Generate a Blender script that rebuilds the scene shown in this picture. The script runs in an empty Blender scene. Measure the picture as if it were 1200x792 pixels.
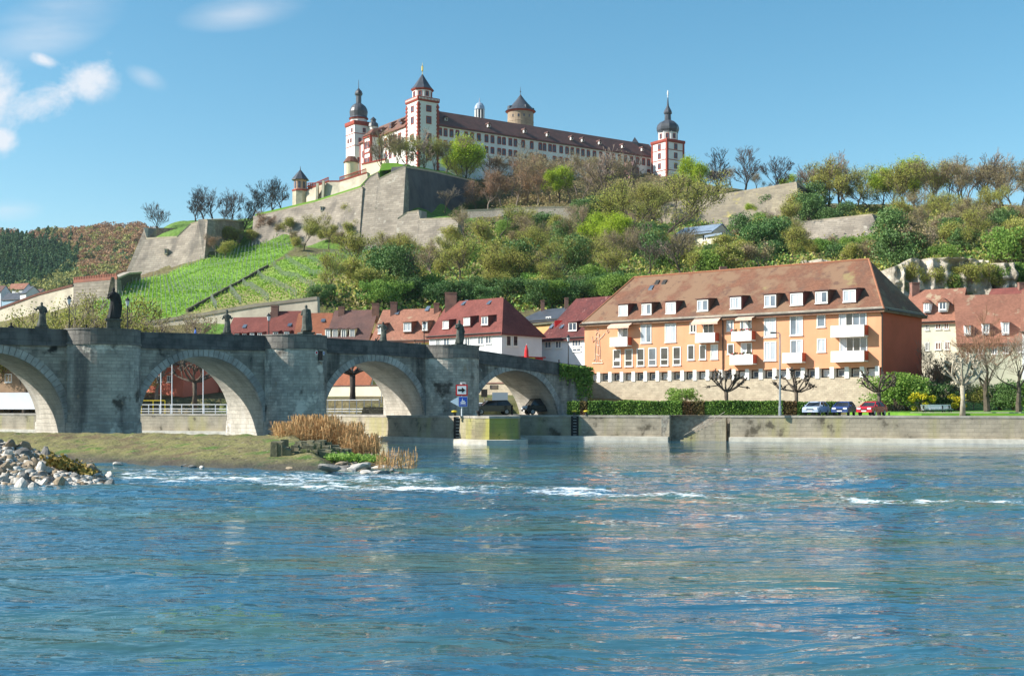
import bpy, math, random
import numpy as np
from mathutils import Vector, Matrix
R = math.radians
scene = bpy.context.scene
COL = scene.collection
# ------------------------------------------------------------------ camera, world, sun, exposure
F = 1450.0; CX = 600.0; HY = 479.0; CH = 3.45       # focal length and horizon in units of the photograph, eye height
cam_d = bpy.data.cameras.new('camera'); cam = bpy.data.objects.new('camera', cam_d); COL.objects.link(cam)
cam.location = (0, 0, CH); cam.rotation_euler = (R(90), 0, 0)
cam_d.sensor_width = 36; cam_d.lens = 36*F/1200.0; cam_d.shift_y = (HY-396)/1200.0
cam_d.clip_start = 0.5; cam_d.clip_end = 20000
scene.camera = cam
SUN_AZ = (-0.991, -0.13); SUN_EL = R(33)
world = bpy.data.worlds.new('World'); scene.world = world; world.use_nodes = True
nt = world.node_tree; nt.nodes.clear()
def wn(t, **k):
    n = nt.nodes.new(t)
    for a, b in k.items(): setattr(n, a, b)
    return n
sky = wn('ShaderNodeTexSky', sky_type='NISHITA', sun_disc=False, sun_elevation=SUN_EL,
         sun_rotation=math.atan2(SUN_AZ[0], SUN_AZ[1]) % (2*math.pi), air_density=1.0, dust_density=0.4, ozone_density=1.6)
def wmath(op, a, b=None, c=None, clamp=False):
    n = wn('ShaderNodeMath', operation=op, use_clamp=clamp)
    for i, v in enumerate((a, b, c)):
        if v is None: continue
        if isinstance(v, (int, float)): n.inputs[i].default_value = v
        else: nt.links.new(v, n.inputs[i])
    return n.outputs[0]
tc = wn('ShaderNodeTexCoord'); sp = wn('ShaderNodeSeparateXYZ'); nt.links.new(tc.outputs['Generated'], sp.inputs[0])
yy = wmath('MAXIMUM', sp.outputs[1], 0.02)
A_ = wmath('DIVIDE', sp.outputs[0], yy); B_ = wmath('DIVIDE', sp.outputs[2], yy)
cmb = wn('ShaderNodeCombineXYZ'); nt.links.new(A_, cmb.inputs[0]); nt.links.new(B_, cmb.inputs[1])
noi = wn('ShaderNodeTexNoise'); noi.inputs['Scale'].default_value = 20; noi.inputs['Detail'].default_value = 9; noi.inputs['Roughness'].default_value = .66
noi.inputs['Distortion'].default_value = .3
nt.links.new(cmb.outputs[0], noi.inputs['Vector'])
mp = wn('ShaderNodeMapping'); mp.inputs['Scale'].default_value = (5, 22, 1); mp.inputs['Rotation'].default_value = (0, 0, R(-12))
nt.links.new(cmb.outputs[0], mp.inputs['Vector'])
noi2 = wn('ShaderNodeTexNoise'); noi2.inputs['Scale'].default_value = 2.0; noi2.inputs['Detail'].default_value = 6
nt.links.new(mp.outputs[0], noi2.inputs['Vector'])
def blob(px, py, rx, ry, rot=0.0):
    a0, b0 = (px-CX)/F, (HY-py)/F
    c, s = math.cos(R(rot)), math.sin(R(rot))
    da = wmath('SUBTRACT', A_, a0); db = wmath('SUBTRACT', B_, b0)
    u = wmath('DIVIDE', wmath('ADD', wmath('MULTIPLY', da, c), wmath('MULTIPLY', db, s)), rx/F)
    v = wmath('DIVIDE', wmath('SUBTRACT', wmath('MULTIPLY', db, c), wmath('MULTIPLY', da, s)), ry/F)
    d = wmath('SQRT', wmath('ADD', wmath('MULTIPLY', u, u), wmath('MULTIPLY', v, v)))
    return wmath('SUBTRACT', 1.0, d)
def union(l):
    o = l[0]
    for x in l[1:]: o = wmath('MAXIMUM', o, x)
    return o
dense = union([blob(104, 92, 48, 32, 36), blob(46, 120, 72, 28, 18), blob(-14, 112, 56, 46), blob(50, 70, 22, 10, -20), blob(0, 165, 26, 20)])
dens = wmath('ADD', wmath('MULTIPLY', dense, 1.0), wmath('MULTIPLY', wmath('SUBTRACT', noi.outputs[0], .5), 3.6))
dens = wmath('MULTIPLY', wmath('SUBTRACT', dens, -0.02), 1.05, clamp=True)
dens = wmath('MULTIPLY', dens, wmath('MULTIPLY', wmath('ADD', dense, .35), 1.3, clamp=True))
wisp = union([blob(285, 14, 75, 22, 8), blob(60, 30, 90, 40, 22), blob(172, 92, 26, 12, -25), blob(10, 246, 40, 14)])
wsp = wmath('MULTIPLY', wmath('MULTIPLY', wmath('ADD', wisp, .1), 1.0, clamp=True), wmath('MULTIPLY', wmath('SUBTRACT', noi2.outputs[0], .25), 1.7, clamp=True))
cl = wmath('MAXIMUM', wmath('MULTIPLY', dens, .84), wmath('MULTIPLY', wsp, .75))
cl = wmath('MULTIPLY', cl, wmath('GREATER_THAN', sp.outputs[1], 0.05))
hs = wn('ShaderNodeHueSaturation'); hs.inputs['Hue'].default_value = 0.481; hs.inputs['Saturation'].default_value = 1.28; hs.inputs['Value'].default_value = 1.12
nt.links.new(sky.outputs[0], hs.inputs['Color'])
bg1 = wn('ShaderNodeBackground'); bg1.inputs[1].default_value = 0.092; nt.links.new(hs.outputs[0], bg1.inputs[0])
bg2 = wn('ShaderNodeBackground'); bg2.inputs[0].default_value = (.93, .95, 1, 1); bg2.inputs[1].default_value = 0.60
mx = wn('ShaderNodeMixShader'); nt.links.new(cl, mx.inputs[0]); nt.links.new(bg1.outputs[0], mx.inputs[1]); nt.links.new(bg2.outputs[0], mx.inputs[2])
wo = wn('ShaderNodeOutputWorld'); nt.links.new(mx.outputs[0], wo.inputs[0])
sd = bpy.data.lights.new('sun', 'SUN'); sun = bpy.data.objects.new('sun', sd); COL.objects.link(sun)
sd.energy = 5.0; sd.angle = R(0.5); sd.color = (1, .955, .87)
S = Vector((SUN_AZ[0]*math.cos(SUN_EL), SUN_AZ[1]*math.cos(SUN_EL), math.sin(SUN_EL)))
sun.rotation_euler = S.to_track_quat('Z', 'Y').to_euler(); sun.location = (-50, -30, 80)
vs = scene.view_settings; vs.view_transform = 'Standard'; vs.look = 'None'; vs.gamma = 1; vs.use_curve_mapping = False; vs.exposure = 0.72
scene.cycles.max_bounces = 6; scene.cycles.transparent_max_bounces = 8
# ------------------------------------------------------------------ helpers
def at(px, py, Y): return Vector(((px-CX)*Y/F, Y, CH+(HY-py)*Y/F))
def pl(px, Y): return Vector(((px-CX)*Y/F, Y))
def proj(p): return CX+p[0]*F/p[1], HY-(p[2]-CH)*F/p[1]
def noise1(x, y, seed=0):
    """cheap smooth value noise, vectorised"""
    x = np.asarray(x, float); y = np.asarray(y, float)
    xi = np.floor(x).astype(np.int64); yi = np.floor(y).astype(np.int64); fx = x-xi; fy = y-yi
    fx = fx*fx*(3-2*fx); fy = fy*fy*(3-2*fy)
    def h(a, b):
        n = (a*374761393+b*668265263+seed*1442695041) & 0xffffffff
        n = ((n ^ (n >> 13))*1274126177) & 0xffffffff
        return ((n ^ (n >> 16)) & 0xffff)/65535.0
    return (h(xi, yi)*(1-fx)+h(xi+1, yi)*fx)*(1-fy)+(h(xi, yi+1)*(1-fx)+h(xi+1, yi+1)*fx)*fy-.5
def fbm(x, y, oct=4, seed=0):
    o = 0; a = 1.0
    for i in range(oct):
        o = o+a*noise1(np.asarray(x)*2**i, np.asarray(y)*2**i, seed+i*7); a *= .5
    return o
# materials ----------------------------------------------------------
MATS = {}
def srgb(r, g, b):
    return tuple(((c/255)/12.92 if c/255 <= .04045 else ((c/255+.055)/1.055)**2.4) for c in (r, g, b))+(1,)
def lin(c): return tuple(c)+(1,) if len(c) == 3 else tuple(c)
def mat(name, c1, c2=None, scale=1.0, detail=6, rough=.85, bump=.0, bscale=None, brick=None, streak=None, metallic=0,
        rand=0, uv=False, spots=None, spec=.3, vary=None, emit=None, transl=None, stretch=None, attr=None):
    """noise-mixed colour; brick=(w,h,mortar colour,mix); streak=(colour,amount): vertical run marks; spots=(colour,scale,threshold)"""
    if name in MATS: return MATS[name]
    m = bpy.data.materials.new(name); MATS[name] = m; m.use_nodes = True
    t = m.node_tree; N = t.nodes; L = t.links; p = N['Principled BSDF']
    c1 = lin(c1); c2 = lin(c2) if c2 else c1
    tcn = N.new('ShaderNodeTexCoord'); geo = N.new('ShaderNodeNewGeometry')
    vec = geo.outputs['Position']
    def noise(sc, det=6, v=vec, st=None, ro=.6):
        if st:
            mpn = N.new('ShaderNodeMapping'); mpn.inputs['Scale'].default_value = st; L.new(v, mpn.inputs['Vector']); v = mpn.outputs[0]
        n = N.new('ShaderNodeTexNoise'); n.inputs['Scale'].default_value = sc; n.inputs['Detail'].default_value = det; n.inputs['Roughness'].default_value = ro
        L.new(v, n.inputs['Vector']); return n.outputs[0]
    def ramp(v, lo, hi):
        n = N.new('ShaderNodeMapRange'); n.interpolation_type = 'SMOOTHSTEP'; n.inputs[1].default_value = lo; n.inputs[2].default_value = hi; L.new(v, n.inputs[0]); return n.outputs[0]
    def mix(a, b, f, mode='MIX'):
        n = N.new('ShaderNodeMix'); n.data_type = 'RGBA'; n.blend_type = mode
        for i, v in ((6, a), (7, b)):
            if isinstance(v, tuple): n.inputs[i].default_value = v
            else: L.new(v, n.inputs[i])
        if isinstance(f, float): n.inputs[0].default_value = f
        else: L.new(f, n.inputs[0])
        return n.outputs[2]
    col = mix(c1, c2, ramp(noise(scale, detail, st=stretch), .33, .67))
    if attr:
        an = N.new('ShaderNodeAttribute'); an.attribute_name = attr
        col = mix(an.outputs['Color'], col, .25) if attr == 'zone' else an.outputs['Color']
        if attr == 'zone':
            nn = noise(.9, 8); mr = N.new('ShaderNodeMapRange'); mr.inputs[1].default_value = .3; mr.inputs[2].default_value = .7; mr.inputs[3].default_value = .6; mr.inputs[4].default_value = 1.4; L.new(nn, mr.inputs[0])
            vm = N.new('ShaderNodeVectorMath'); vm.operation = 'SCALE'; L.new(col, vm.inputs[0]); L.new(mr.outputs[0], vm.inputs['Scale']); col = vm.outputs[0]
    bh = None
    if brick:
        bw, bhh, mc, amt = brick[:4]
        uvn = N.new('ShaderNodeUVMap')
        b = N.new('ShaderNodeTexBrick'); b.inputs['Scale'].default_value = 1; b.inputs['Brick Width'].default_value = bw; b.inputs['Row Height'].default_value = bhh
        b.inputs['Mortar Size'].default_value = min(bw, bhh)*.07; b.inputs['Mortar Smooth'].default_value = .3
        b.inputs['Color1'].default_value = (1, 1, 1, 1); k = brick[4] if len(brick) > 4 else .62; b.inputs['Color2'].default_value = (k, k, k, 1); b.inputs['Mortar'].default_value = (1, 1, 1, 1)
        dv = N.new('ShaderNodeVectorMath'); dv.operation = 'MULTIPLY_ADD'
        nz = N.new('ShaderNodeTexNoise'); nz.inputs['Scale'].default_value = .7/bhh*.3; L.new(uvn.outputs[0], nz.inputs['Vector'])
        L.new(nz.outputs['Color'], dv.inputs[0]); dv.inputs[1].default_value = (bhh*.5,)*3; L.new(uvn.outputs[0], dv.inputs[2])
        L.new(dv.outputs[0], b.inputs['Vector'])
        col = mix(col, b.outputs['Color'], 1.0, 'MULTIPLY')
        mfac = N.new('ShaderNodeMath'); mfac.operation = 'MULTIPLY'; L.new(b.outputs['Fac'], mfac.inputs[0]); mfac.inputs[1].default_value = amt
        col = mix(col, lin(mc), mfac.outputs[0]); bh = b.outputs['Fac']
    if streak:
        s = ramp(noise(streak[2] if len(streak) > 2 else .5, 7, st=(1, 1, .12)), .48, .68)
        sm = N.new('ShaderNodeMath'); sm.operation = 'MULTIPLY'; L.new(s, sm.inputs[0]); sm.inputs[1].default_value = streak[1]
        col = mix(col, lin(streak[0]), sm.outputs[0])
    if spots:
        for sc_, scl, th in (spots if isinstance(spots, list) else [spots]):
            s = ramp(noise(scl, 8), th, th+.1)
            col = mix(col, lin(sc_), s)
    if rand:
        oi = N.new('ShaderNodeObjectInfo'); hsn = N.new('ShaderNodeHueSaturation'); L.new(col, hsn.inputs['Color'])
        for inp, k, base in (('Hue', rand*.05, .5), ('Value', rand*.6, 1.0)):
            mr = N.new('ShaderNodeMapRange'); mr.inputs[3].default_value = base-k; mr.inputs[4].default_value = base+k
            src = oi.outputs['Random']
            if inp == 'Value':
                w = N.new('ShaderNodeTexWhiteNoise'); w.noise_dimensions = '1D'; L.new(src, w.inputs['W']); src = w.outputs['Value']
            L.new(src, mr.inputs[0]); L.new(mr.outputs[0], hsn.inputs[inp])
        col = hsn.outputs[0]
    if vary:      # per-leaf colour spread from the mesh itself
        an = N.new('ShaderNodeAttribute'); an.attribute_name = 'tone'
        col = mix(col, lin(vary), an.outputs['Fac'])
    L.new(col, p.inputs['Base Color'])
    p.inputs['Roughness'].default_value = rough; p.inputs['Metallic'].default_value = metallic; p.inputs['Specular IOR Level'].default_value = spec
    if bump:
        bn = N.new('ShaderNodeBump'); bn.inputs['Strength'].default_value = 1; bn.inputs['Distance'].default_value = bump
        L.new(noise(bscale or scale*4, 8), bn.inputs['Height']); nrm = bn.outputs[0]
        if bh is not None:
            b2 = N.new('ShaderNodeBump'); b2.invert = True; b2.inputs['Distance'].default_value = bump*.6; L.new(bh, b2.inputs['Height']); L.new(nrm, b2.inputs['Normal']); nrm = b2.outputs[0]
        L.new(nrm, p.inputs['Normal'])
    if transl:
        tr = N.new('ShaderNodeBsdfTranslucent'); L.new(col, tr.inputs[0]); ms = N.new('ShaderNodeMixShader'); ms.inputs[0].default_value = transl
        L.new(p.outputs[0], ms.inputs[1]); L.new(tr.outputs[0], ms.inputs[2]); L.new(ms.outputs[0], N['Material Output'].inputs[0])
    return m
# meshes -------------------------------------------------------------
def auto_uv(me):
    uvl = me.uv_layers.new(name='UVMap')
    n = len(me.loops)
    if n == 0: return
    nf = len(me.polygons)
    nor = np.empty(nf*3); me.polygons.foreach_get('normal', nor); nor = nor.reshape(-1, 3)
    tot = np.empty(nf, np.int32); me.polygons.foreach_get('loop_total', tot)
    li = np.empty(n, np.int32); me.loops.foreach_get('vertex_index', li)
    co = np.empty(len(me.vertices)*3); me.vertices.foreach_get('co', co); co = co.reshape(-1, 3)
    fn = np.repeat(nor, tot, axis=0)
    flat = np.abs(fn[:, 2]) > .93
    T = np.stack([-fn[:, 1], fn[:, 0], np.zeros(n)], 1); ln = np.linalg.norm(T, axis=1); ln[ln == 0] = 1; T /= ln[:, None]
    T[flat] = (1, 0, 0); Bv = np.cross(fn, T); Bv[flat] = (0, 1, 0)
    P = co[li]
    uv = np.stack([(P*T).sum(1), (P*Bv).sum(1)], 1)
    uvl.data.foreach_set('uv', uv.astype(np.float32).ravel())
class MB:
    def __init__(s): s.v = []; s.f = []; s.m = []
    def add(s, vs, fs, mi=0):
        o = len(s.v); s.v += [tuple(p) for p in vs]
        for f in fs: s.f.append([i+o for i in f]); s.m.append(mi)
        return s
    def hexa(s, b, t, mi=0):
        """bottom ring b and top ring t (same count), closed"""
        n = len(b)
        s.add(list(b)+list(t), [list(range(n))[::-1], list(range(n, 2*n))]+[[i, (i+1) % n, n+(i+1) % n, n+i] for i in range(n)], mi); return s
    def obox(s, o, u, w, h, mi=0):
        """box from corner o along vectors u, w, h"""
        o = Vector(o); u = Vector(u); w = Vector(w); h = Vector(h)
        s.hexa([o, o+u, o+u+w, o+w], [o+h, o+u+h, o+u+w+h, o+w+h], mi); return s
    def box(s, x0, x1, y0, y1, z0, z1, mi=0): return s.obox((x0, y0, z0), (x1-x0, 0, 0), (0, y1-y0, 0), (0, 0, z1-z0), mi)
    def rings(s, rings, mi=0, cap=True, close=True):
        n = len(rings[0]); vs = [p for r in rings for p in r]; fs = []
        for k in range(len(rings)-1):
            for i in range(n if close else n-1):
                j = (i+1) % n; fs.append([k*n+i, k*n+j, (k+1)*n+j, (k+1)*n+i])
        if cap: fs.append(list(range(n))[::-1]); fs.append([(len(rings)-1)*n+i for i in range(n)])
        s.add(vs, fs, mi); return s
    def lathe(s, c, prof, n=16, mi=0, phase=0.0, sq=(1, 1)):
        c = Vector(c)
        s.rings([[c+Vector((r*sq[0]*math.cos(2*math.pi*i/n+phase), r*sq[1]*math.sin(2*math.pi*i/n+phase), z)) for i in range(n)] for r, z in prof], mi); return s
    def tube(s, pts, rad, n=6, mi=0):
        pts = [Vector(p) for p in pts]
        if not isinstance(rad, (list, tuple)): rad = [rad]*len(pts)
        rs = []
        for i, p in enumerate(pts):
            d = (pts[min(i+1, len(pts)-1)]-pts[max(i-1, 0)]).normalized()
            a = d.orthogonal().normalized() if i == 0 else (a-d*a.dot(d)).normalized()
            b = d.cross(a)
            rs.append([p+(a*math.cos(2*math.pi*k/n)+b*math.sin(2*math.pi*k/n))*rad[i] for k in range(n)])
        s.rings(rs, mi); return s
    def sphere(s, c, r, n=10, k=6, mi=0, sc=(1, 1, 1)):
        c = Vector(c)
        s.rings([[c+Vector((r*sc[0]*math.sin(math.pi*(j+.01)/(k+.02))*math.cos(2*math.pi*i/n), r*sc[1]*math.sin(math.pi*(j+.01)/(k+.02))*math.sin(2*math.pi*i/n), -r*sc[2]*math.cos(math.pi*(j+.01)/(k+.02)))) for i in range(n)] for j in range(k+1)], mi); return s
    def build(s, name, mats, parent=None, smooth=False, uv=True):
        return link_mesh(name, s.v, s.f, mats, parent, smooth, uv, s.m)
def wloc(o):
    l = Vector((0, 0, 0))
    while o: l += o.location; o = o.parent
    return l
def link_mesh(name, verts, faces, mats, parent=None, smooth=False, uv=True, mi=None, local=False):
    me = bpy.data.meshes.new(name)
    off = wloc(parent) if (parent and not local) else Vector((0, 0, 0))
    if isinstance(verts, np.ndarray):
        V = verts-np.array(off); me.vertices.add(len(V)); me.vertices.foreach_set('co', V.astype(np.float32).ravel())
        Fq = np.asarray(faces, np.int32); k = Fq.shape[1]
        me.loops.add(Fq.size); me.loops.foreach_set('vertex_index', Fq.ravel())
        me.polygons.add(len(Fq)); me.polygons.foreach_set('loop_start', np.arange(len(Fq), dtype=np.int32)*k); me.polygons.foreach_set('loop_total', np.full(len(Fq), k, np.int32))
        me.update(calc_edges=True)
    else:
        me.from_pydata([(v[0]-off.x, v[1]-off.y, v[2]-off.z) for v in verts], [], faces); me.update()
    if uv:
        auto_uv(me)
    if not isinstance(mats, (list, tuple)): mats = [mats]
    for m in mats: me.materials.append(m)
    if mi is not None and len(mats) > 1: me.polygons.foreach_set('material_index', mi)
    if smooth: me.polygons.foreach_set('use_smooth', [True]*len(me.polygons))
    o = bpy.data.objects.new(name, me); COL.objects.link(o)
    if parent: o.parent = parent
    return o
def tag(o, label=None, cat=None, group=None, kind=None):
    if label: o['label'] = label
    if cat: o['category'] = cat
    if group: o['group'] = group
    if kind: o['kind'] = kind
    return o
def thing(name, label, cat, loc=(0, 0, 0), group=None):
    o = bpy.data.objects.new(name, None); COL.objects.link(o); o.location = loc; o.empty_display_size = .5
    return tag(o, label, cat, group)
def dup(root, loc=None, rz=None, sc=None, label=None, group=None):
    def cp(o, par):
        c = o.copy(); COL.objects.link(c); c.parent = par
        for ch in list(o.children):
            if ch.parent == o: cp(ch, c)
        return c
    r = cp(root, None)
    if loc is not None: r.location = loc
    if rz is not None: r.rotation_euler = (0, 0, rz)
    if sc is not None: r.scale = (sc, sc, sc) if isinstance(sc, (int, float)) else sc
    if label: r['label'] = label
    if group: r['group'] = group
    return r
class Fac:
    """a facade plane through plan points a (left) and b (right), seen from the camera side"""
    def __init__(s, a, b):
        s.a = Vector(a[:2]); s.b = Vector(b[:2]); s.L = (s.b-s.a).length; s.u = (s.b-s.a)/s.L
        s.n = Vector((s.u.y, -s.u.x))             # outward
    def P(s, u, z, o=0.0):
        q = s.a+s.u*u+s.n*o; return Vector((q.x, q.y, z))
    def hit(s, px, py, o=0.0):
        d = Vector(((px-CX)/F, 1.0)); a = s.a+s.n*o
        t = a.dot(s.n)/d.dot(s.n); q = d*t
        return (q-a).dot(s.u), CH+(HY-py)*t/F
    def box(s, mb, u0, u1, z0, z1, o0, o1, mi=0):
        mb.hexa([s.P(u0, z0, o1), s.P(u1, z0, o1), s.P(u1, z0, o0), s.P(u0, z0, o0)], [s.P(u0, z1, o1), s.P(u1, z1, o1), s.P(u1, z1, o0), s.P(u0, z1, o0)], mi)
    def rect(s, x0, y0, x1, y1, o=0.0):
        u0, za = s.hit(x0, (y0+y1)/2, o); u1, zb = s.hit(x1, (y0+y1)/2, o)
        zt = s.hit((x0+x1)/2, y0, o)[1]; zl = s.hit((x0+x1)/2, y1, o)[1]
        return u0, u1, zl, zt
# ------------------------------------------------------------------ materials
m_bridge = mat('bridge_stone', (.50, .45, .38), (.28, .255, .22), .8, 8, .9, .05, 3, brick=(.72, .3, (.14, .135, .13), .5, .7), streak=((.03, .03, .032), .75, .45), spots=[((.5, .47, .42), .7, .62), ((.035, .035, .035), .45, .60)])
m_pier = mat('pier_stone', (.62, .56, .47), (.40, .37, .32), .8, 8, .9, .05, 3, brick=(.72, .3, (.2, .19, .18), .5, .74), streak=((.05, .05, .055), .7, .4), spots=[((.72, .66, .56), .5, .56), ((.10, .085, .07), .35, .58), ((.34, .27, .19), .8, .62)])
m_bridge_dark = mat('bridge_parapet_stone', (.16, .155, .15), (.08, .08, .08), .9, 8, .9, .03, 4, streak=((.22, .21, .2), .5, .7), brick=(1.3, .6, (.05, .05, .05), .5, .75))
m_vous = mat('arch_ring_stone', (.50, .47, .43), (.30, .28, .26), .9, 8, .9, .03, 3, streak=((.05, .05, .05), .5, .6))
m_flank = mat('arch_flank_stone', (.58, .53, .45), (.42, .38, .32), .7, 8, .9, .03, 3, brick=(.8, .4, (.2, .18, .15), .5, .85), streak=((.6, .57, .52), .5, .5))
m_quay = mat('quay_stone', (.42, .36, .27), (.26, .225, .17), .5, 9, .9, .03, 3, brick=(1.1, .42, (.2, .18, .14), .3, .92), streak=((.34, .31, .12), .7, .3), spots=[((.10, .085, .06), .5, .57), ((.42, .38, .3), .8, .65)])
m_moss = mat('mossy_quay_stone', (.34, .31, .16), (.22, .19, .12), .4, 9, .9, .03, 3, brick=(1.1, .42, (.13, .12, .08), .4, .85), streak=((.4, .38, .05), .6, .35), spots=((.08, .12, .03), 1.4, .64))
m_ledge = mat('quay_ledge_concrete', (.62, .57, .48), (.45, .41, .34), 1, 6, .85, .01, 5)
m_cope = mat('coping_stone', (.42, .38, .32), (.28, .25, .2), 1, 7, .9, .01, 5)
m_tread = mat('promenade_paving', (.33, .31, .28), (.24, .22, .20), .6, 8, .9)
m_grass = mat('lawn_grass', (.09, .24, .02), (.15, .30, .03), .8, 8, .95, .03, 8)
m_ground = mat('hill_ground', (.10, .10, .03), (.16, .12, .06), .12, 9, .95, .5, 1, attr='zone')
m_bed = mat('embankment_ground', (.26, .23, .10), (.15, .145, .06), .6, 9, .95, .12, 3, spots=[((.09, .17, .03), .9, .61), ((.38, .33, .22), 1.5, .61), ((.05, .045, .035), 2.2, .63)])
m_rubble = mat('rubble_masonry', (.40, .36, .29), (.24, .2, .16), 2.5, 8, .95, .06, 6)
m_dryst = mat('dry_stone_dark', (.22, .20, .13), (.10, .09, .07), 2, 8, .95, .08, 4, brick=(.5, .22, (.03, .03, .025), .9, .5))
m_fort = mat('rampart_stone', (.42, .36, .29), (.30, .255, .205), .18, 9, .95, .08, 1.2, brick=(2.2, .8, (.17, .15, .125), .6, .72), streak=((.13, .115, .10), .75, .16), spots=((.47, .43, .36), .3, .62))
m_fortw = mat('pale_rampart_stone', (.62, .55, .42), (.45, .39, .30), .3, 9, .95, .05, 1.2, streak=((.3, .26, .2), .5, .2))
m_forty = mat('yellow_lichen_rampart', (.38, .32, .22), (.27, .23, .175), .2, 9, .95, .05, 1.2, brick=(2.2, .8, (.17, .15, .12), .5, .75), streak=((.15, .13, .11), .7, .16), spots=[((.44, .37, .13), .10, .53)])
m_coping = mat('rampart_coping', (.55, .47, .36), (.42, .35, .27), .6, 6, .9)
m_turf = mat('rampart_turf', (.12, .26, .03), (.17, .30, .04), .3, 7, .95, .05, 3)
m_white = mat('castle_plaster', (.80, .77, .74), (.70, .67, .64), .15, 8, .85, streak=((.55, .5, .46), .4, .15))
m_cream = mat('cream_plaster', (.74, .64, .47), (.62, .53, .38), .2, 7, .85, streak=((.42, .36, .27), .5, .2))
m_red = mat('red_sandstone', (.36, .07, .045), (.26, .055, .04), .8, 6, .8)
m_slate = mat('slate_roof', (.075, .08, .095), (.05, .055, .065), .5, 7, .45, spec=.5)
m_darktile = mat('dark_tile_roof', (.19, .095, .08), (.13, .075, .065), .3, 8, .8, brick=(.5, .4, (.03, .02, .02), .4, .75))
m_broof = mat('castle_brown_roof', (.24, .13, .095), (.16, .09, .07), .3, 8, .85, brick=(.6, .4, (.08, .05, .04), .4, .75))
m_cwin = mat('castle_window_glass', (.10, .11, .15), (.06, .07, .10), 1, 3, .3)
m_keep = mat('keep_stone', (.42, .32, .22), (.32, .24, .17), .4, 8, .9, brick=(1.2, .5, (.25, .2, .15), .4, .8))
m_gold = mat('gilded_metal', (.85, .6, .2), None, rough=.35, metallic=.9)
m_orange = mat('orange_render', (.73, .35, .195), (.66, .305, .165), .25, 8, .9, .004, 6, streak=((.5, .22, .11), .25, .5))
m_dkorange = mat('shaded_orange_render', (.56, .105, .055), (.48, .09, .045), .3, 6, .9)  # orange render with the shade of right-facing sides put into its colour
m_wtrim = mat('white_trim', (.82, .80, .76), (.75, .73, .68), 1, 4, .6)
m_gutter = mat('gutter_metal', (.05, .045, .04), None, rough=.5)
m_basestone = mat('pale_base_masonry', (.58, .49, .36), (.46, .38, .28), 1.2, 8, .92, .02, 5, brick=(.55, .24, (.36, .3, .22), .6, .8))
m_roofa = mat('weathered_red_tiles', (.25, .115, .07), (.19, .10, .068), .5, 9, .9, .02, 6, brick=(.28, .2, (.07, .03, .02), .45, .72), spots=[((.24, .145, .09), .25, .46), ((.15, .085, .06), .8, .56), ((.27, .21, .10), .3, .62)])
m_roofb = mat('red_tiles', (.25, .08, .065), (.19, .06, .05), .4, 8, .9, .02, 6, brick=(.28, .25, (.08, .02, .015), .45, .78), spots=((.14, .05, .04), .5, .62))
m_roofc = mat('orange_tiles', (.38, .14, .075), (.29, .105, .06), .4, 8, .9, .02, 6, brick=(.28, .25, (.15, .05, .02), .4, .8))
m_roofd = mat('brown_tiles', (.19, .10, .085), (.13, .075, .07), .4, 8, .9, .02, 6, brick=(.28, .25, (.05, .03, .02), .4, .8))
m_roofe = mat('dull_orange_tiles', (.40, .18, .12), (.31, .14, .095), .4, 8, .9, .02, 6, brick=(.28, .25, (.1, .05, .03), .45, .75), spots=((.4, .3, .2), .5, .6))
m_darkroof = mat('maroon_tiles', (.19, .055, .05), (.12, .04, .04), .5, 8, .9, .02, 6, brick=(.28, .3, (.05, .02, .02), .5, .7), spots=((.3, .15, .13), 1.5, .6))
m_wallw = mat('white_house_plaster', (.74, .75, .77), (.66, .67, .69), .3, 6, .85)
m_wally = mat('yellow_house_plaster', (.74, .60, .22), (.68, .55, .2), .3, 6, .85)
m_wallc = mat('cream_house_plaster', (.72, .66, .52), (.65, .58, .45), .3, 6, .85)
m_wallg = mat('green_grey_plaster', (.50, .50, .38), (.44, .44, .33), .3, 6, .85)
m_wallr = mat('salmon_red_plaster', (.60, .18, .12), (.52, .15, .1), .3, 6, .85)
m_wallo = mat('ochre_orange_plaster', (.68, .40, .17), (.62, .35, .15), .3, 6, .85)
m_chim = mat('chimney_brick', (.3, .16, .12), (.2, .11, .09), 1, 6, .9)
def glass_mat():
    m = mat('window_glass', (.16, .20, .25), (.07, .09, .12), .35, 3, .06, spec=.8)
    return m
m_glass = glass_mat()
m_curtain = mat('curtained_glass', (.60, .63, .66), (.35, .39, .44), 1.6, 3, .15, spec=.6, stretch=(1, 1, .1))
m_darkglass = mat('dark_glass', (.02, .022, .025), (.05, .05, .055), .8, 3, .08, spec=.7)
m_awning = mat('awning_fabric', (.70, .50, .38), (.62, .42, .32), 2, 4, .8)
m_iron = mat('black_iron', (.02, .02, .022), None, rough=.5)
m_steel = mat('galvanised_steel', (.42, .43, .44), (.34, .35, .36), 2, 4, .45, metallic=.6)
m_wpaint = mat('white_paint', (.8, .8, .8), None, rough=.5)
m_ypaint = mat('yellow_paint', (.75, .55, .03), None, rough=.5)
m_rpaint = mat('red_paint', (.6, .02, .02), None, rough=.5)
m_bpaint = mat('blue_paint', (.02, .08, .42), None, rough=.5)
m_blk = mat('black_paint', (.012, .012, .012), None, rough=.5)
m_patina = mat('weathered_statue_stone', (.11, .12, .10), (.05, .055, .05), 2, 8, .85, .02, 8, spots=((.2, .2, .17), 2.5, .62))
m_groyne = mat('mossy_rough_stone', (.22, .20, .12), (.13, .12, .08), 1.5, 8, .95, .06, 5, spots=((.10, .13, .04), .9, .55))
m_bark = mat('bark', (.12, .095, .07), (.07, .055, .042), 2, 6, .9, .02, 10)
m_barkp = mat('pale_bark', (.46, .41, .31), (.26, .22, .16), 1.6, 6, .9, .02, 10)
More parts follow.
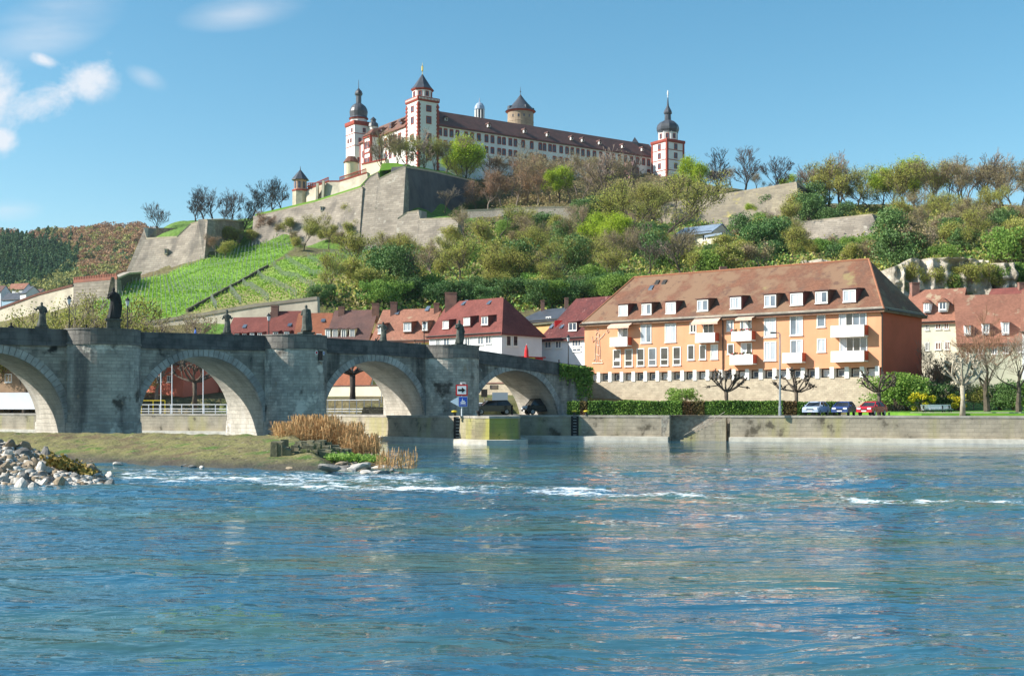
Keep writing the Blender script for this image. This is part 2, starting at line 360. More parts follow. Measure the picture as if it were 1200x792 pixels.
m_barkd = mat('dark_bark', (.06, .048, .04), (.035, .03, .026), 2, 6, .9)
m_twig = mat('bare_twigs', (.26, .20, .155), (.17, .135, .105), 2, 4, .9, rand=.25)
m_twigd = mat('skyline_twigs', (.09, .085, .085), (.06, .055, .055), 2, 4, .9)
m_rtwig = mat('budding_red_twigs', (.40, .20, .13), (.32, .18, .11), .5, 4, .9, rand=.35, transl=.25, vary=(.46, .30, .18))
m_olive = mat('budding_olive_leaves', (.34, .36, .06), (.27, .27, .06), .5, 4, .8, rand=.35, transl=.3, vary=(.46, .44, .12))
m_brownbud = mat('brown_bud_leaves', (.33, .25, .13), (.25, .19, .10), .5, 4, .8, rand=.35, transl=.3, vary=(.42, .36, .17))
m_lime = mat('fresh_lime_leaves', (.34, .46, .03), (.26, .40, .03), .5, 4, .8, rand=.15, transl=.35, vary=(.44, .54, .05))
m_leaf = mat('green_leaves', (.17, .30, .05), (.12, .23, .04), .5, 4, .75, rand=.4, transl=.25, vary=(.27, .40, .08))
m_ever = mat('evergreen_leaves', (.08, .16, .05), (.10, .19, .05), .5, 4, .6, rand=.4, transl=.12, vary=(.12, .22, .06))
m_yflower = mat('forsythia_blossom', (.75, .58, .02), (.6, .5, .03), 2, 4, .8, transl=.2, vary=(.4, .42, .03))
m_reed = mat('dry_reeds', (.46, .25, .10), (.26, .13, .05), .7, 4, .8, transl=.2, vary=(.56, .38, .18))
m_vine = mat('vine_foliage', (.24, .44, .04), (.30, .47, .05), .15, 5, .85, transl=.2, vary=(.26, .40, .06))
m_post = mat('vine_post', (.5, .5, .42), (.4, .4, .33), 1, 2, .7)
m_rockw = mat('pale_rock', (.62, .58, .52), (.42, .38, .33), 1.5, 8, .9, .04, 5)
m_rockt = mat('tan_rock', (.36, .28, .19), (.22, .17, .12), 1.5, 8, .9, .04, 5)
m_rockg = mat('grey_rock', (.26, .25, .23), (.13, .12, .11), 1.5, 8, .9, .04, 5)
m_cliff = mat('limestone_cliff', (.56, .50, .42), (.34, .29, .23), .25, 9, .95, .5, 1.2, streak=((.12, .105, .08), .9, .35), spots=((.15, .17, .07), .2, .60), stretch=(1, 1, 3))
m_skin = mat('statue_skin', (.45, .3, .22), None, rough=.7)  # one even skin brown
m_asphalt = mat('asphalt', (.06, .06, .06), (.045, .045, .045), 1, 6, .95)
m_metroof = mat('grey_blue_metal_roof', (.24, .31, .40), (.19, .25, .33), .4, 4, .5)
# ------------------------------------------------------------------ terrain: one sheet from the far bank to the horizon
PROF = {
 -2600: [(150,482),(300,440),(520,430),(1000,420),(1500,400),(2500,400)],
 -900: [(150,482),(250,462),(400,440),(520,425),(800,400),(1100,330),(1400,300),(1900,300)],
 -300: [(150,482),(230,470),(300,440),(420,420),(520,425),(700,405),(950,350),(1250,275),(1600,290)],
 0:   [(150,482),(200,470),(230,430),(262,412),(320,398),(333,366),(420,380),(520,385),(600,372),(750,355),(950,315),(1200,277),(1500,285)],
 85:  [(150,482),(200,470),(235,400),(300,372),(312,364),(326,346),(360,350),(430,355),(520,375),(600,365),(750,350),(950,310),(1200,276),(1500,285)],
 150: [(150,482),(200,468),(217,450),(232,388),(300,353),(340,337),(388,331),(400,328),(430,335),(520,352),(600,352),(750,345),(950,305),(1200,269),(1500,280)],
 168: [(150,482),(200,467),(217,450),(230,390),(235,384),(300,350),(350,334),(388,329),(402,312),(408,288),(430,280),(480,300),(600,345),(750,342),(950,303),(1200,268),(1500,280)],
 200: [(150,482),(200,467),(217,450),(229,390),(234,378),(300,346),(378,325),(390,318),(402,272),(440,262),(520,290),(700,338),(1200,280)],
 240: [(150,482),(200,466),(217,450),(228,388),(234,372),(300,340),(370,312),(386,306),(400,268),(440,261),(520,285),(700,335),(1200,290)],
 262: [(150,482),(200,466),(217,450),(228,388),(234,370),(300,338),(385,306),(412,301),(426,262),(450,259),(520,280),(700,332),(1200,293)],
 286: [(150,482),(200,466),(217,450),(228,386),(234,366),(300,336),(385,301),(432,292),(446,262),(470,259),(520,277),(700,328),(1200,300)],
 300: [(150,482),(200,466),(217,450),(228,385),(234,364),(300,335),(380,300),(420,288),(435,258),(450,256),(520,275),(700,325),(1200,305)],
 360: [(150,482),(200,464),(217,450),(228,380),(238,350),(300,322),(380,292),(411,287),(426,244),(450,240),(480,236),(520,235),(600,270),(1000,330)],
 415: [(150,482),(200,462),(217,450),(230,378),(240,350),(300,322),(380,298),(401,296),(418,226),(455,219),(490,209),(530,209),(600,250),(1000,330)],
 475: [(150,482),(200,460),(217,450),(230,378),(260,350),(330,318),(395,300),(404,258),(424,215),(450,207),(480,204),(530,204),(600,240),(1000,330)],
 512: [(150,482),(200,459),(217,450),(232,376),(260,351),(330,312),(392,298),(400,258),(426,254),(444,213),(475,205),(520,203),(600,238),(1000,330)],
 530: [(150,482),(200,459),(217,450),(232,376),(260,351),(330,309),(388,290),(398,257),(438,252),(456,213),(480,205),(520,203),(600,238),(1000,330)],
 550: [(150,482),(200,458),(217,450),(235,375),(260,352),(330,305),(385,275),(400,255),(450,249),(466,216),(480,208),(520,203),(600,235),(1000,330)],
 620: [(150,482),(200,456),(217,450),(235,372),(260,350),(330,303),(390,269),(402,250),(430,243),(460,226),(490,206),(540,200),(620,240),(1000,340)],
 700: [(150,482),(200,455),(235,368),(265,340),(330,300),(390,266),(404,248),(430,242),(480,224),(530,206),(580,204),(700,260),(1000,340)],
 780: [(150,482),(200,455),(235,360),(265,325),(320,298),(385,272),(416,266),(430,238),(470,226),(540,202),(600,207),(750,270),(1000,340)],
 870: [(150,482),(200,455),(235,355),(260,320),(300,302),(330,292),(380,275),(405,265),(418,232),(440,227),(520,224),(700,290),(1000,345)],
 950: [(150,482),(200,455),(235,350),(260,314),(300,299),(350,292),(362,288),(376,262),(404,258),(440,243),(560,243),(700,300),(1000,345)],
 1040: [(150,482),(200,455),(233,348),(246,316),(262,300),(310,291),(349,284),(375,262),(400,254),(480,243),(560,243),(700,300),(1000,345)],
 1130: [(150,482),(200,455),(233,346),(240,310),(248,299),(280,290),(330,272),(400,250),(480,243),(560,248),(700,300),(1000,345)],
 1200: [(150,482),(200,455),(233,346),(240,308),(248,298),(280,290),(330,270),(400,250),(480,246),(560,252),(700,310),(1000,345)],
 1500: [(150,482),(200,460),(235,370),(250,330),(300,310),(400,290),(500,290),(700,340),(1000,380)],
 2200: [(150,482),(300,440),(500,400),(900,400),(1500,410)],
 3800: [(150,482),(300,460),(1000,440)],
}
PK = sorted(PROF)
YN = np.concatenate([np.arange(118, 480, 2.0), np.geomspace(480, 2000, 70), np.geomspace(2100, 9000, 14)])
def _prof_z(p):
    l = [(120, 483.5)]+PROF[p]+[(9000, 462)]
    Ys = np.array([a for a, b in l], float); z = CH+(HY-np.array([b for a, b in l], float))*Ys/F
    return np.interp(np.log(YN), np.log(Ys), z)
PZ = np.array([_prof_z(p) for p in PK])
PXN = np.concatenate([np.arange(-2600, -200, 60), np.arange(-200, 1400, 5.0), np.arange(1400, 3801, 60)])
ZG = np.empty((len(PXN), len(YN)))
for j in range(len(YN)): ZG[:, j] = np.interp(PXN, PK, PZ[:, j])
k_ = np.array([1, 3, 4, 3, 1.0]); k_ /= k_.sum()
pad = np.pad(ZG, ((2, 2), (0, 0)), 'edge'); ZG = sum(k_[i]*pad[i:i+len(PXN)] for i in range(5))
XG = (PXN[:, None]-CX)/F*YN[None, :]; YG = np.repeat(YN[None, :], len(PXN), 0)
amp = np.clip((YG-225)/60, 0, 1)*np.clip(YG/300, .6, 3)
ZG = ZG+fbm(XG/14, YG/14, 4, 3)*1.6*amp
BANK = [(-420, 330), (-120, 206), (-60, 176), (-37, 166.5), (-18.7, 143), (-4.6, 123.8), (-3.6, 121.5), (-2.2, 120.3), (-.6, 120.6), (.6, 122), (.8, 124.2), (-.2, 140.6),
        (17.1, 134.4), (17.5, 136.0), (23.8, 133.8), (23.3, 132.2), (98.8, 105.5), (250, 52)]
def inside_bank(X, Y, inset):
    """land side of the bank line (towards larger Y), vectorised; the inset is measured in depth"""
    bx = np.array([b[0] for b in BANK]); by = np.array([b[1] for b in BANK])
    mono = np.array([0,1,2,3,4,5,8,11,12,14,16,17])
    xs = bx[mono].copy(); ys = by[mono].copy(); ys[6] = 141
    yb = np.interp(X, xs, ys)
    return Y > yb+inset
ZG = np.where(YG > 1300, np.where(ZG < 4, 4, ZG), ZG)
land = inside_bank(XG, YG, 5.0)
ZG = np.where(land, ZG, -3.0)
near = inside_bank(XG, YG, 5.0) & ~inside_bank(XG, YG, 22.0)
ZG = np.where(near & (YG < 215), np.minimum(ZG, 2.62), ZG)
def ground_py(px, Y): return HY-(gz_pxY(px, Y)-CH)*F/Y
def gz_pxY(px, Y):
    px = min(max(px, PXN[0]), PXN[-1]-1e-3); Y = min(max(Y, YN[0]), YN[-1]-1e-3)
    i = int(np.searchsorted(PXN, px, 'right')-1); j = int(np.searchsorted(YN, Y, 'right')-1)
    i = min(i, len(PXN)-2); j = min(j, len(YN)-2)
    a = (px-PXN[i])/(PXN[i+1]-PXN[i]); b = (Y-YN[j])/(YN[j+1]-YN[j])
    return (ZG[i, j]*(1-a)+ZG[i+1, j]*a)*(1-b)+(ZG[i, j+1]*(1-a)+ZG[i+1, j+1]*a)*b
def gz(x, y): return gz_pxY(CX+F*x/y, y)
def hit_ground(px, py, Y0=205, Y1=1900):
    Y = Y0
    while Y < Y1:
        if ground_py(px, Y) <= py: return at(px, py, Y) if False else Vector(((px-CX)*Y/F, Y, gz_pxY(px, Y)))
        Y += 1.5 if Y < 600 else 6
    return None
def in_poly(x, y, P):
    c = False; n = len(P)
    for i in range(n):
        x1, y1 = P[i]; x2, y2 = P[(i+1) % n]
        if (y1 > y) != (y2 > y) and x < (x2-x1)*(y-y1)/(y2-y1)+x1: c = not c
    return c
V1 = [(105,352),(125,336),(145,331),(195,322),(239,304),(285,290),(328,274),(372,262),(392,262),(350,286),(334,298),(312,314),(217,367),(200,374),(150,380),(120,380)]
V2 = [(222,367),(314,316),(334,303),(440,293),(452,300),(440,310),(405,328),(372,341),(366,348),(296,356),(233,367)]
nx, ny = ZG.shape
V = np.stack([XG, YG, ZG], -1).reshape(-1, 3)
ii, jj = np.meshgrid(np.arange(nx-1), np.arange(ny-1), indexing='ij')
q = np.stack([ii*ny+jj, (ii+1)*ny+jj, (ii+1)*ny+jj+1, ii*ny+jj+1], -1).reshape(-1, 4)
terrain = link_mesh('ground', V, q, m_ground, None, smooth=True, uv=False)
tag(terrain, kind='structure')
# real ground colours: vineyard green, winter grass, earth, far woodland floor
colr = np.empty((nx, ny, 4)); n1 = fbm(XG/30, YG/30, 4, 11); n2 = fbm(XG/9, YG/9, 3, 21)
base = np.array([.13, .13, .045]); br = np.array([.15, .11, .06]); gr = np.array([.10, .20, .03])
w = np.clip(n1*1.4+.5, 0, 1)[..., None]; w2 = np.clip(n2*2-.1, 0, 1)[..., None]
c = base*(1-w)+br*w; c = c*(1-w2*.5)+gr*w2*.5
PYG = HY-(ZG-CH)*F/YG; PXG = np.repeat(PXN[:, None], ny, 1)
far = (YG > 640)[..., None]; c = np.where(far, np.array([.07, .065, .035]), c)
for i in range(nx):
    if 90 < PXN[i] < 470:
        for j in range(ny):
            if 225 < YN[j] < 425:
                p = (PXG[i, j], PYG[i, j])
                if in_poly(*p, V1): c[i, j] = (.17, .36, .035)
                elif in_poly(*p, V2):
                    t_ = min(max(n1[i, j]*1.6+.42+(PYG[i, j]-325)*.012, 0), 1); c[i, j] = np.array([.19, .36, .04])*(1-t_)+np.array([.34, .31, .12])*t_
                elif 235 < PXG[i, j] < 310 and 372 < PYG[i, j] < 392: c[i, j] = (.11, .26, .03)
pk = ((YG > 140) & (YG < 165) & (XG > 42))[..., None]; c = np.where(pk, np.array([.10, .25, .025]), c)
tp = ((PYG < 300) & (YG > 396) & (YG < 640) & (PXG < 560))[..., None]; c = np.where(tp, np.array([.11, .24, .03]), c)
colr[..., :3] = c; colr[..., 3] = 1
ca = terrain.data.color_attributes.new('zone', 'FLOAT_COLOR', 'POINT'); ca.data.foreach_set('color', colr.astype(np.float32).ravel())
# near bank behind and under the viewer
mb = MB(); mb.hexa([(-400, -300, -3), (400, -300, -3), (400, 9, -3), (-400, 9, -3)], [(-400, -300, 1.8), (400, -300, 1.8), (400, 4, 1.8), (-400, 4, 1.8)])
tag(mb.build('ground_near_bank', m_grass), kind='structure')
# river bed far below the water, all round
mb = MB(); mb.box(-3000, 3000, -300, 119, -3.6, -3.2); tag(mb.build('ground_river_bed', m_bed), kind='structure')
# ------------------------------------------------------------------ river
tx = np.concatenate([-np.geomspace(9, .62, 40), np.linspace(-.6, .6, 521), np.geomspace(.62, 9, 40)])
ty = np.concatenate([np.geomspace(7, 60, 420), np.geomspace(60.4, 150, 250), np.geomspace(151, 420, 40)])
WX = tx[:, None]*ty[None, :]; WY = np.repeat(ty[None, :], len(tx), 0)
def foam_at(X, Y):
    """white water: by the rubble weir on the left and in the race line across"""
    px = CX+F*X/Y; py = HY+CH*F/Y
    def band(x0, x1, yc, hw, soft=30):
        return np.clip((px-x0)/soft, 0, 1)*np.clip((x1-px)/soft, 0, 1)*np.clip(1.35-np.abs(py-yc)/hw, 0, 1)
    f = band(100, 560, 556+(px-100)*.022, 14, 50)*1.12
    f = np.maximum(f, band(300, 760, 570+(px-450)*.022, 9, 60)*1.15)
    f = np.maximum(f, band(600, 745, 575.5, 6, 40)*1.35)
    f = np.maximum(f, band(840, 990, 581, 4, 40)*.9)
    f = np.maximum(f, band(960, 1130, 585, 5, 40)*1.25)
    f = np.maximum(f, band(1110, 1260, 586, 4, 40)*1.1)
    f = np.maximum(f, band(540, 1260, 577+(px-560)*.015, 3.2, 60)*1.12)
    f = np.maximum(f, band(430, 560, 636, 9, 50)*.62)
    f = np.maximum(f, band(580, 690, 626, 6, 40)*.72)
    f = np.maximum(f, band(0, 200, 625, 14, 60)*.55)
    f = np.maximum(f, band(820, 1000, 603, 8, 60)*.72)
    f = np.maximum(f, band(1060, 1260, 612, 10, 60)*.6)
    f = np.maximum(f, np.clip(1-np.abs(py-592)/50, 0, 1)*.62)
    return f
rs = np.random.RandomState(5)
WZ = np.zeros_like(WX)
for i in range(46):
    lam = 0.7*1.11**i*.55
    if lam > 9: break
    for r in range(3):
        th = rs.normal(math.pi/2+.25, .55); kx, ky = math.cos(th)*2*math.pi/lam, math.sin(th)*2*math.pi/lam
        a = .0030*lam**.85
        damp = np.clip(lam/(WY*.0045)-1.2, 0, 1)
        WZ += a*np.sin(kx*WX+ky*WY+rs.uniform(0, 6.28)+fbm(WX/lam/6, WY/lam/6, 2, i*3+r)*5)*damp
FO = foam_at(WX, WY)
rough = np.clip(fbm(WX/16, WY/9, 3, 77)*1.3+.65, .3, 1.5)*(1+.35*np.clip(FO, 0, 1))
calm = np.clip((WY-78)/30, 0, .75)
WZ = WZ*rough*(1-calm)*.8+.10*np.clip(FO-.7, 0, 1)*fbm(WX/.8, WY/.5, 3, 5)*3
V = np.stack([WX, WY, WZ], -1).reshape(-1, 3); nx, ny = WX.shape
ii, jj = np.meshgrid(np.arange(nx-1), np.arange(ny-1), indexing='ij')
q = np.stack([ii*ny+jj, (ii+1)*ny+jj, (ii+1)*ny+jj+1, ii*ny+jj+1], -1).reshape(-1, 4)
def water_mat():
    m = bpy.data.materials.new('river_water'); m.use_nodes = True; t = m.node_tree; N = t.nodes; L = t.links; p = N['Principled BSDF']
    g = N.new('ShaderNodeNewGeometry')
    def noi(sc, det, st, rot=0, ro=.55, dist=0):
        mp = N.new('ShaderNodeMapping'); mp.inputs['Scale'].default_value = st; mp.inputs['Rotation'].default_value = (0, 0, rot); L.new(g.outputs['Position'], mp.inputs['Vector'])
        n = N.new('ShaderNodeTexNoise'); n.inputs['Scale'].default_value = sc; n.inputs['Detail'].default_value = det; n.inputs['Roughness'].default_value = ro; n.inputs['Distortion'].default_value = dist
        L.new(mp.outputs[0], n.inputs['Vector']); return n.outputs[0]
    def mr(v, a, b, c, d):
        n = N.new('ShaderNodeMapRange'); n.interpolation_type = 'SMOOTHSTEP'
        for i, x in enumerate((a, b, c, d)): n.inputs[i+1].default_value = x
        L.new(v, n.inputs[0]); return n.outputs[0]
    def mth(op, a, b):
        n = N.new('ShaderNodeMath'); n.operation = op
        for i, v in enumerate((a, b)):
            if isinstance(v, (int, float)): n.inputs[i].default_value = v
            else: L.new(v, n.inputs[i])
        return n.outputs[0]
    at_ = N.new('ShaderNodeAttribute'); at_.attribute_name = 'foam'
    fn = noi(1.0, 9, (.8, 1.5, 1), .1, .75, .3)
    fn2 = noi(.35, 4, (.35, 1.6, 1), .05, .6, .8); fn3 = noi(6.0, 6, (.8, 1.2, 1), .1, .8)
    fs = mth('ADD', mth('ADD', mth('MULTIPLY', at_.outputs['Fac'], .42), mth('MULTIPLY', fn, 1.1)), mth('MULTIPLY', mth('ADD', fn2, fn3), .6))
    fm = mth('MULTIPLY', mr(fs, 1.60, 1.80, 0, 1), .92)
    dk = noi(.09, 5, (.5, 1.6, 1), .15)
    mx = N.new('ShaderNodeMix'); mx.data_type = 'RGBA'; L.new(mr(dk, .42, .62, 0, 1), mx.inputs[0]); mx.inputs[6].default_value = (.03, .12, .19, 1); mx.inputs[7].default_value = (.06, .13, .11, 1)
    L.new(mx.outputs[2], p.inputs['Base Color']); p.inputs['Roughness'].default_value = .04; p.inputs['IOR'].default_value = 1.33; p.inputs['Specular IOR Level'].default_value = .5
    b1 = N.new('ShaderNodeBump'); b0 = N.new('ShaderNodeBump'); b0.inputs['Distance'].default_value = .22; ca_ = N.new('ShaderNodeAttribute'); ca_.attribute_name = 'calm'; st_ = mth('SUBTRACT', 1.0, ca_.outputs['Fac']); L.new(st_, b0.inputs['Strength']); L.new(st_, b1.inputs['Strength']); L.new(noi(.55, 3, (.5, 1.5, 1), .1, .5, .3), b0.inputs['Height']); b1.inputs['Distance'].default_value = .085; L.new(b0.outputs[0], b1.inputs['Normal']); L.new(noi(1.9, 2, (.55, 1.5, 1), .12, .5, .3), b1.inputs['Height'])
    b2 = N.new('ShaderNodeBump'); b2.inputs['Distance'].default_value = .022; L.new(st_, b2.inputs['Strength']); L.new(noi(5.5, 2, (.6, 1.3, 1), -.1, .5), b2.inputs['Height']); L.new(b1.outputs[0], b2.inputs['Normal'])
    L.new(b2.outputs[0], p.inputs['Normal'])
    fo = N.new('ShaderNodeBsdfDiffuse'); fo.inputs[0].default_value = (.85, .9, .93, 1); L.new(b1.outputs[0], fo.inputs['Normal'])
    ms = N.new('ShaderNodeMixShader'); L.new(fm, ms.inputs[0]); L.new(p.outputs[0], ms.inputs[1]); L.new(fo.outputs[0], ms.inputs[2]); L.new(ms.outputs[0], N['Material Output'].inputs[0])
    return m
m_water = water_mat()
river = link_mesh('water', V, q, m_water, None, smooth=True, uv=False); tag(river, kind='structure')
fa = river.data.attributes.new('foam', 'FLOAT', 'POINT'); fa.data.foreach_set('value', FO.astype(np.float32).ravel())
cm = np.clip((WY-76)/22, 0, 1)*.82*np.clip(1.15+fbm(WX/12, WY/16, 3, 31)*1.2, .4, 1.1)
cx2 = river.data.attributes.new('calm', 'FLOAT', 'POINT'); cx2.data.foreach_set('value', np.clip(cm, 0, .93).astype(np.float32).ravel())
# ------------------------------------------------------------------ quay: wall, ledge, pavement
def path_wall(name, pts, prof, m, label=None, cat=None, group=None, kind=None):
    """sweep profile [(out, z)...] along plan points; out is to the right-hand side of travel"""
    P = [Vector(p) for p in pts]; n = len(P); rings = []
    for i in range(n):
        d0 = (P[i]-P[max(i-1, 0)]); d1 = (P[min(i+1, n-1)]-P[i])
        d = (d0.normalized() if d0.length > 0 else Vector((0, 0)))+(d1.normalized() if d1.length > 0 else Vector((0, 0))); d.normalize()
        nn = Vector((d.y, -d.x)); ref = d1 if d1.length > 0 else d0; rn = Vector((ref.y, -ref.x)).normalized(); k = 1/max(nn.dot(rn), .35)
        rings.append([(P[i].x+nn.x*o*k, P[i].y+nn.y*o*k, z) for o, z in prof])
    mb = MB(); mb.rings(rings); o = mb.build(name, m); return tag(o, label, cat, group, kind)
QZ = 2.75
prof_q = [(.16, -2.5), (0, QZ-.22), (-.9, QZ-.22), (-.9, -2.5)]
prof_c = [(.06, QZ-.22), (.06, QZ), (-.7, QZ), (-.7, QZ-.22)]
prof_l = [(.8, -2.4), (.8, .42), (.12, .46), (.1, -2.4)]
up = BANK[0:5]; nose = BANK[5:12]; right1 = BANK[11:13]; stair = BANK[13:15]; right2 = BANK[15:]
Bp = {}
for nm, pts, mm, lab in (('quay_wall', BANK[1:6], m_quay, 'grey stone quay wall running beneath and beyond the bridge'),
                     ('quay_wall', nose, m_moss, 'moss-stained rounded quay head in front of the last bridge pier'),
                     ('quay_wall', right1, m_quay, 'weathered quay wall between the rounded quay head and the river stairs'),
                     ('quay_wall', [(17.1, 134.4), (17.45, 136.0), (24.0, 133.8), (23.4, 132.25)], m_rubble, 'set-back quay wall behind the river stairs'),
                     ('quay_wall', right2, m_quay, 'long weathered quay wall below the parked cars, right of the river stairs')):
    t = thing(nm, lab, 'quay wall', (pts[0][0], pts[0][1], 0))
    for pn, pr, pm in (('wall_face', prof_q, mm), ('coping', prof_c, m_cope), ('ledge', prof_l, m_ledge)):
        if pn == 'ledge' and mm is m_rubble: continue
        o = path_wall(pn, pts, pr, pm); o.parent = t; o.matrix_parent_inverse = Matrix.Translation(-t.location)
# river stairs in the recess
S0 = Vector((23.0, 132.6)); su = Vector((-.943, .333)); sn = Vector((-.333, -.943))
t = thing('river_stairs', 'narrow stone stairs going down to the water in the quay recess', 'stairs', (20, 134, 0)); mb = MB()
for k in range(13):
    o_ = S0+su*(.1+.38*k)+Vector((.333, .943))*1.15
    mb.obox((o_.x, o_.y, -1), (su.x*.40, su.y*.40, 0), (sn.x*1.0, sn.y*1.0, 0), (0, 0, 1+QZ-.25-.2*k))
mb.build('steps', m_quay, t)
mb = MB(); a = S0+su*.2; b = S0+su*4.6; mb.tube([(a.x, a.y, QZ+.35), (b.x, b.y, .6)], .035, 5); mb.build('handrail', m_rubble, t)
# pavement sheet behind the coping
mb = MB()
inner = [Vector(p) for p in BANK[1:]]
def offs(i, o):
    d = (inner[min(i+1, len(inner)-1)]-inner[max(i-1, 0)]).normalized(); return inner[i]-Vector((d.y, -d.x))*o
mono = [0, 1, 2, 3, 4, 7, 10, 11, 13, 15, 16]
for a_, b_ in zip(mono[:-1], mono[1:]):
    A0, B0 = inner[a_], inner[b_]; dep = 26
    y0 = .55; mb.add([(A0.x, A0.y+y0, QZ-.012), (B0.x, B0.y+y0, QZ-.012), (B0.x, B0.y+dep, QZ-.012), (A0.x, A0.y+dep, QZ-.012)], [[0, 1, 2, 3]])
tag(mb.build('pavement', m_tread), kind='structure')
mb = MB()       # raised lawn strip behind the pavement, right of the hedge
lw = [(43, 129.9), (100, 109.7), (250, 57), (250, 90), (100, 132), (60, 149), (40, 148)]
mb.hexa([(x, y, 2.6) for x, y in lw], [(x, y, 2.92+.012*max(0, y-130+.33*(x-30))) for x, y in lw]); tag(mb.build('lawn', m_grass), kind='structure')
mb = MB(); mb.tube([(43, 133.6, 3.02), (98, 114.2, 3.02)], .12, 4); tag(mb.build('kerb', m_cope), kind='structure')
m_emb = mat('embankment_turf', (.23, .215, .075), (.17, .14, .065), .8, 9, .95, .12, 5, brick=None, spots=[((.10, .16, .03), .5, .54), ((.38, .33, .24), 3.2, .60), ((.05, .04, .03), 2.4, .58), ((.16, .115, .06), .35, .56)])
def wet_foot(m, z0, z1):
    t_ = m.node_tree; p_ = t_.nodes['Principled BSDF']; src = p_.inputs['Base Color'].links[0].from_socket; g_ = t_.nodes.new('ShaderNodeNewGeometry'); s_ = t_.nodes.new('ShaderNodeSeparateXYZ'); t_.links.new(g_.outputs['Position'], s_.inputs[0])
    mr_ = t_.nodes.new('ShaderNodeMapRange'); mr_.inputs[1].default_value = z0; mr_.inputs[2].default_value = z1; mr_.inputs[3].default_value = .85; mr_.inputs[4].default_value = 0; t_.links.new(s_.outputs[2], mr_.inputs[0])
    mx_ = t_.nodes.new('ShaderNodeMix'); mx_.data_type = 'RGBA'; t_.links.new(mr_.outputs[0], mx_.inputs[0]); t_.links.new(src, mx_.inputs[6]); mx_.inputs[7].default_value = (.06, .055, .05, 1); t_.links.new(mx_.outputs[2], p_.inputs['Base Color'])
wet_foot(m_emb, .12, .55)
# ------------------------------------------------------------------ river embankment (training wall) in front of the bridge
crest = [(-100, 125), (-60, 106), (-40.5, 97.5), (-28, 92.5), (-19, 87.5), (-13.4, 84.5), (-11.2, 83.6)]
toe = [(-90, 112), (-54, 94.5), (-36.5, 87), (-27.5, 80.5), (-17.8, 73), (-10.3, 69.2), (-6.4, 70.3)]
def rsmp(P, n):
    P = np.array(P, float); d = np.r_[0, np.cumsum(np.linalg.norm(np.diff(P, axis=0), axis=1))]; s = np.linspace(0, d[-1], n)
    return np.stack([np.interp(s, d, P[:, 0]), np.interp(s, d, P[:, 1])], 1)
nA, nB = 420, 90
C_ = rsmp(crest, nA); T_ = rsmp(toe, nA); D_ = np.array([-.6446, .7646])
back = C_+D_*24; back[:, 0] = np.minimum(back[:, 0], -21.5-.2*(back[:, 1]-105))
rows = []
for k in range(nB+1):
    f = k/nB
    if f < .6:                       # slope from under the water to the crest
        g = f/.6; p = (T_+(T_-C_)*.25)*(1-g)+C_*g; z = -.9+2.5*np.clip(g, 0, 1)**.8+.0*g
        z = np.where(g < .22, -.9+g/.22*1.05, .15+(g-.22)/.78*1.45)+np.zeros(nA)
    else:
        g = (f-.6)/.4; p = C_*(1-g)+back*g; z = 1.6-.5*g+np.zeros(nA)-(.9 if False else 0)
        z = z-np.clip(g-.88, 0, 1)*25
    rows.append((p, z))
PX = np.array([r[0] for r in rows]); PZ_ = np.array([r[1] for r in rows])
PZ_ = PZ_+fbm(PX[..., 0]/.9, PX[..., 1]/.9, 5, 9)*.17+fbm(PX[..., 0]/5, PX[..., 1]/5, 2, 8)*.07
endf = np.clip((np.arange(nA)/nA-.955)/.045, 0, 1)[None, :]; PZ_ = PZ_*(1-endf)-1.2*endf*np.ones_like(PZ_)
V = np.concatenate([PX, PZ_[..., None]], -1).reshape(-1, 3)
ii, jj = np.meshgrid(np.arange(nB), np.arange(nA-1), indexing='ij'); q = np.stack([ii*nA+jj, ii*nA+jj+1, (ii+1)*nA+jj+1, (ii+1)*nA+jj], -1).reshape(-1, 4)
tag(link_mesh('embankment_ground', V, q, m_emb, None, smooth=True, uv=False), kind='structure')
# ------------------------------------------------------------------ the bridge
BO = Vector((-44, 107)); BD = Vector((.7646, .6446)); BN = Vector((.6446, -.7646)); BL = 66.7
def bp(s, o, z): q_ = BO+BD*s+BN*o; return Vector((q_.x, q_.y, z))
def deck(s):
    return float(np.interp(s/BL, [-1.2, -.6, -.3, 0, .2, .43, .6, .726, .8, .9, 1.0, 1.3], [10.0, 10.2, 10.4, 10.5, 10.6, 10.8, 10.7, 10.4, 10.05, 9.45, 8.85, 8.2]))
SP = 19.8; P1 = .132*BL
piers = [P1+SP*k for k in range(-3, 3)]
WB = 7.2; HWD = 3.3; PAR = 1.35
bridge = thing('stone_bridge', 'old stone arch bridge with rounded piers crossing the river', 'bridge', (BO.x, BO.y, 0))
edges = []
AR = 6.45
arches = [((piers[i]+piers[i+1])/2, AR) for i in range(len(piers)-1)]
arches.append((.872*BL, 6.9)); 
s_start, s_end = piers[0]-3, 1.035*BL
def arch_z(s):
    for c_, r in arches:
        if abs(s-c_) < r:
            top = deck(c_)-2.15 if c_ < 50 else 7.95
            return top-r*.98+math.sqrt(r*r-(s-c_)**2)*.98
    return None
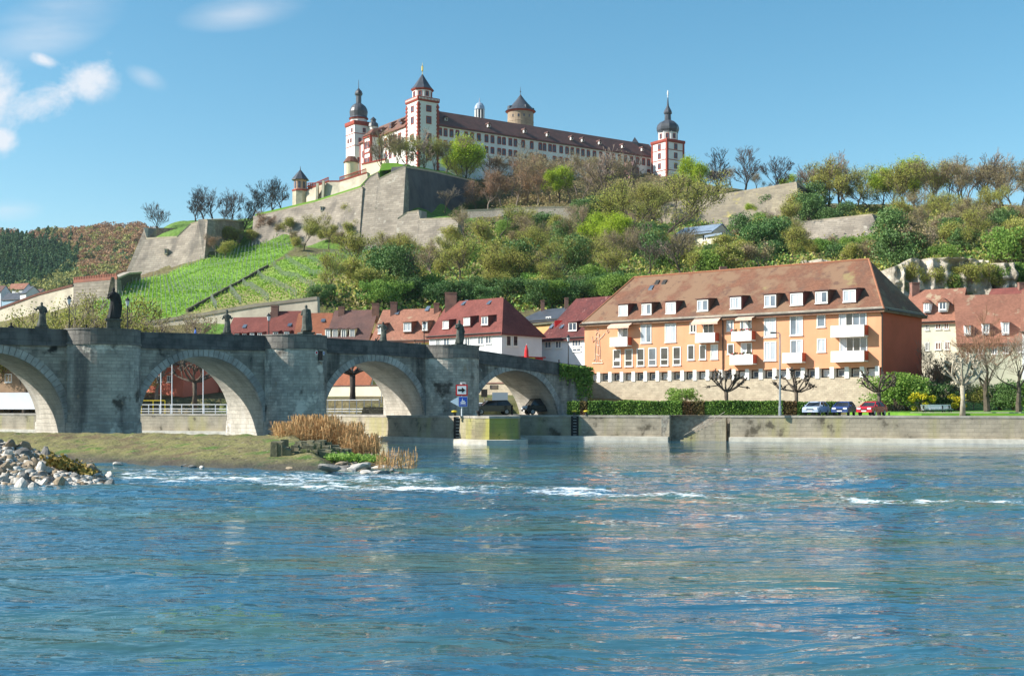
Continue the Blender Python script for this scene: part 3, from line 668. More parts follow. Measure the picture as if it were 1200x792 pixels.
# spandrel walls with arch openings: columns of quads, both faces, soffit and top
ss = set(np.arange(s_start, s_end, .5).tolist()+[s_end])
for c_, r in arches:
    for k in range(41): ss.add(c_-r*math.cos(math.pi*k/40))
ss = sorted(s for s in ss if s_start <= s <= s_end)
vb = MB(); sof = MB()
for a, b in zip(ss[:-1], ss[1:]):
    if b-a < 1e-4: continue
    mid = (a+b)/2; za = arch_z(a); zb = arch_z(b)
    inside = arch_z(mid) is not None
    def lowz(s, z):
        if not inside: return -1.0
        if z is not None: return z
        c_, r = min(arches, key=lambda q: abs(abs(s-q[0])-q[1])); top = deck(c_)-2.15 if c_ < 50 else 7.95
        return top-r*.98
    la, lb = lowz(a, za), lowz(b, zb)
    ta, tb = deck(a)-PAR, deck(b)-PAR
    vb.add([bp(a, 0, la), bp(b, 0, lb), bp(b, 0, tb), bp(a, 0, ta), bp(a, -WB, la), bp(b, -WB, lb), bp(b, -WB, tb), bp(a, -WB, ta)], [[0, 1, 2, 3], [5, 4, 7, 6], [3, 2, 6, 7]])
    if inside: sof.add([bp(a, 0, la), bp(b, 0, lb), bp(b, -WB, lb), bp(a, -WB, la)], [[3, 2, 1, 0]])
for c_, r in arches:
    top = deck(c_)-2.15 if c_ < 50 else 7.95; zs = top-r*.98
    for sg in (-1, 1): sof.add([bp(c_+sg*r, 0, -1), bp(c_+sg*r, -WB, -1), bp(c_+sg*r, -WB, zs), bp(c_+sg*r, 0, zs)], [[0, 1, 2, 3] if sg > 0 else [3, 2, 1, 0]])
vb.add([bp(s_end, 0, -1), bp(s_end, -WB, -1), bp(s_end, -WB, deck(s_end)-PAR), bp(s_end, 0, deck(s_end)-PAR)], [[0, 1, 2, 3]])
vb.build('spandrel_wall', m_bridge, bridge); sof.build('arch_soffit', m_flank, bridge)
for c_, r in arches:
    top = deck(c_)-2.15 if c_ < 50 else 7.95; zs = top-r*.98; mb = MB(); n = 40
    for k in range(n):
        a0, a1 = math.pi*k/n, math.pi*(k+1)/n; g = .004
        q_ = [(c_-rr*math.cos(an), zs+rr*.98*math.sin(an)) for an in (a0+g, a1-g) for rr in (r-.02, r+.72)]
        mb.hexa([bp(q_[i][0], .07, q_[i][1]) for i in (0, 2, 3, 1)], [bp(q_[i][0], -.3, q_[i][1]) for i in (0, 2, 3, 1)])
    mb.build('arch_ring', m_vous, bridge)
# parapets (front, back), string course, roadway
def par_strip(o0, o1, zlo, zhi, name, m, s0=s_start, s1=s_end+.6):
    mb = MB(); st = np.arange(s0, s1+.01, 1.5)
    mb.rings([[bp(s, o0, deck(s)+zlo), bp(s, o1, deck(s)+zlo), bp(s, o1, deck(s)+zhi), bp(s, o0, deck(s)+zhi)] for s in st]); return mb.build(name, m, bridge)
par_strip(.08, -.38, -PAR, -.14, 'parapet', m_bridge_dark); par_strip(.13, -.43, -.14, 0, 'parapet_coping', m_bridge_dark)
par_strip(-WB+.38, -WB-.08, -PAR, -.1, 'parapet', m_bridge_dark)
par_strip(.16, .0, -PAR-.16, -PAR+.02, 'string_course', m_bridge_dark, s_start, s_end)
par_strip(-.4, -WB+.4, -PAR-.1, -PAR+.16, 'roadway', m_tread)
for i, c_ in enumerate(piers):
    for side in (1, -1):
        n = 18; d0 = deck(c_)+.05
        def ring(z, r, flat=1.0):
            out = []
            for k in range(n+1):
                an = math.pi*k/n; o = math.sin(an)*r*flat; s = c_-math.cos(an)*r
                out.append(bp(s, o if side > 0 else -WB-o, z))
            out.append(bp(c_+r, -.5 if side > 0 else -WB+.5, z)); out.append(bp(c_-r, -.5 if side > 0 else -WB+.5, z))
            return out if side > 0 else out[::-1]
        mb = MB(); mb.rings([ring(-1, HWD+.22), ring(2.2, HWD+.1), ring(2.25, HWD), ring(d0-PAR-.1, HWD)], 0); p_ = mb.build('pier', m_pier, bridge)
        mb = MB(); mb.rings([ring(d0-PAR-.1, HWD+.1), ring(d0-PAR+.1, HWD+.1)]); mb.rings([ring(d0-PAR+.1, HWD+.02), ring(d0-.14, HWD+.02)]); mb.rings([ring(d0-.14, HWD+.08), ring(d0, HWD+.08)])
        cp_ = mb.build('pier_parapet', mat('pier_parapet_stone', (.26, .24, .21), (.17, .155, .14), .9, 8, .9, .03, 4, streak=((.06, .06, .055), .7, .7), brick=(1.3, .6, (.08, .08, .07), .5, .8)), bridge)
        if side > 0 and i in (4,):
            mb = MB(); an = 2.05
            for (u0, z0, w_, h_) in ((c_+.55, 8.35, .75, .95),): pass
# abutment on the far bank
mb = MB(); mb.hexa([bp(s_end-.05, .05, 1), bp(s_end+.6, .05, 1), bp(s_end+.6, -WB, 1), bp(s_end-.05, -WB, 1)], [bp(s_end-.05, .05, deck(s_end)-PAR), bp(s_end+.6, .05, deck(s_end+.6)-PAR), bp(s_end+.6, -WB, deck(s_end+.6)-PAR), bp(s_end-.05, -WB, deck(s_end)-PAR)])
mb.build('abutment', m_bridge, bridge)
# ------------------------------------------------------------------ castle on the hill
def win_obj(parent, fac, u, z, w, h, o=0.0, frame=m_red, pane=m_cwin, name='window', fr=.22, arch=False, cross=False):
    """one far window: frame proud of the wall and dark pane, a single small part"""
    mb = MB()
    for (a, b, c, d) in ((u-w/2-fr, u-w/2, z-h/2-fr, z+h/2+fr), (u+w/2, u+w/2+fr, z-h/2-fr, z+h/2+fr), (u-w/2, u+w/2, z+h/2, z+h/2+fr), (u-w/2, u+w/2, z-h/2-fr, z-h/2)):
        fac.box(mb, a, b, c, d, o, o+.16, 0)
    if arch: fac.box(mb, u-w/2-fr*.5, u+w/2+fr*.5, z+h/2+fr, z+h/2+fr*2.2, o, o+.2, 0)
    fac.box(mb, u-w/2+.01, u+w/2-.01, z-h/2+.01, z+h/2-.01, o, o+.05, 1)
    if cross: fac.box(mb, u-.06, u+.06, z-h/2+.01, z+h/2-.01, o+.05, o+.09, 0); fac.box(mb, u-w/2+.01, u-.06, z-.05, z+.05, o+.05, o+.085, 0); fac.box(mb, u+.06, u+w/2-.01, z-.05, z+.05, o+.05, o+.085, 0)
    return mb.build(name, [frame, pane], parent)
def roof_solid(parent, A, B, depth, ze, zr, hl=0.0, hr=0.0, ov=.5, th=.3, m=None, name='roof', wallm=None, zb=None, back_ze=None, gov=.25):
    """pitched roof over the plan rectangle A-B (front) x depth (away from the viewer); hl/hr hip insets (0 = gable)"""
    f = Fac(A, B); L = f.L; dr = ov*(zr-ze)/(depth/2)
    go_l = ov if hl else gov; go_r = ov if hr else gov
    e = [f.P(-go_l, ze-dr, ov), f.P(L+go_r, ze-dr, ov), f.P(L+go_r, ze-dr, -depth-ov), f.P(-go_l, ze-dr, -depth-ov)]
    r = [f.P(hl if hl else -go_l, zr, -depth/2), f.P(L-hr if hr else L+go_r, zr, -depth/2)]
    v = e+r; fs = [[0, 1, 5, 4], [2, 3, 4, 5]]
    if hl: fs.append([3, 0, 4])
    if hr: fs.append([1, 2, 5])
    n = len(v); v2 = v+[p-Vector((0, 0, th)) for p in v]; F2 = fs+[[i+n for i in q[::-1]] for q in fs]
    rim = [0, 1]+([2] if hr else [5, 2])+([3] if hl else [3, 4])
    rim = [0, 1]+([] if hr else [5])+[2, 3]+([] if hl else [4])
    for i in range(len(rim)):
        a, b = rim[i], rim[(i+1) % len(rim)]; F2.append([b, a, a+n, b+n])
    mb = MB(); mb.add(v2, F2); o = mb.build(name, m, parent)
    return o
def wall_block(parent, A, B, depth, z0, ze, zr=None, gl=False, gr=False, m=None, name='wall'):
    f = Fac(A, B); L = f.L; mb = MB()
    mb.hexa([f.P(0, z0, 0), f.P(L, z0, 0), f.P(L, z0, -depth), f.P(0, z0, -depth)], [f.P(0, ze, 0), f.P(L, ze, 0), f.P(L, ze, -depth), f.P(0, ze, -depth)])
    for g, u0, u1 in ((gl, 0, .3), (gr, L-.3, L)):
        if g:
            zt = zr-.32; k = .15*(depth/2)/(zr-ze)
            mb.hexa([f.P(u0, ze-.02, -.3), f.P(u1, ze-.02, -.3), f.P(u1, zt, -depth/2), f.P(u0, zt, -depth/2)][:4], [f.P(u0, ze-.02, -depth+.3), f.P(u1, ze-.02, -depth+.3), f.P(u1, zt, -depth/2-.01), f.P(u0, zt, -depth/2-.01)])
    return mb.build(name, m, parent)
KC = Vector((-35.96, 474.0)); ru = Vector((.825, .565)); lu = Vector((-.565, .825))
castle = thing('castle_main_wing', 'long white castle wing with dark roof stretching right from the tall square tower', 'castle', (-28.8, 479, 95))
wa = KC+ru*8.7; wb = wa+ru*113
cf = Fac(wa, wb)
wall_block(castle, wa, wb, 14, 88, 113.6, m=m_white)
roof_solid(castle, wa, wb, 14, 113.7, 120.6, ov=.6, m=m_darktile)
mb = MB(); cf.box(mb, 0, cf.L, 112.9, 113.5, 0, .35); mb.build('cornice', m_red, castle)
mb = MB(); cf.box(mb, 0, cf.L, 104.1, 104.35, 0, .12); mb.build('string_course', m_wtrim, castle)
wins = [514.5+1.2, 522, 529, 536, 546, 553, 561, 570, 577, 585, 590.5, 598, 604, 613, 623, 633, 638, 644.5, 649.5, 657.5, 664.5, 670.5, 677, 683, 689.5, 696.5, 704, 712, 719, 726, 733, 740, 747, 754, 760]
for i, px in enumerate(wins):
    u = cf.hit(px, 165)[0]
    if not 1 < u < cf.L-1: continue
    win_obj(castle, cf, u, 110.6, 1.25, 2.3, arch=True, fr=.25)
    if i % 4 != 1 or px < 600: win_obj(castle, cf, u, 106.2, 1.25, 1.9, arch=True, fr=.25)
    if i % 3 != 1: win_obj(castle, cf, u, 102.2, 1.1, 1.5, fr=.22)
rfm = Fac(wa, wb)
for px in (522, 572, 614, 641, 669, 682, 702, 729, 752):
    u = cf.hit(px, 155, -2.4)[0]; z = 113.7+2.4*.986
    mb = MB(); cf.box(mb, u-.55, u+.55, z-.2, z+1.0, -2.4, -1.5, 1); mb.hexa([cf.P(u-.75, z+.95, -1.35), cf.P(u+.75, z+.95, -1.35), cf.P(u+.75, z+.95, -3.6), cf.P(u-.75, z+.95, -3.6)], [cf.P(u-.08, z+1.8, -1.4), cf.P(u+.08, z+1.8, -1.4), cf.P(u+.08, z+1.8, -4.2), cf.P(u-.08, z+1.8, -4.2)], 0)
    cf.box(mb, u-.4, u+.4, z-.05, z+.85, -1.5, -1.44, 0)
    mb.build('dormer', [m_darktile, m_wtrim], castle)
mb = MB(); p = cf.P(cf.L*.93, 120.6, -7); mb.hexa([p+Vector((-1.4, -1.4, -3)), p+Vector((1.4, -1.4, -3)), p+Vector((1.4, 1.4, -3)), p+Vector((-1.4, 1.4, -3))], [p+Vector((-1.4, -1.4, -.4)), p+Vector((1.4, -1.4, -.4)), p+Vector((1.4, 1.4, -.4)), p+Vector((-1.4, 1.4, -.4))]); mb.lathe(p+Vector((0, 0, -.4)), [(2.1, 0), (.05, 2.6)], 4, phase=R(45)); mb.build('roof_turret', m_slate, castle)
# small gabled stair gables on the far end of the wing
pg = thing('castle_gable_house', 'small pink-gabled house at the foot of the long castle wing', 'house', (0, 0, 0)); ga = pl(738, 520); gb = pl(748, 523)
wall_block(pg, ga, gb, 6, 92, 102, 106.5, True, True, m=mat('pink_plaster', (.4, .2, .2), (.33, .17, .17), .5)); gf = Fac(ga, gb)
mb = MB(); mb.hexa([gf.P(-.3, 101.6, .5), gf.P(gf.L+.3, 101.6, .5), gf.P(gf.L+.3, 101.6, -6.3), gf.P(-.3, 101.6, -6.3)], [gf.P(gf.L/2-.05, 108, .5), gf.P(gf.L/2+.05, 108, .5), gf.P(gf.L/2+.05, 108, -6.3), gf.P(gf.L/2-.05, 108, -6.3)]); mb.build('roof', mat('purple_slate', (.16, .09, .1), None), pg)
win_obj(pg, gf, gf.L/2, 100, 1, 1.5)
# left wing, sunlit
lwing = thing('castle_side_wing', 'sunlit white castle wing with brown roof between the square tower and the onion tower', 'castle', (-50, 500, 95))
la = KC+lu*48; lb = KC+lu*9.2
lf = Fac(la, lb)
wall_block(lwing, la, lb, 13, 88, 114.0, m=m_white)
roof_solid(lwing, la, lb, 13, 114.1, 120.4, hl=5, ov=.7, m=m_broof)
mb = MB(); lf.box(mb, -.2, lf.L, 113.0, 113.8, 0, .45); mb.build('cornice', m_red, lwing)
mb = MB(); mb.hexa([lf.P(-.12, 88, .12), lf.P(.7, 88, .12), lf.P(.7, 88, -.3), lf.P(-.12, 88, -.3)], [lf.P(-.12, 113, .12), lf.P(.7, 113, .12), lf.P(.7, 113, -.3), lf.P(-.12, 113, -.3)]); mb.build('quoin', m_red, lwing)
for u in (33.6, 29.8, 26.0, 22.4):
    win_obj(lwing, lf, u, 109.6, 1.5, 2.6, arch=True, fr=.38, cross=True); win_obj(lwing, lf, u, 104.4, 1.3, 2.2, arch=True, fr=.35)
for u in (3, 6.2): win_obj(lwing, lf, u, 108.5, 1.2, 2.2, fr=.3); win_obj(lwing, lf, u, 103, 1.2, 2.2, fr=.3)
for u, v in ((34, 1.2), (29, 3.4), (25, 1.4), (21, 3.6), (17, 1.4), (11, 3.0)):
    z = 114.1+v*.97; mb = MB(); mb.hexa([lf.P(u-.9, z-.1, -v+.9), lf.P(u+.9, z-.1, -v+.9), lf.P(u+.9, z+.3, -v-1.8), lf.P(u-.9, z+.3, -v-1.8)], [lf.P(u-.9, z+.75, -v+.9), lf.P(u+.9, z+.75, -v+.9), lf.P(u+.9, z+1.9, -v-1.8), lf.P(u-.9, z+1.9, -v-1.8)]); lf.box(mb, u-.7, u+.7, z, z+.6, -v+.9, -v+.94, 1); mb.build('dormer', [m_broof, m_cwin], lwing)
# oriel bay
ob = thing('castle_oriel_tower', 'red-framed projecting bay tower on the sunlit castle wing', 'tower', (-60, 495, 95)); mb = MB()
lf.box(mb, 12, 18, 90, 112.6, 0, 4.5); mb.build('wall', m_white, ob)
mb = MB()
for u in (12, 17.4):
    lf.box(mb, u, u+.6, 90, 112.7, 4.42, 4.75)
lf.box(mb, 11.8, 18.2, 112.6, 113.3, -.1, 5.0); lf.box(mb, 12.6, 17.4, 106.2, 106.8, 4.5, 4.75); lf.box(mb, 12.6, 17.4, 99.8, 100.4, 4.5, 4.75)
for q in (0.3, 3.9): mb.hexa([lf.P(18, 90, q), lf.P(18.2, 90, q), lf.P(18.2, 90, q+.6), lf.P(18, 90, q+.6)][::-1], [lf.P(18, 112.6, q), lf.P(18.2, 112.6, q), lf.P(18.2, 112.6, q+.6), lf.P(18, 112.6, q+.6)][::-1])
mb.build('red_framing', m_red, ob)
for u in (13.9, 16.1):
    for z in (109.6, 103.2, 97): win_obj(ob, lf, u, z, 1.1, 2.2, o=4.5, fr=.28)
mb = MB(); mb.hexa([lf.P(11.4, 113.3, 5.3), lf.P(18.6, 113.3, 5.3), lf.P(18.6, 113.3, -1), lf.P(11.4, 113.3, -1)], [lf.P(14, 116.6, 2), lf.P(16, 116.6, 2), lf.P(16, 117.6, -3), lf.P(14, 117.6, -3)]); mb.build('roof', mat('red_brown_tiles', (.16, .07, .05), None), ob)
# square tower
def sq(c, h, z, rot=None): return [c+Vector((a*ru.x*h+b*lu.x*h, a*ru.y*h+b*lu.y*h, 0)) for a, b in ((-1, -1), (1, -1), (1, 1), (-1, 1))]
def sqr(cx, cy, h, z): return [Vector((cx+(a*ru.x+b*lu.x)*h, cy+(a*ru.y+b*lu.y)*h, z)) for a, b in ((-1, -1), (1, -1), (1, 1), (-1, 1))]
def square_tower(t, corner, w, z0, z1, band, quoins=True, wm=m_white):
    c = corner+ru*w/2+lu*w/2; cx, cy = c
    mb = MB(); mb.hexa(sqr(cx, cy, w/2, z0), sqr(cx, cy, w/2, z1)); mb.build('wall', wm, t)
    if quoins:
        mb = MB()
        for a, b in ((-1, -1), (1, -1), (-1, 1)):
            p = c+ru*a*(w/2-.28)+lu*b*(w/2-.28); z = z0; k = 0
            while z < z1-.6:
                hw = .42 if k % 2 else .62; mb.hexa(sqr(p.x, p.y, hw, z), sqr(p.x, p.y, hw, z+.7)); z += .72; k += 1
            mb.build('quoin', m_red, t); mb = MB()
    mb = MB(); mb.hexa(sqr(cx, cy, w/2+.25, z1), sqr(cx, cy, w/2+.45, z1+.5)); mb.rings([sqr(cx, cy, w/2+.4, z1+.5), sqr(cx, cy, w/2+.4, z1+band), sqr(cx, cy, w/2+.1, z1+band), sqr(cx, cy, w/2+.1, z1+.5)]); mb.build('balustrade', m_red, t)
    return c
mt_ = thing('castle_square_tower', 'tall white square castle tower with red corner stones and pointed slate roof', 'tower', (KC.x, KC.y, 95))
c = square_tower(mt_, KC, 9.0, 88, 121.6, 1.7)
rface = Fac(KC, KC+ru*9); lface = Fac(KC+lu*9, KC)
for z in (119, 114.6, 108, 100.5):
    win_obj(mt_, rface, 4.7, z, 1.7, 2.4 if z < 118 else 1.9, fr=.3, cross=True); win_obj(mt_, lface, 4.6, z, 1.5, 2.2 if z < 118 else 1.8, fr=.35)
mb = MB()
for f_ in (rface, lface):
    for k in range(14): f_.box(mb, .2+k*.64, .48+k*.64, 122.3, 123.0, .42, .5)
    mb.build('baluster_row', m_wtrim, mt_); mb = MB()
mb = MB(); mb.lathe((c.x, c.y, 0), [(3.9, 121.6), (3.9, 126.6)], 8, phase=R(22.5)+math.atan2(ru.y, ru.x)); mb.build('lantern_room', m_white, mt_)
mb = MB(); mb.lathe((c.x, c.y, 0), [(4.1, 126.4), (4.55, 126.9), (4.5, 127.1)], 8, phase=R(22.5)+math.atan2(ru.y, ru.x)); mb.build('eaves', m_red, mt_)
mb = MB(); mb.lathe((c.x, c.y, 0), [(4.6, 127.1), (3.4, 128.4), (1.5, 131.2), (.25, 133.1)], 8, phase=R(22.5)+math.atan2(ru.y, ru.x)); mb.build('roof', m_slate, mt_)
mb = MB(); mb.lathe((c.x, c.y, 0), [(.12, 133), (.12, 134.2), (.4, 134.5), (.4, 136.2), (.1, 136.6), (.06, 137.6)], 8); mb.build('finial', m_gold, mt_)
for an in range(8):
    a = math.atan2(ru.y, ru.x)+R(45)*an; nv = Vector((math.cos(a), math.sin(a)))
    if nv.y < .4:
        p0 = c+nv*3.61; tv = Vector((-nv.y, nv.x)); ff = Fac((p0-tv*1.5), (p0+tv*1.5))
        if ff.n.dot(nv) < 0: ff = Fac((p0+tv*1.5), (p0-tv*1.5))
        win_obj(mt_, ff, 1.5, 125.0, .9, 1.5, fr=.25)
# onion tower at the left
def onion(t, c, z0, prof, m=m_slate, n=16, name='onion_dome'): mb = MB(); mb.lathe((c.x, c.y, 0), prof, n); return mb.build(name, m, t, smooth=False)
ot = thing('castle_onion_tower', 'white left castle tower with round slate dome and small lantern on top', 'tower', (-68, 522, 95))
K2 = pl(415.5, 518.5); c = square_tower(ot, K2, 7.9, 88, 122.6, 1.7, quoins=False)
f2 = Fac(K2, K2+ru*7.9); f3 = Fac(K2+lu*7.9, K2)
for z, u in ((120.6, 4.5), (116.2, 2.5), (108, 2.0), (101, 2.3)): win_obj(ot, f2, u, z, .9, 1.5, fr=.22)
for z, u in ((120.6, 5.5), (116.4, 4.6), (116.4, 2.2), (107.5, 3.8)): win_obj(ot, f3, u, z, .8, 1.3, fr=.22)
mb = MB()
for z in (118.9, 113.7): mb.hexa(sqr(c.x, c.y, 4.05, z), sqr(c.x, c.y, 4.05, z+.3))
mb.build('string_course', m_red, ot)
mb = MB(); mb.lathe((c.x, c.y, 0), [(3.6, 124), (3.6, 125.9)], 8); mb.build('drum', m_white, ot)
mb = MB(); mb.lathe((c.x, c.y, 0), [(4.0, 125.7), (4.1, 126.2)], 8); mb.build('eaves', m_red, ot)
onion(ot, c, 0, [(4.15, 126.2), (3.6, 126.9), (3.75, 128), (3.9, 129), (3.6, 130.2), (2.9, 131.4), (1.8, 132.3), (1.2, 132.6)])
onion(ot, c, 0, [(1.15, 132.5), (1.15, 136.0), (1.55, 136.1), (1.7, 136.8), (1.35, 137.8), (.6, 138.6), (.15, 139.2), (.08, 142.6)], n=8, name='lantern')
tt = thing('castle_stair_turret', 'tiny white turret with dark cap beside the left onion-domed castle tower', 'turret', (-57, 520, 110)); p = pl(437.5, 521)
mb = MB(); mb.lathe((p.x, p.y, 0), [(1.8, 112), (1.8, 122)], 10); mb.build('wall', m_white, tt)
mb = MB(); mb.lathe((p.x, p.y, 0), [(2.2, 122), (2.0, 123.4), (1.1, 124.1), (1.1, 125), (1.3, 125.1), (.2, 126.2)], 10); mb.build('cap', m_slate, tt)
# chapel cupola
cc = thing('chapel_cupola', 'small domed cupola rising behind the ridge of the long castle wing', 'cupola', (-15, 520, 118)); p = pl(562, 522)
mb = MB(); mb.lathe((p.x, p.y, 0), [(8, 120), (6.8, 123), (2.6, 124.8), (2.4, 125.2)], 16); mb.build('dome_roof', mat('lead_roof', (.5, .55, .62), None, rough=.5), cc)
mb = MB(); mb.lathe((p.x, p.y, 0), [(1.9, 125), (1.9, 129.5)], 10); mb.build('drum', m_slate, cc)
mb = MB()
for k in range(10): a = 2*math.pi*k/10; mb.lathe((p.x+1.95*math.cos(a), p.y+1.95*math.sin(a), 0), [(.18, 125.2), (.18, 129.4)], 4)
mb.build('column', m_wtrim, cc)
mb = MB(); mb.lathe((p.x, p.y, 0), [(2.15, 129.5), (2.2, 129.8), (2.0, 131), (1.3, 132.1), (.3, 132.6), (.08, 134.6)], 12); mb.build('dome', mat('pale_lead_dome', (.33, .4, .5), None, rough=.4), cc)
# keep
kp = thing('round_keep', 'round stone keep with conical slate roof behind the long castle wing', 'tower', (3, 540, 110)); p = pl(610, 538)
mb = MB(); mb.lathe((p.x, p.y, 0), [(5.8, 108), (5.65, 132.2)], 28); mb.build('wall', m_keep, kp)
mb = MB(); mb.lathe((p.x, p.y, 0), [(5.72, 127.6), (5.8, 127.8), (5.72, 128.0)], 28); mb.build('string_course', m_keep, kp)
mb = MB(); mb.lathe((p.x, p.y, 0), [(5.9, 131.9), (6.5, 132.4), (6.4, 132.6)], 28); mb.build('eaves', m_red, kp)
mb = MB(); mb.lathe((p.x, p.y, 0), [(6.7, 132.5), (6.1, 133.1), (4.2, 134.9), (2, 137.4), (.3, 139.7), (.12, 140.2), (.1, 140.9), (.35, 141.2), (.1, 141.6), (.06, 143.2)], 24); mb.build('roof', m_slate, kp)
for a in (-150, -60, 20):
    d = Vector((math.cos(R(a)), math.sin(R(a)))); q_ = p+d*5.2; mb = MB(); tv = Vector((-d.y, d.x))
    mb.hexa([Vector((q_.x, q_.y, 132.4))+Vector((tv.x*a1+d.x*b1, tv.y*a1+d.y*b1, 0)) for a1, b1 in ((-.9, -1.5), (.9, -1.5), (.9, 1), (-.9, 1))], [Vector((q_.x, q_.y, 134.4))+Vector((tv.x*a1+d.x*b1, tv.y*a1+d.y*b1, 0)) for a1, b1 in ((-.9, -1.5), (.9, -1.5), (.9, .8), (-.9, .8))]); mb.build('dormer', m_slate, kp)
mb = MB(); 
for a in (-125, -100, -75, -50):
    d = Vector((math.cos(R(a)), math.sin(R(a)))); q_ = p+d*5.66; mb.obox((q_.x-.3, q_.y-.1, 129.3), (.6, 0, 0), (0, .4, 0), (0, 0, 1.1))
mb.build('window', m_cwin, kp)
# right onion tower
rt = thing('castle_onion_tower', 'slender white castle tower with black onion dome and spire at the right end', 'tower', (68, 530, 95))
K3 = pl(781.5, 529); c = square_tower(rt, K3, 9.8, 88, 117.7, 1.3, quoins=False)
f4 = Fac(K3, K3+ru*9.8); f5 = Fac(K3+lu*9.8, K3)
mb = MB()
for a, b in ((-1, -1), (1, -1), (-1, 1)):
    q_ = c+ru*a*4.6+lu*b*4.6; mb.hexa(sqr(q_.x, q_.y, .46, 88), sqr(q_.x, q_.y, .46, 117.7)); mb.build('quoin', m_red, rt); mb = MB()
for z in (105.6, 110.1, 114.4): mb.hexa(sqr(c.x, c.y, 5.03, z), sqr(c.x, c.y, 5.03, z+.28))
mb.build('string_course', m_red, rt)
for z in (116.1, 112.2, 107.8, 103): win_obj(rt, f4, 5.0, z, 1.3, 2.0, fr=.25); win_obj(rt, f5, 5.0, z, 1.2, 1.9, fr=.3)
mb = MB(); mb.lathe((c.x, c.y, 0), [(4.35, 117.8), (4.35, 122.8)], 8, phase=R(22.5)+math.atan2(ru.y, ru.x)); mb.build('drum', m_white, rt)
for an in (5, 6, 7, 4):
    a = math.atan2(ru.y, ru.x)+R(45)*an; nv = Vector((math.cos(a), math.sin(a))); p0 = c+nv*4.03; tv = Vector((-nv.y, nv.x)); ff = Fac((p0-tv*1.5), (p0+tv*1.5))
    if ff.n.dot(nv) < 0: ff = Fac((p0+tv*1.5), (p0-tv*1.5))
    win_obj(rt, ff, 1.5, 120.9, .9, 1.7, fr=.22)
onion(rt, c, 0, [(4.6, 122.6), (4.45, 123.0), (4.85, 123.9), (4.9, 124.9), (4.5, 126.2), (3.4, 127.3), (1.8, 128.1), (1.4, 128.4)], n=8)
onion(rt, c, 0, [(1.45, 128.2), (1.35, 130.8), (1.7, 131.0), (1.85, 131.6), (1.5, 132.6), (.85, 133.7), (.45, 134.7), (.3, 136.6), (.12, 138.2)], n=8, name='spire')
mb = MB(); mb.lathe((c.x, c.y, 0), [(.1, 138), (.3, 138.4), (.12, 138.7), (.35, 139.4), (.3, 140.6), (.05, 141.4)], 6); mb.build('finial', mat('white_finial', (.8, .8, .8), None), rt)
# low round bastion turret and garden structures
bt = thing('round_wall_turret', 'squat pale turret with brown cap on the terrace wall beneath the onion tower', 'turret', (-65, 500, 95)); p = pl(411.5, 498)
mb = MB(); mb.lathe((p.x, p.y, 0), [(2.75, 94), (2.7, 102.4)], 20); mb.build('wall', m_cream, bt)
mb = MB(); mb.lathe((p.x, p.y, 0), [(3.2, 102.3), (3.15, 102.6), (1.6, 104.8), (.4, 105)], 12); mb.build('roof', mat('red_brown_tiles', (.16, .07, .05), None), bt)
# ------------------------------------------------------------------ ramparts
def rampart(name, label, top, bot, m, th=4.0, cope=m_coping, cap=True, turf=0, fill=0.0):
    """battered retaining wall; top / bot = [(px, py, Y)...] as seen; real thickness th, coping and turf on top"""
    T = [at(*p) for p in top]; B_ = [at(*p) for p in bot]
    root = thing(name, label, 'rampart', (T[0].x, T[0].y, B_[0].z)); n = 6
    vs, fs = [], []
    N_ = []
    for i in range(len(T)):
        d = (T[min(i+1, len(T)-1)]-T[max(i-1, 0)]); d.z = 0; d.normalize(); N_.append(Vector((d.y, -d.x, 0)))
    rg = []
    for t_, b_, nn in zip(T, B_, N_):
        rg.append([b_-Vector((0, 0, 6)), b_, t_, t_-nn*th, b_-nn*(th+2)-Vector((0, 0, 6))])
    mb = MB(); mb.rings([r[::-1] for r in rg]); mb.build('wall', m, root)
    if cap:
        mb = MB(); mb.rings([[t_+nn*.25-Vector((0, 0, .5)), t_+nn*.35+Vector((0, 0, .06)), t_-nn*1.2+Vector((0, 0, .08)), t_-nn*1.2-Vector((0, 0, .5))][::-1] for t_, nn in zip(T, N_)]); mb.build('coping', cope, root)
    if turf:
        mb = MB(); mb.rings([[t_-nn*.9-Vector((0, 0, .5)), t_-nn*1.1+Vector((0, 0, turf*.55)), t_-nn*(3+turf)+Vector((0, 0, turf)), t_-nn*(7+turf)+Vector((0, 0, turf)), t_-nn*(8+turf)-Vector((0, 0, 1))][::-1] for t_, nn in zip(T, N_)]); mb.build('turf', m_turf, root)
    return root
rampart('left_bastion_wall', 'grey battered bastion wall far left with a notch below the lone tree', [(169.5, 267, 402), (172.5, 279, 400), (208, 277, 395.6), (224, 262, 395.0), (243.5, 257, 392.6)], [(147, 321, 394), (150.7, 323, 393.6), (194.9, 327, 388.8), (214.7, 318, 386.6), (239, 309, 384)], m_fort)
rampart('left_bastion_flank', 'shaded flank of the far left bastion facing right', [(243.5, 257.2, 393), (262, 256.5, 418), (286, 259, 440)], [(239.5, 308, 384.5), (258, 305, 412), (286, 300, 436)], m_fort, th=3)
rampart('bastion_recess_wall', 'dark inner wall behind the notch of the far left bastion', [(173, 268, 410), (190, 267, 410), (209, 268, 410)], [(173, 281, 409), (190, 281, 409), (209, 281, 409)], m_dryst, th=2, cap=False)
rampart('long_rampart_wall', 'long grey rampart wall climbing from the vineyard towards the big bastion', [(297, 254, 428), (330, 246.5, 424), (370, 237, 419), (425, 219.5, 410)], [(294, 292, 420), (326, 290, 415), (366, 290, 408), (420, 296, 399)], m_fort, turf=2.0)
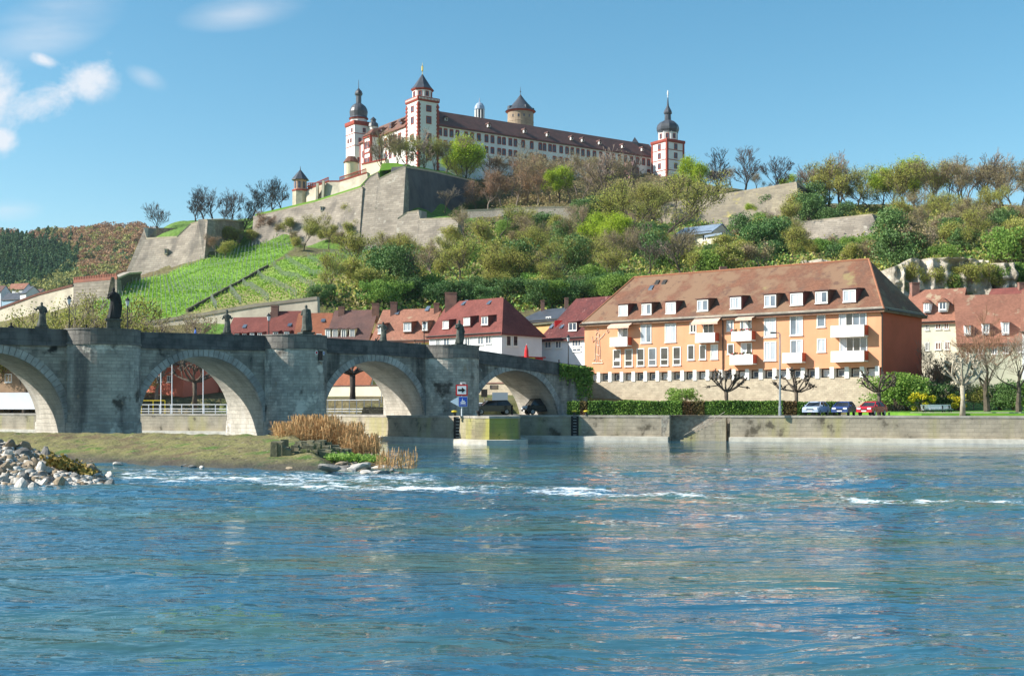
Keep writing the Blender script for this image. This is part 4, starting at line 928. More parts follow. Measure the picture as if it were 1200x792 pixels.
rampart('great_bastion_wall', 'largest bastion wall with a sharp corner and turf top, lit by the sun', [(421, 221, 411.3), (432, 208, 411.8), (442.5, 202, 411.4), (444, 209.5, 410.1), (475.5, 194.5, 408.2)], [(412, 304, 399), (423.5, 304, 397.6), (434.5, 305, 396.3), (436, 305, 396.1), (469, 308, 392)], m_fort, th=5, turf=1.2)
rampart('great_bastion_flank', 'deeply shaded right flank of the largest bastion', [(475.5, 195, 408.5), (505, 200, 432), (556, 212, 462)], [(469.5, 262, 404), (505, 262, 424), (556, 256, 452)], mat('shaded_flank_stone', (.13, .125, .125), (.08, .08, .085), .2, 9, .95, .05, 1.2), th=5, turf=1.4)  # darker copy of the rampart stone, flank shade put into its colour
rampart('lower_bastion_wall', 'pale lower bastion wall stepping out in front of the largest bastion', [(466, 256, 390.8), (477, 249, 390.6), (491, 246.5, 389.4), (492.5, 256.5, 387.7), (538, 255, 382.9)], [(460, 309, 383), (471, 309, 381.8), (485, 308, 380.2), (486.5, 308, 380), (531, 300, 375)], m_fort, th=4)
rampart('rubble_terrace_wall', 'broken pale rubble terrace wall beneath the russet trees', [(540, 246.5, 401), (580, 245, 401), (620, 243, 400), (673, 242, 399)], [(540, 272, 398), (580, 272, 398), (620, 270, 397), (673, 268, 396)], m_rubble, th=3)
rampart('ivy_terrace_corner', 'dark ivy-hung corner of the rubble terrace wall', [(673, 242, 399), (712, 246, 425)], [(673, 270, 397), (712, 268, 420)], mat('ivy_wall_stone', (.07, .08, .04), (.04, .05, .03), .5, 8, .95, .1, 2), th=3)
rampart('right_bastion_wall', 'tan sunlit bastion wall stained with yellow lichen above the cottage', [(770, 240, 424), (800, 235, 421), (870, 224, 413), (933.5, 213.5, 405)], [(768, 272, 415), (800, 270, 412), (868, 268, 402), (939, 270, 392)], m_forty, th=4)
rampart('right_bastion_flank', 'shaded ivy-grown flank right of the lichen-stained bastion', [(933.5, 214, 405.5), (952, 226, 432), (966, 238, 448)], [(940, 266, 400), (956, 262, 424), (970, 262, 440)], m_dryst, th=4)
rampart('outer_bastion_wall', 'low grey bastion wall furthest right above the cliff', [(938, 260, 368), (975, 256, 364), (1022, 251, 358)], [(938, 290, 362), (975, 288, 357), (1035, 283, 350)], m_fort, th=3)
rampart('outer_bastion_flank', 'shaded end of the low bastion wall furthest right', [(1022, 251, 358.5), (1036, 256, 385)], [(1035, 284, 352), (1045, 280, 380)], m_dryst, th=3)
# terrace walls under the castle
rampart('terrace_wall', 'buttressed terrace wall between the gazebo and the squat turret', [(359, 222, 462), (385, 212, 458), (398, 212, 457), (430, 202, 452)], [(359, 240, 459), (385, 234, 455), (398, 230, 454), (432, 220, 449)], m_fortw, th=2, cope=m_red)
rampart('castle_retaining_wall', 'cream retaining wall beneath the projecting bay tower', [(424, 192, 480), (440, 188.5, 476), (452, 186, 473)], [(424, 217, 479), (440, 212, 475), (452, 208, 472)], m_cream, th=2, cope=m_red)
mb = MB(); tw = thing('balustrade', 'red-brown balustrade along the terrace wall left of the squat turret', 'balustrade', (-75, 460, 85))
for (x0, y0, Y0, x1, y1, Y1, n_) in ((361, 220.5, 462, 385, 210.5, 458, 22), (398, 210.5, 457, 429, 200.5, 452, 26)):
    for k in range(n_+1):
        a = k/n_; p = at(x0+(x1-x0)*a, y0+(y1-y0)*a, Y0+(Y1-Y0)*a); mb.obox((p.x-.1, p.y, p.z-.6), (.2, 0, 0), (0, .2, 0), (0, 0, 1.3))
    a_, b_ = at(x0, y0, Y0), at(x1, y1, Y1); mb.tube([a_+Vector((0, .1, .8)), b_+Vector((0, .1, .8))], .2, 4)
mb.build('balusters', m_red, tw)
for i, (px, py) in enumerate(((372, 222), (379, 219), (404, 217), (415, 213))):
    b_ = thing('buttress', ['leftmost', 'second', 'third', 'rightmost'][i]+' dark buttress of the terrace wall between the gazebo and the squat turret', 'buttress', (0, 0, 0), 'buttresses of the terrace wall'); p = at(px, py-4, 456.5); mb = MB(); mb.hexa([p+Vector(v) for v in ((-.4, -2.2, -6), (.4, -2.2, -6), (.4, 1.5, -6), (-.4, 1.5, -6))], [p+Vector(v) for v in ((-.4, -.3, 1), (.4, -.3, 1), (.4, 1.5, 1), (-.4, 1.5, 1))]); mb.build('shaft', m_fortw, b_)
gzb = thing('garden_gazebo', 'octagonal gazebo with slate roof at the left end of the castle terrace', 'gazebo', (-80, 462, 80)); p = pl(352, 463)
mb = MB(); mb.lathe((p.x, p.y, 0), [(3.1, 74), (3.0, 84.6)], 8, phase=R(22.5)); mb.build('base', m_fortw, gzb)
mb = MB(); mb.lathe((p.x, p.y, 0), [(3.2, 84.6), (3.2, 85.2)], 8, phase=R(22.5)); mb.build('cornice', m_red, gzb)
mb = MB(); mb.lathe((p.x, p.y, 0), [(2.4, 85.2), (2.4, 89)], 8, phase=R(22.5)); mb.build('wall', mat('pink_gazebo_plaster', (.55, .36, .27), (.45, .28, .2), .8), gzb)
for k in range(8):
    a = R(45*k); d = Vector((math.cos(a), math.sin(a))); q_ = p+d*2.25; tv = Vector((-d.y, d.x)); mb = MB(); mb.obox((q_.x-tv.x*.45, q_.y-tv.y*.45, 85.7), (tv.x*.9, tv.y*.9, 0), (d.x*.1, d.y*.1, 0), (0, 0, 2.4)); mb.build('window', m_cwin, gzb)
mb = MB(); mb.lathe((p.x, p.y, 0), [(3.35, 88.9), (3.3, 89.1), (1.6, 91.2), (.2, 92.8), (.05, 94.2)], 8, phase=R(22.5)); mb.build('roof', m_slate, gzb)
lg = thing('garden_gallery', 'dark open gallery with balustrade behind the terrace right of the gazebo', 'gallery', (-72, 475, 85))
gf = Fac(pl(361, 474), pl(391, 471)); mb = MB(); gf.box(mb, 0, gf.L, 80, 88.2, -3, 0); mb.build('wall', mat('dark_gallery_stone', (.2, .15, .12), (.1, .08, .07), .8), lg)  # wall in mottled dark brown stone
mb = MB(); gf.box(mb, -.3, gf.L+.3, 88.2, 88.7, -3.3, .3)
for k in range(12): gf.box(mb, k*gf.L/11-.15, k*gf.L/11+.15, 88.7, 89.6, -.1, .1)
gf.box(mb, -.2, gf.L+.2, 89.6, 89.9, -.2, .2); mb.build('balustrade', m_red, lg)
for k in range(4): mb = MB(); gf.box(mb, 1+k*2.2, 2.3+k*2.2, 84.5, 87.2, 0, .08); mb.build('window', m_cwin, lg)
# watch-holes in the ramparts
for (px, py, Y, lb_) in ((194.5, 295, 393.2, 'small arched slit window in the far left bastion wall'), (377, 245, 415.5, 'small slit window in the long rampart wall'), (441.5, 247, 405.2, 'small slit window high in the largest bastion wall')):
    p = at(px, py, Y); t = thing('slit_window', lb_, 'window', p); mb = MB(); mb.obox(p+Vector((-.45, -.3, -.9)), (.9, 0, 0), (0, 3, 0), (0, 0, 1.5)); mb.obox(p+Vector((-.55, -.4, .6)), (1.1, 0, 0), (0, 3, 0), (0, 0, .3)); mb.build('surround', m_fortw, t); mb = MB(); mb.obox(p+Vector((-.22, -.34, -.4)), (.44, 0, 0), (0, .2, 0), (0, 0, .9)); mb.build('slit', m_cwin, t)
# ------------------------------------------------------------------ lower hill walls
rampart('vineyard_foot_wall', 'long cream retaining wall along the foot of the vineyard', [(150, 380, 234), (232, 368, 232), (300, 356.5, 230), (372, 348, 228)], [(150, 398, 233.5), (232, 390, 231.5), (300, 380, 229.5), (372, 366, 227.5)], m_fortw, th=1)
rampart('hill_defence_wall', 'long wall with reddish coping climbing past the vineyard, far left', [(-60, 384, 334), (0, 360.5, 328), (45, 344, 323), (86, 333.5, 318)], [(-60, 428, 332), (0, 404, 326), (45, 388, 321), (86, 372, 316)], m_fortw, th=1.2, cope=mat('red_tile_coping', (.26, .12, .09), (.18, .09, .07), .8))
w_ = rampart('crenellated_wall', 'grey wall with red brick battlements at the left edge of the vineyard', [(86, 332, 318), (137, 327.5, 313)], [(86, 372, 316), (137, 352, 312)], m_fort, th=1.5, cap=False)
mb = MB(); a_, b_ = at(86, 331.7, 318), at(137, 327.2, 313); d = b_-a_; n_ = 26; dn = d.normalized()
mb.obox(a_, d, (0, .8, 0), (0, 0, .8))
for k in range(n_): mb.obox(a_+d*(k/n_)+Vector((0, 0, .8)), d*(.6/n_), (0, .8, 0), (0, 0, .7))
mb.build('battlement', mat('battlement_brick', (.38, .15, .10), (.28, .12, .09), .9), w_)
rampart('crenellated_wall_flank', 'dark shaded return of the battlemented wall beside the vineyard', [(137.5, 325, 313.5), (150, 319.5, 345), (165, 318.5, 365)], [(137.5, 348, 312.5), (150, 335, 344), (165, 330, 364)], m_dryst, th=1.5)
dv = thing('vineyard_division_wall', 'thin dark stone wall dividing the two vineyard plots diagonally', 'wall', (0, 0, 0)); dp = [hit_ground(218+95*k/24, 366.5-52.5*k/24) for k in range(25)]; mb = MB()
mb.rings([[p+Vector((0, 0, -1)), p+Vector((.5, -.2, -1)), p+Vector((.5, -.2, .75)), p+Vector((0, 0, .75))] for p in dp if p]); mb.build('masonry', m_dryst, dv)
# ------------------------------------------------------------------ the long orange apartment house
OB = pl(1033, 148); OA = OB+Vector((-.786, .618))*43.2
of = Fac(OA, OB); OD = 13.4; OZE = 15.75; OZR = 22.25
ap = thing('apartment_house', 'long orange apartment house with weathered tiled roof and white balconies on the quay', 'apartment house', (OB.x, OB.y, 3))
MU = .065
def owin(x0, y0, x1, y1, panes=2, kind=None, parent=None, fac=of, fr=.13, o=0.0, name='window', bars=True):
    u0, u1, z0, z1 = fac.rect(x0, y0, x1, y1, o)

    mb = MB(); p = parent or ap
    for a in ((u0, u0+fr, z0, z1), (u1-fr, u1, z0, z1), (u0+fr, u1-fr, z1-fr, z1), (u0+fr, u1-fr, z0, z0+fr)): fac.box(mb, *a, o-.02, o+.07)
    for k in range(1, panes):
        uc = u0+(u1-u0)*k/panes; fac.box(mb, uc-.06, uc+.06, z0+fr, z1-fr, o-.02, o+.05)
    fac.box(mb, u0-.06, u1+.06, z0-.09, z0, o-.02, o+.16)
    w = mb.build(name, m_wtrim, p)
    gl = kind or m_glass
    for k in range(panes):
        a = u0+fr+(u1-u0-2*fr)*k/panes; b = u0+fr+(u1-u0-2*fr)*(k+1)/panes; mb = MB(); fac.box(mb, a+.01, b-.01, z0+fr+.005, z1-fr-.005, o-.015, o+.012)
        mb.build('pane', gl[k % len(gl)] if isinstance(gl, list) else gl, w)
    return u0, u1, z0, z1
ZB, ZC = 8.55, 7.3      # underside of the orange storeys, sill of the cellar windows
wall_block(ap, OA, OB, OD, ZB, OZE, m=m_orange, name='front_wall')
ap_end = Fac(OB, OB+Vector((.618, .786))*OD)
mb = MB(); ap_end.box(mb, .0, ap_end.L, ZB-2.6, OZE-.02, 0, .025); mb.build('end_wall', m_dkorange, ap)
mb = MB(); of.box(mb, .02, of.L-.02, 2.5, ZC, -OD+.1, .0); mb.build('base_wall', m_basestone, ap)
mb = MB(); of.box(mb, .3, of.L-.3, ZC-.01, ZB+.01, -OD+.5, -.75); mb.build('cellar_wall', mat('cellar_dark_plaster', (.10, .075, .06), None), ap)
npil = 23; stp = (of.L-1.0)/(npil-1)
for k in range(npil):
    u = .5+stp*k; mb = MB(); of.box(mb, u-.27, u+.27, ZC-.12, ZB+.02, -.76, .09); mb.build('pillar', m_wtrim, ap)
    if k < npil-1:
        mb = MB(); c0 = u+stp/2
        for a in ((c0-.45, c0-.37, ZC+.12, ZC+.98), (c0+.37, c0+.45, ZC+.12, ZC+.98), (c0-.37, c0+.37, ZC+.9, ZC+.98), (c0-.37, c0+.37, ZC+.12, ZC+.2)): of.box(mb, *a, -.76, -.68)
        w = mb.build('window', m_wtrim, ap); mb = MB(); of.box(mb, c0-.37, c0+.37, ZC+.2, ZC+.9, -.76, -.72); mb.build('pane', m_glass if k % 3 else m_curtain, w)
mb = MB(); of.box(mb, 0, of.L, ZB-.12, ZB+.05, 0, .06); mb.build('band_course', m_orange, ap)
roof_solid(ap, OA, OB, OD, OZE, OZR, hl=4.0, hr=4.3, ov=.55, th=.22, m=m_roofa)
mb = MB(); of.box(mb, -.3, of.L+.3, OZE-.42, OZE-.08, 0, .30); ap_end.box(mb, .3, ap_end.L, OZE-.42, OZE-.08, .02, .30); mb.build('eaves_board', m_cope, ap)
mb = MB(); mb.tube([of.P(-.5, OZE-.42, .62), of.P(of.L+.5, OZE-.42, .62)], .09, 6); mb.tube([ap_end.P(.6, OZE-.42, .62), ap_end.P(ap_end.L+.4, OZE-.42, .62)], .09, 6); mb.build('gutter', m_gutter, ap)
for px in (847.5,): u = of.hit(px, 400)[0]; mb = MB(); mb.tube([of.P(u, OZE-.5, .55), of.P(u, OZE-.9, .12), of.P(u, ZB-.1, .12)], .075, 6); mb.build('downpipe', m_gutter, ap)
mb = MB(); mb.tube([of.P(of.L-.05, OZE-.5, .5), of.P(of.L+.12, OZE-1, .12), of.P(of.L+.12, 3, .12)], .08, 6); mb.build('downpipe', m_gutter, ap)
# hip ridge tiles
e1 = [of.P(of.L+.5, OZE-.5, .5), of.P(of.L-4.3, OZR+.05, -OD/2)]; e0 = [of.P(4, OZR+.05, -OD/2), of.P(of.L-4.3, OZR+.05, -OD/2)]
mb = MB(); mb.tube(e1, .13, 6); mb.tube(e0, .13, 6); mb.tube([of.P(-.5, OZE-.5, .5), e0[0]], .13, 6); mb.build('ridge_tiles', mat('ridge_tile', (.36, .15, .08), (.28, .12, .07), 2), ap)
# front windows, read off row by row
G, Cn, D = m_glass, m_curtain, m_darkglass
for r, pn, kd in (((751, 380, 763.6, 402), 2, [Cn, G]), ((779.3, 379, 792.5, 401), 2, [Cn, Cn]), ((808.5, 377.5, 816.4, 390), 2, D), ((851.7, 375, 860, 388), 2, [Cn, G]),
                  ((895.5, 372, 909.6, 395), 2, Cn), ((925.8, 370, 941, 393), 2, [G, Cn]), ((957.3, 368.8, 967.4, 383.4), 1, G),
                  ((852.5, 402.7, 860.4, 415), 1, D), ((895.5, 400, 909.9, 422.6), 2, [Cn, Cn]), ((957.6, 396.6, 968, 412.5), 1, Cn),
                  ((805.8, 404, 814, 421.8), 1, D), ((819.6, 403.8, 827.6, 421.3), 1, D), ((833, 403.4, 841.6, 420.8), 1, Cn)): owin(*r, panes=pn, kind=kd)
for k, (x0, x1) in enumerate(((718.5, 727.6), (732.3, 741.6), (746.4, 755.4), (760, 769.5), (774, 783.5), (788.6, 798))):
    dy = -.045*(x0-718); u0, u1, z0, z1 = owin(x0, 409.4+dy, x1, 429.8+dy*.6, panes=1, kind=[D, D, D, G, D, D][k])
    mb = MB(); of.box(mb, u0+.13, u1-.13, z0+.75, z0+.87, 0, .06); mb.build('transom', m_wtrim, ap)
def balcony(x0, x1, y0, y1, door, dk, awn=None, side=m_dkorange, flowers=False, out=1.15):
    u0, za = of.hit(x0, (y0+y1)/2, out); u1, zb = of.hit(x1, (y0+y1)/2, out); zt = of.hit((x0+x1)/2, y0, out)[1]; z0 = of.hit((x0+x1)/2, y1, out)[1]
    owin(*door, panes=dk[0], kind=dk[1])
    mb = MB(); of.box(mb, u0, u1, z0, zt, out-.1, out); b = mb.build('balcony', m_wtrim, ap)
    mb = MB(); of.box(mb, u0, u1, z0-.12, z0+.04, 0, out+.04); mb.build('slab', m_wtrim, b)
    mb = MB(); of.box(mb, u1-.08, u1, z0+.05, zt-.02, 0, out-.1); mb.build('side_panel', side, b)  # right side: its shade is in the panel colour
    mb = MB(); of.box(mb, u0, u0+.08, z0+.05, zt-.02, 0, out-.1); mb.build('side_panel', m_wtrim, b)
    if flowers:
        rr = random.Random(x0); mb = MB()
        for k in range(26):
            u = u0+(u1-u0)*rr.random(); mb.sphere(of.P(u, zt+.08+rr.random()*.16, out+.03), .09+.06*rr.random(), 5, 3, rr.choice((0, 0, 1)))
        mb.build('flower_box', [mat('balcony_plants', (.06, .10, .03), (.12, .06, .04), 3), mat('pink_blossom', (.55, .12, .14), None)], b)
    if awn:
        a0, _ = of.hit(awn[0], awn[1], 1.0); a1, _ = of.hit(awn[2], awn[3], 1.0); zt2 = of.hit(awn[0], awn[1], .2)[1]; zb2 = of.hit(awn[0], awn[3], 1.3)[1]
        mb = MB(); mb.hexa([of.P(a0, zt2-.06, .05), of.P(a1, zt2-.06, .05), of.P(a1, zb2-.06, 1.5), of.P(a0, zb2-.06, 1.5)][::-1], [of.P(a0, zt2, .05), of.P(a1, zt2, .05), of.P(a1, zb2, 1.5), of.P(a0, zb2, 1.5)][::-1])
        of.box(mb, a0, a1, zb2-.28, zb2-.03, 1.48, 1.52); mb.build('awning', m_awning, b)
balcony(714.5, 735, 395, 405, (724.4, 384, 736, 399), (2, [Cn, G]), (714, 378, 739, 383))
balcony(814.5, 837.6, 390, 400.3, (824, 379, 836.6, 394), (2, D), (812, 371, 843, 378.5))
balcony(857, 880.5, 388, 398.5, (867.6, 374.5, 881, 391), (3, [G, Cn, G]), (863.6, 370.5, 883, 373.6), flowers=True)
balcony(855, 882, 415.5, 426.2, (868.4, 401.5, 881.4, 416), (2, [Cn, D]), side=m_dkorange, flowers=True)
balcony(916.5, 939.6, 413.3, 424, (926.3, 398, 941, 415), (2, [G, Cn]))
balcony(973.3, 1012.5, 381, 393.6, (983.3, 366.4, 1015.7, 383), (4, [Cn, m_darkglass, G, G]), out=1.35)
balcony(973.5, 1012.5, 411, 422.8, (984, 395, 1016.5, 413), (4, [Cn, D, D, G]), out=1.35)
# dormers
for k, (x0, y0, x1, y1) in enumerate(((725.2, 357.6, 735.8, 370), (752.2, 356, 763.6, 368.6), (780.3, 354.3, 792, 367.4), (817.2, 351.5, 830, 364.5), (855.7, 348.3, 868.6, 361.8), (895.8, 345.7, 909.6, 359.8), (926.3, 343.6, 940.9, 357.6), (955.5, 341.7, 970, 355.3), (988, 339.6, 1003, 353.7))):
    sb = -.55; u0, u1, z0, z1 = of.rect(x0, y0, x1, y1, sb); sl = (OZR-OZE)/(OD/2)
    zr_ = lambda o: OZE+(-o)*sl
    mb = MB(); bz = (z1+.15-OZE)/sl+.5
    mb.hexa([of.P(u0-.12, z0-.35, sb-.02), of.P(u1+.12, z0-.35, sb-.02), of.P(u1+.12, z0-.35, -bz), of.P(u0-.12, z0-.35, -bz)], [of.P(u0-.12, z1+.1, sb-.02), of.P(u1+.12, z1+.1, sb-.02), of.P(u1+.12, z1+.22, -bz), of.P(u0-.12, z1+.22, -bz)])
    d_ = mb.build('dormer', m_roofa if k % 2 else m_roofb, ap)
    mb = MB(); mb.hexa([of.P(u0-.25, z1+.1, sb+.22), of.P(u1+.25, z1+.1, sb+.22), of.P(u1+.25, z1+.24, -bz-.3), of.P(u0-.25, z1+.24, -bz-.3)], [of.P(u0-.25, z1+.2, sb+.22), of.P(u1+.25, z1+.2, sb+.22), of.P(u1+.25, z1+.36, -bz-.3), of.P(u0-.25, z1+.36, -bz-.3)]); mb.build('dormer_roof', m_roofd, d_)
    owin(x0, y0, x1, y1, panes=2, kind=[Cn, G] if k % 2 else [Cn, Cn], parent=d_, o=sb+.01)
for px, py in ((770, 331), (778.5, 330.8), (763, 338)):
    u, z = of.hit(px, py, -5.0); o = -(z-OZE)/((OZR-OZE)/(OD/2)); u = of.hit(px, py, o)[0]; mb = MB(); mb.hexa([of.P(u-.3, z-.45, o+.3), of.P(u+.3, z-.45, o+.3), of.P(u+.3, z+.0, o-.3), of.P(u-.3, z+.0, o-.3)], [of.P(u-.3, z-.1, o+.3), of.P(u+.3, z-.1, o+.3), of.P(u+.3, z+.45, o-.3), of.P(u-.3, z+.45, o-.3)]); mb.build('skylight', m_gutter if py < 335 else m_glass, ap)
mb = MB(); c_ = of.P(17.5, OZR, -OD/2-1.5); mb.box(c_.x-.5, c_.x+.5, c_.y-.4, c_.y+.4, OZR-1.2, OZR+.75); mb.build('chimney', m_chim, ap)
# plaster relief of a robed figure on the left of the front
mb = MB(); u, z = of.hit(700.5, 405, 0)
def line(pts, r=.07): mb.tube([of.P(u+a, z+b, .03) for a, b in pts], r, 4)
line([(-.3, -2.4), (-.45, -1), (-.3, .6), (-.25, 1.2)]); line([(.35, -2.4), (.4, -.8), (.3, .6), (.2, 1.2)]); line([(0, -2.3), (.05, -.5), (-.05, .8)]); line([(-.25, 1.2), (-.3, 1.6), (0, 1.9), (.3, 1.6), (.2, 1.2), (-.25, 1.2)])
line([(-.3, .9), (-.8, .5), (-.9, 1.3)]); line([(.28, .9), (.75, 1.2), (1.2, 1.7)]); line([(-.9, -2.45), (.9, -2.45)], .1); line([(-.7, -2.1), (-.35, -1.8)]); line([(.4, -2.0), (.8, -2.15)]); line([(-.18, 2.0), (0, 2.4), (.18, 2.0)]); line([(1.5, 1.9), (1.75, 2.15), (1.9, 1.9), (1.7, 1.7), (1.5, 1.9)]); line([(-.15, .2), (.2, .0)]); line([(-.2, -1.2), (.25, -1.4)])
mb.build('wall_relief', mat('sgraffito_plaster', (.72, .60, .48), (.66, .5, .38), 3), ap)
mb = MB(); of.box(mb, u+2.9, u+3.9, z-2.3, z-1.85, 0, .05); mb.build('plaque', m_wtrim, ap)
# ------------------------------------------------------------------ other houses
def house(name, label, A, B, depth, z0, ze, zr, wm, rm, hl=0, hr=0, gl=None, gr=None, group=None, dormers=(), wins=(), chim=(), sky_=(), ov=.45, cat='house', endm=None):
    f = Fac(A, B); t = thing(name, label, cat, (f.a.x, f.a.y, z0), group)
    gl = (hl == 0) if gl is None else gl; gr = (hr == 0) if gr is None else gr
    wall_block(t, A, B, depth, z0, ze, zr, gl, gr, m=wm)
    roof_solid(t, A, B, depth, ze, zr, hl, hr, ov=ov, th=.2, m=rm)
    mb = MB(); mb.tube([f.P(-.3, ze-.35, ov+.12), f.P(f.L+.3, ze-.35, ov+.12)], .09, 5); mb.build('gutter', m_gutter, t)
    for q_ in dormers:
        x0, y0, x1, y1 = q_[:4]; sb = -.5; u0, u1, za, zb = f.rect(x0, y0, x1, y1, sb); sl = (zr-ze)/(depth/2); bz = min((zb+.15-ze)/sl+.6, depth/2)
        mb = MB(); mb.hexa([f.P(u0-.1, za-.3, sb), f.P(u1+.1, za-.3, sb), f.P(u1+.1, za-.3, -bz), f.P(u0-.1, za-.3, -bz)], [f.P(u0-.1, zb+.05, sb), f.P(u1+.1, zb+.05, sb), f.P(u1+.1, zb+.25, -bz), f.P(u0-.1, zb+.25, -bz)])
        d_ = mb.build('dormer', q_[4] if len(q_) > 4 else rm, t)
        if len(q_) > 5:   # gabled dormer roof
            mb = MB(); uc = (u0+u1)/2; hw = (u1-u0)/2+.3; h = hw*.8
            mb.hexa([f.P(uc-hw, zb, sb+.2), f.P(uc+hw, zb, sb+.2), f.P(uc+hw, zb, -bz), f.P(uc-hw, zb, -bz)], [f.P(uc-.03, zb+h, sb+.2), f.P(uc+.03, zb+h, sb+.2), f.P(uc+.03, zb+h, -bz-1), f.P(uc-.03, zb+h, -bz-1)]); mb.build('dormer_roof', rm, d_)
        else:
            mb = MB(); mb.hexa([f.P(u0-.2, zb+.05, sb+.25), f.P(u1+.2, zb+.05, sb+.25), f.P(u1+.2, zb+.4, -bz-.5), f.P(u0-.2, zb+.4, -bz-.5)], [f.P(u0-.2, zb+.15, sb+.25), f.P(u1+.2, zb+.15, sb+.25), f.P(u1+.2, zb+.5, -bz-.5), f.P(u0-.2, zb+.5, -bz-.5)]); mb.build('dormer_roof', rm, d_)
        owin(x0, y0, x1, y1, panes=2, kind=m_curtain if int(x0) % 2 else m_glass, parent=d_, fac=f, o=sb+.01, fr=.12)
    for q_ in wins: owin(*q_[:4], panes=q_[4] if len(q_) > 4 else 2, kind=q_[5] if len(q_) > 5 else m_glass, parent=t, fac=f, fr=.12)
    for u, z, w, h in chim:
        mb = MB(); c = f.P(u, z, -depth/2+.3); mb.obox(c-Vector((w/2, w/2, 2)), (w, 0, 0), (0, w, 0), (0, 0, h+2)); mb.obox(c+Vector((-w/2-.06, -w/2-.06, h)), (w+.12, 0, 0), (0, w+.12, 0), (0, 0, .15)); mb.build('chimney', m_chim, t)
    for px, py in sky_:
        sl = (zr-ze)/(depth/2); o = -depth*.3
        for _ in range(6): u, z = f.hit(px, py, o); o = -(z-ze)/sl
        mb = MB(); mb.hexa([f.P(u-.35, z-.35, o+.5), f.P(u+.35, z-.35, o+.5), f.P(u+.35, z+.4, o-.5), f.P(u-.35, z+.4, o-.5)], [f.P(u-.35, z-.22, o+.42), f.P(u+.35, z-.22, o+.42), f.P(u+.35, z+.53, o-.58), f.P(u-.35, z+.53, o-.58)]); mb.build('skylight', m_glass, t)
    return t, f
def zat(py, Y): return CH+(HY-py)*Y/F
# white corner house with large red roof
A = pl(503, 201); B = pl(588, 190)
ze = zat(387, 190)
h1, f1 = house('corner_house', 'white corner house with big dark red hipped roof just behind the bridge end', A, B, 9.3, 4, ze, ze+5.6, m_wallw, m_roofb, hl=0, hr=4.0,
   dormers=((519, 376, 526, 385), (543.5, 372, 551, 381), (564.5, 371, 572, 380.5)),
   wins=((511, 397, 516, 408), (520, 396, 527, 407), (545, 395, 551, 405), (560, 394, 567, 404), (569, 393, 576, 403)), sky_=((544, 355), (574, 354)), chim=((.6, ze+5.0, 1.9, 1.9),))
fe = Fac(f1.b, f1.b-f1.n*9.3)
for r in ((593, 393, 599, 406), (601, 393, 607, 406)): owin(*r, panes=1, kind=m_darkglass, parent=h1, fac=fe, fr=.15)
# row houses going left
def row(name, label, x0, x1, Y0, Y1, ye, hr_, wm, rm, ydep=8.5, **k):
    A, B = pl(x0, Y0), pl(x1, Y1); z = zat(ye, Y1); return house(name, label, A, B, ydep, 4, z, z+hr_, wm, rm, hl=0, hr=0, **k)
row('yellow_house', 'yellow house with orange-brown roof and dormers left of the white corner house', 436, 503, 206, 202, 396, 5.2, m_wally, m_roofe, dormers=((443, 380, 449, 391), (473, 378, 482, 388), (495, 377, 501, 387)), wins=((463, 398, 470, 408), (487, 398, 494, 408)), sky_=((501, 362), (466, 366)), chim=((2, zat(396, 200)+5, 1.1, 1.4), (10, zat(396, 200)+5, .9, 1)))
row('brown_roofed_house', 'pale house with brown roof and four white dormers in the row behind the bridge', 382, 431, 211, 209, 398, 5.4, m_wallc, m_roofd, dormers=((381.5, 386, 387, 396, m_wallc), (390, 386, 395.5, 396, m_wallc), (400, 386, 405.5, 396, m_wallc), (410, 386, 415.5, 396, m_wallc)), chim=((1.2, zat(398, 207)+4.6, 1, 1.4), (7.5, zat(398, 207)+5.1, 1.2, 1.3)))
row('orange_roofed_house', 'narrow house with bright orange tiled roof behind the robed bridge statue', 344, 382, 212, 211.5, 400, 5.2, m_wallc, m_roofc, sky_=((379, 375),), wins=((356, 391, 362, 399), (371, 391, 377, 399)), chim=())
row('red_roofed_house', 'house with smooth red roof between the robed bridge statue and its chimney', 311, 345, 214, 213, 400, 5.6, m_wallw, m_roofb, sky_=((340, 380),), dormers=((320, 389, 326, 394), (333, 388.5, 339, 393.5)), chim=((0.2, zat(400, 212.5)+4.6, 1.2, 1.8),))
row('red_roofed_house', 'house with long red roof furthest left in the row, right of the mitred statue', 262, 311, 217, 215, 400, 4.6, m_wallw, m_roofb, sky_=((287, 382),), dormers=((275, 391, 280, 396), (284, 391, 289, 396), (293, 390, 298, 395.5), (302, 390, 307, 395)), chim=((7.6, zat(400, 214.5)+3.6, .9, 1.6),))
# maroon roofed house right of the corner house
A, B = pl(634, 201), pl(722, 190); ze = zat(395, 200)
h2, f2h = house('maroon_roofed_house', 'white house with maroon tiled roof between the corner house and the orange apartment house', A, B, 10, 4, ze, ze+6.4, m_wallw, m_darkroof, hl=3.2, hr=0, gr=True,
   dormers=((666.5, 378, 676, 387.5),), wins=((638.5, 400, 646, 408), (651, 399.5, 658, 408), (670.5, 398, 681, 406, 3), (671, 408, 681, 412, 2)), sky_=((647, 382), (659, 382)))
mb = MB(); u, z = f2h.hit(655, 379, -1.5); mb.obox(f2h.P(u-.6, z-.6, -1.2), (1.2, 0, 0), (0, 1, 0), (0, 0, 1.1)); mb.build('roof_hatch', m_rpaint, h2)
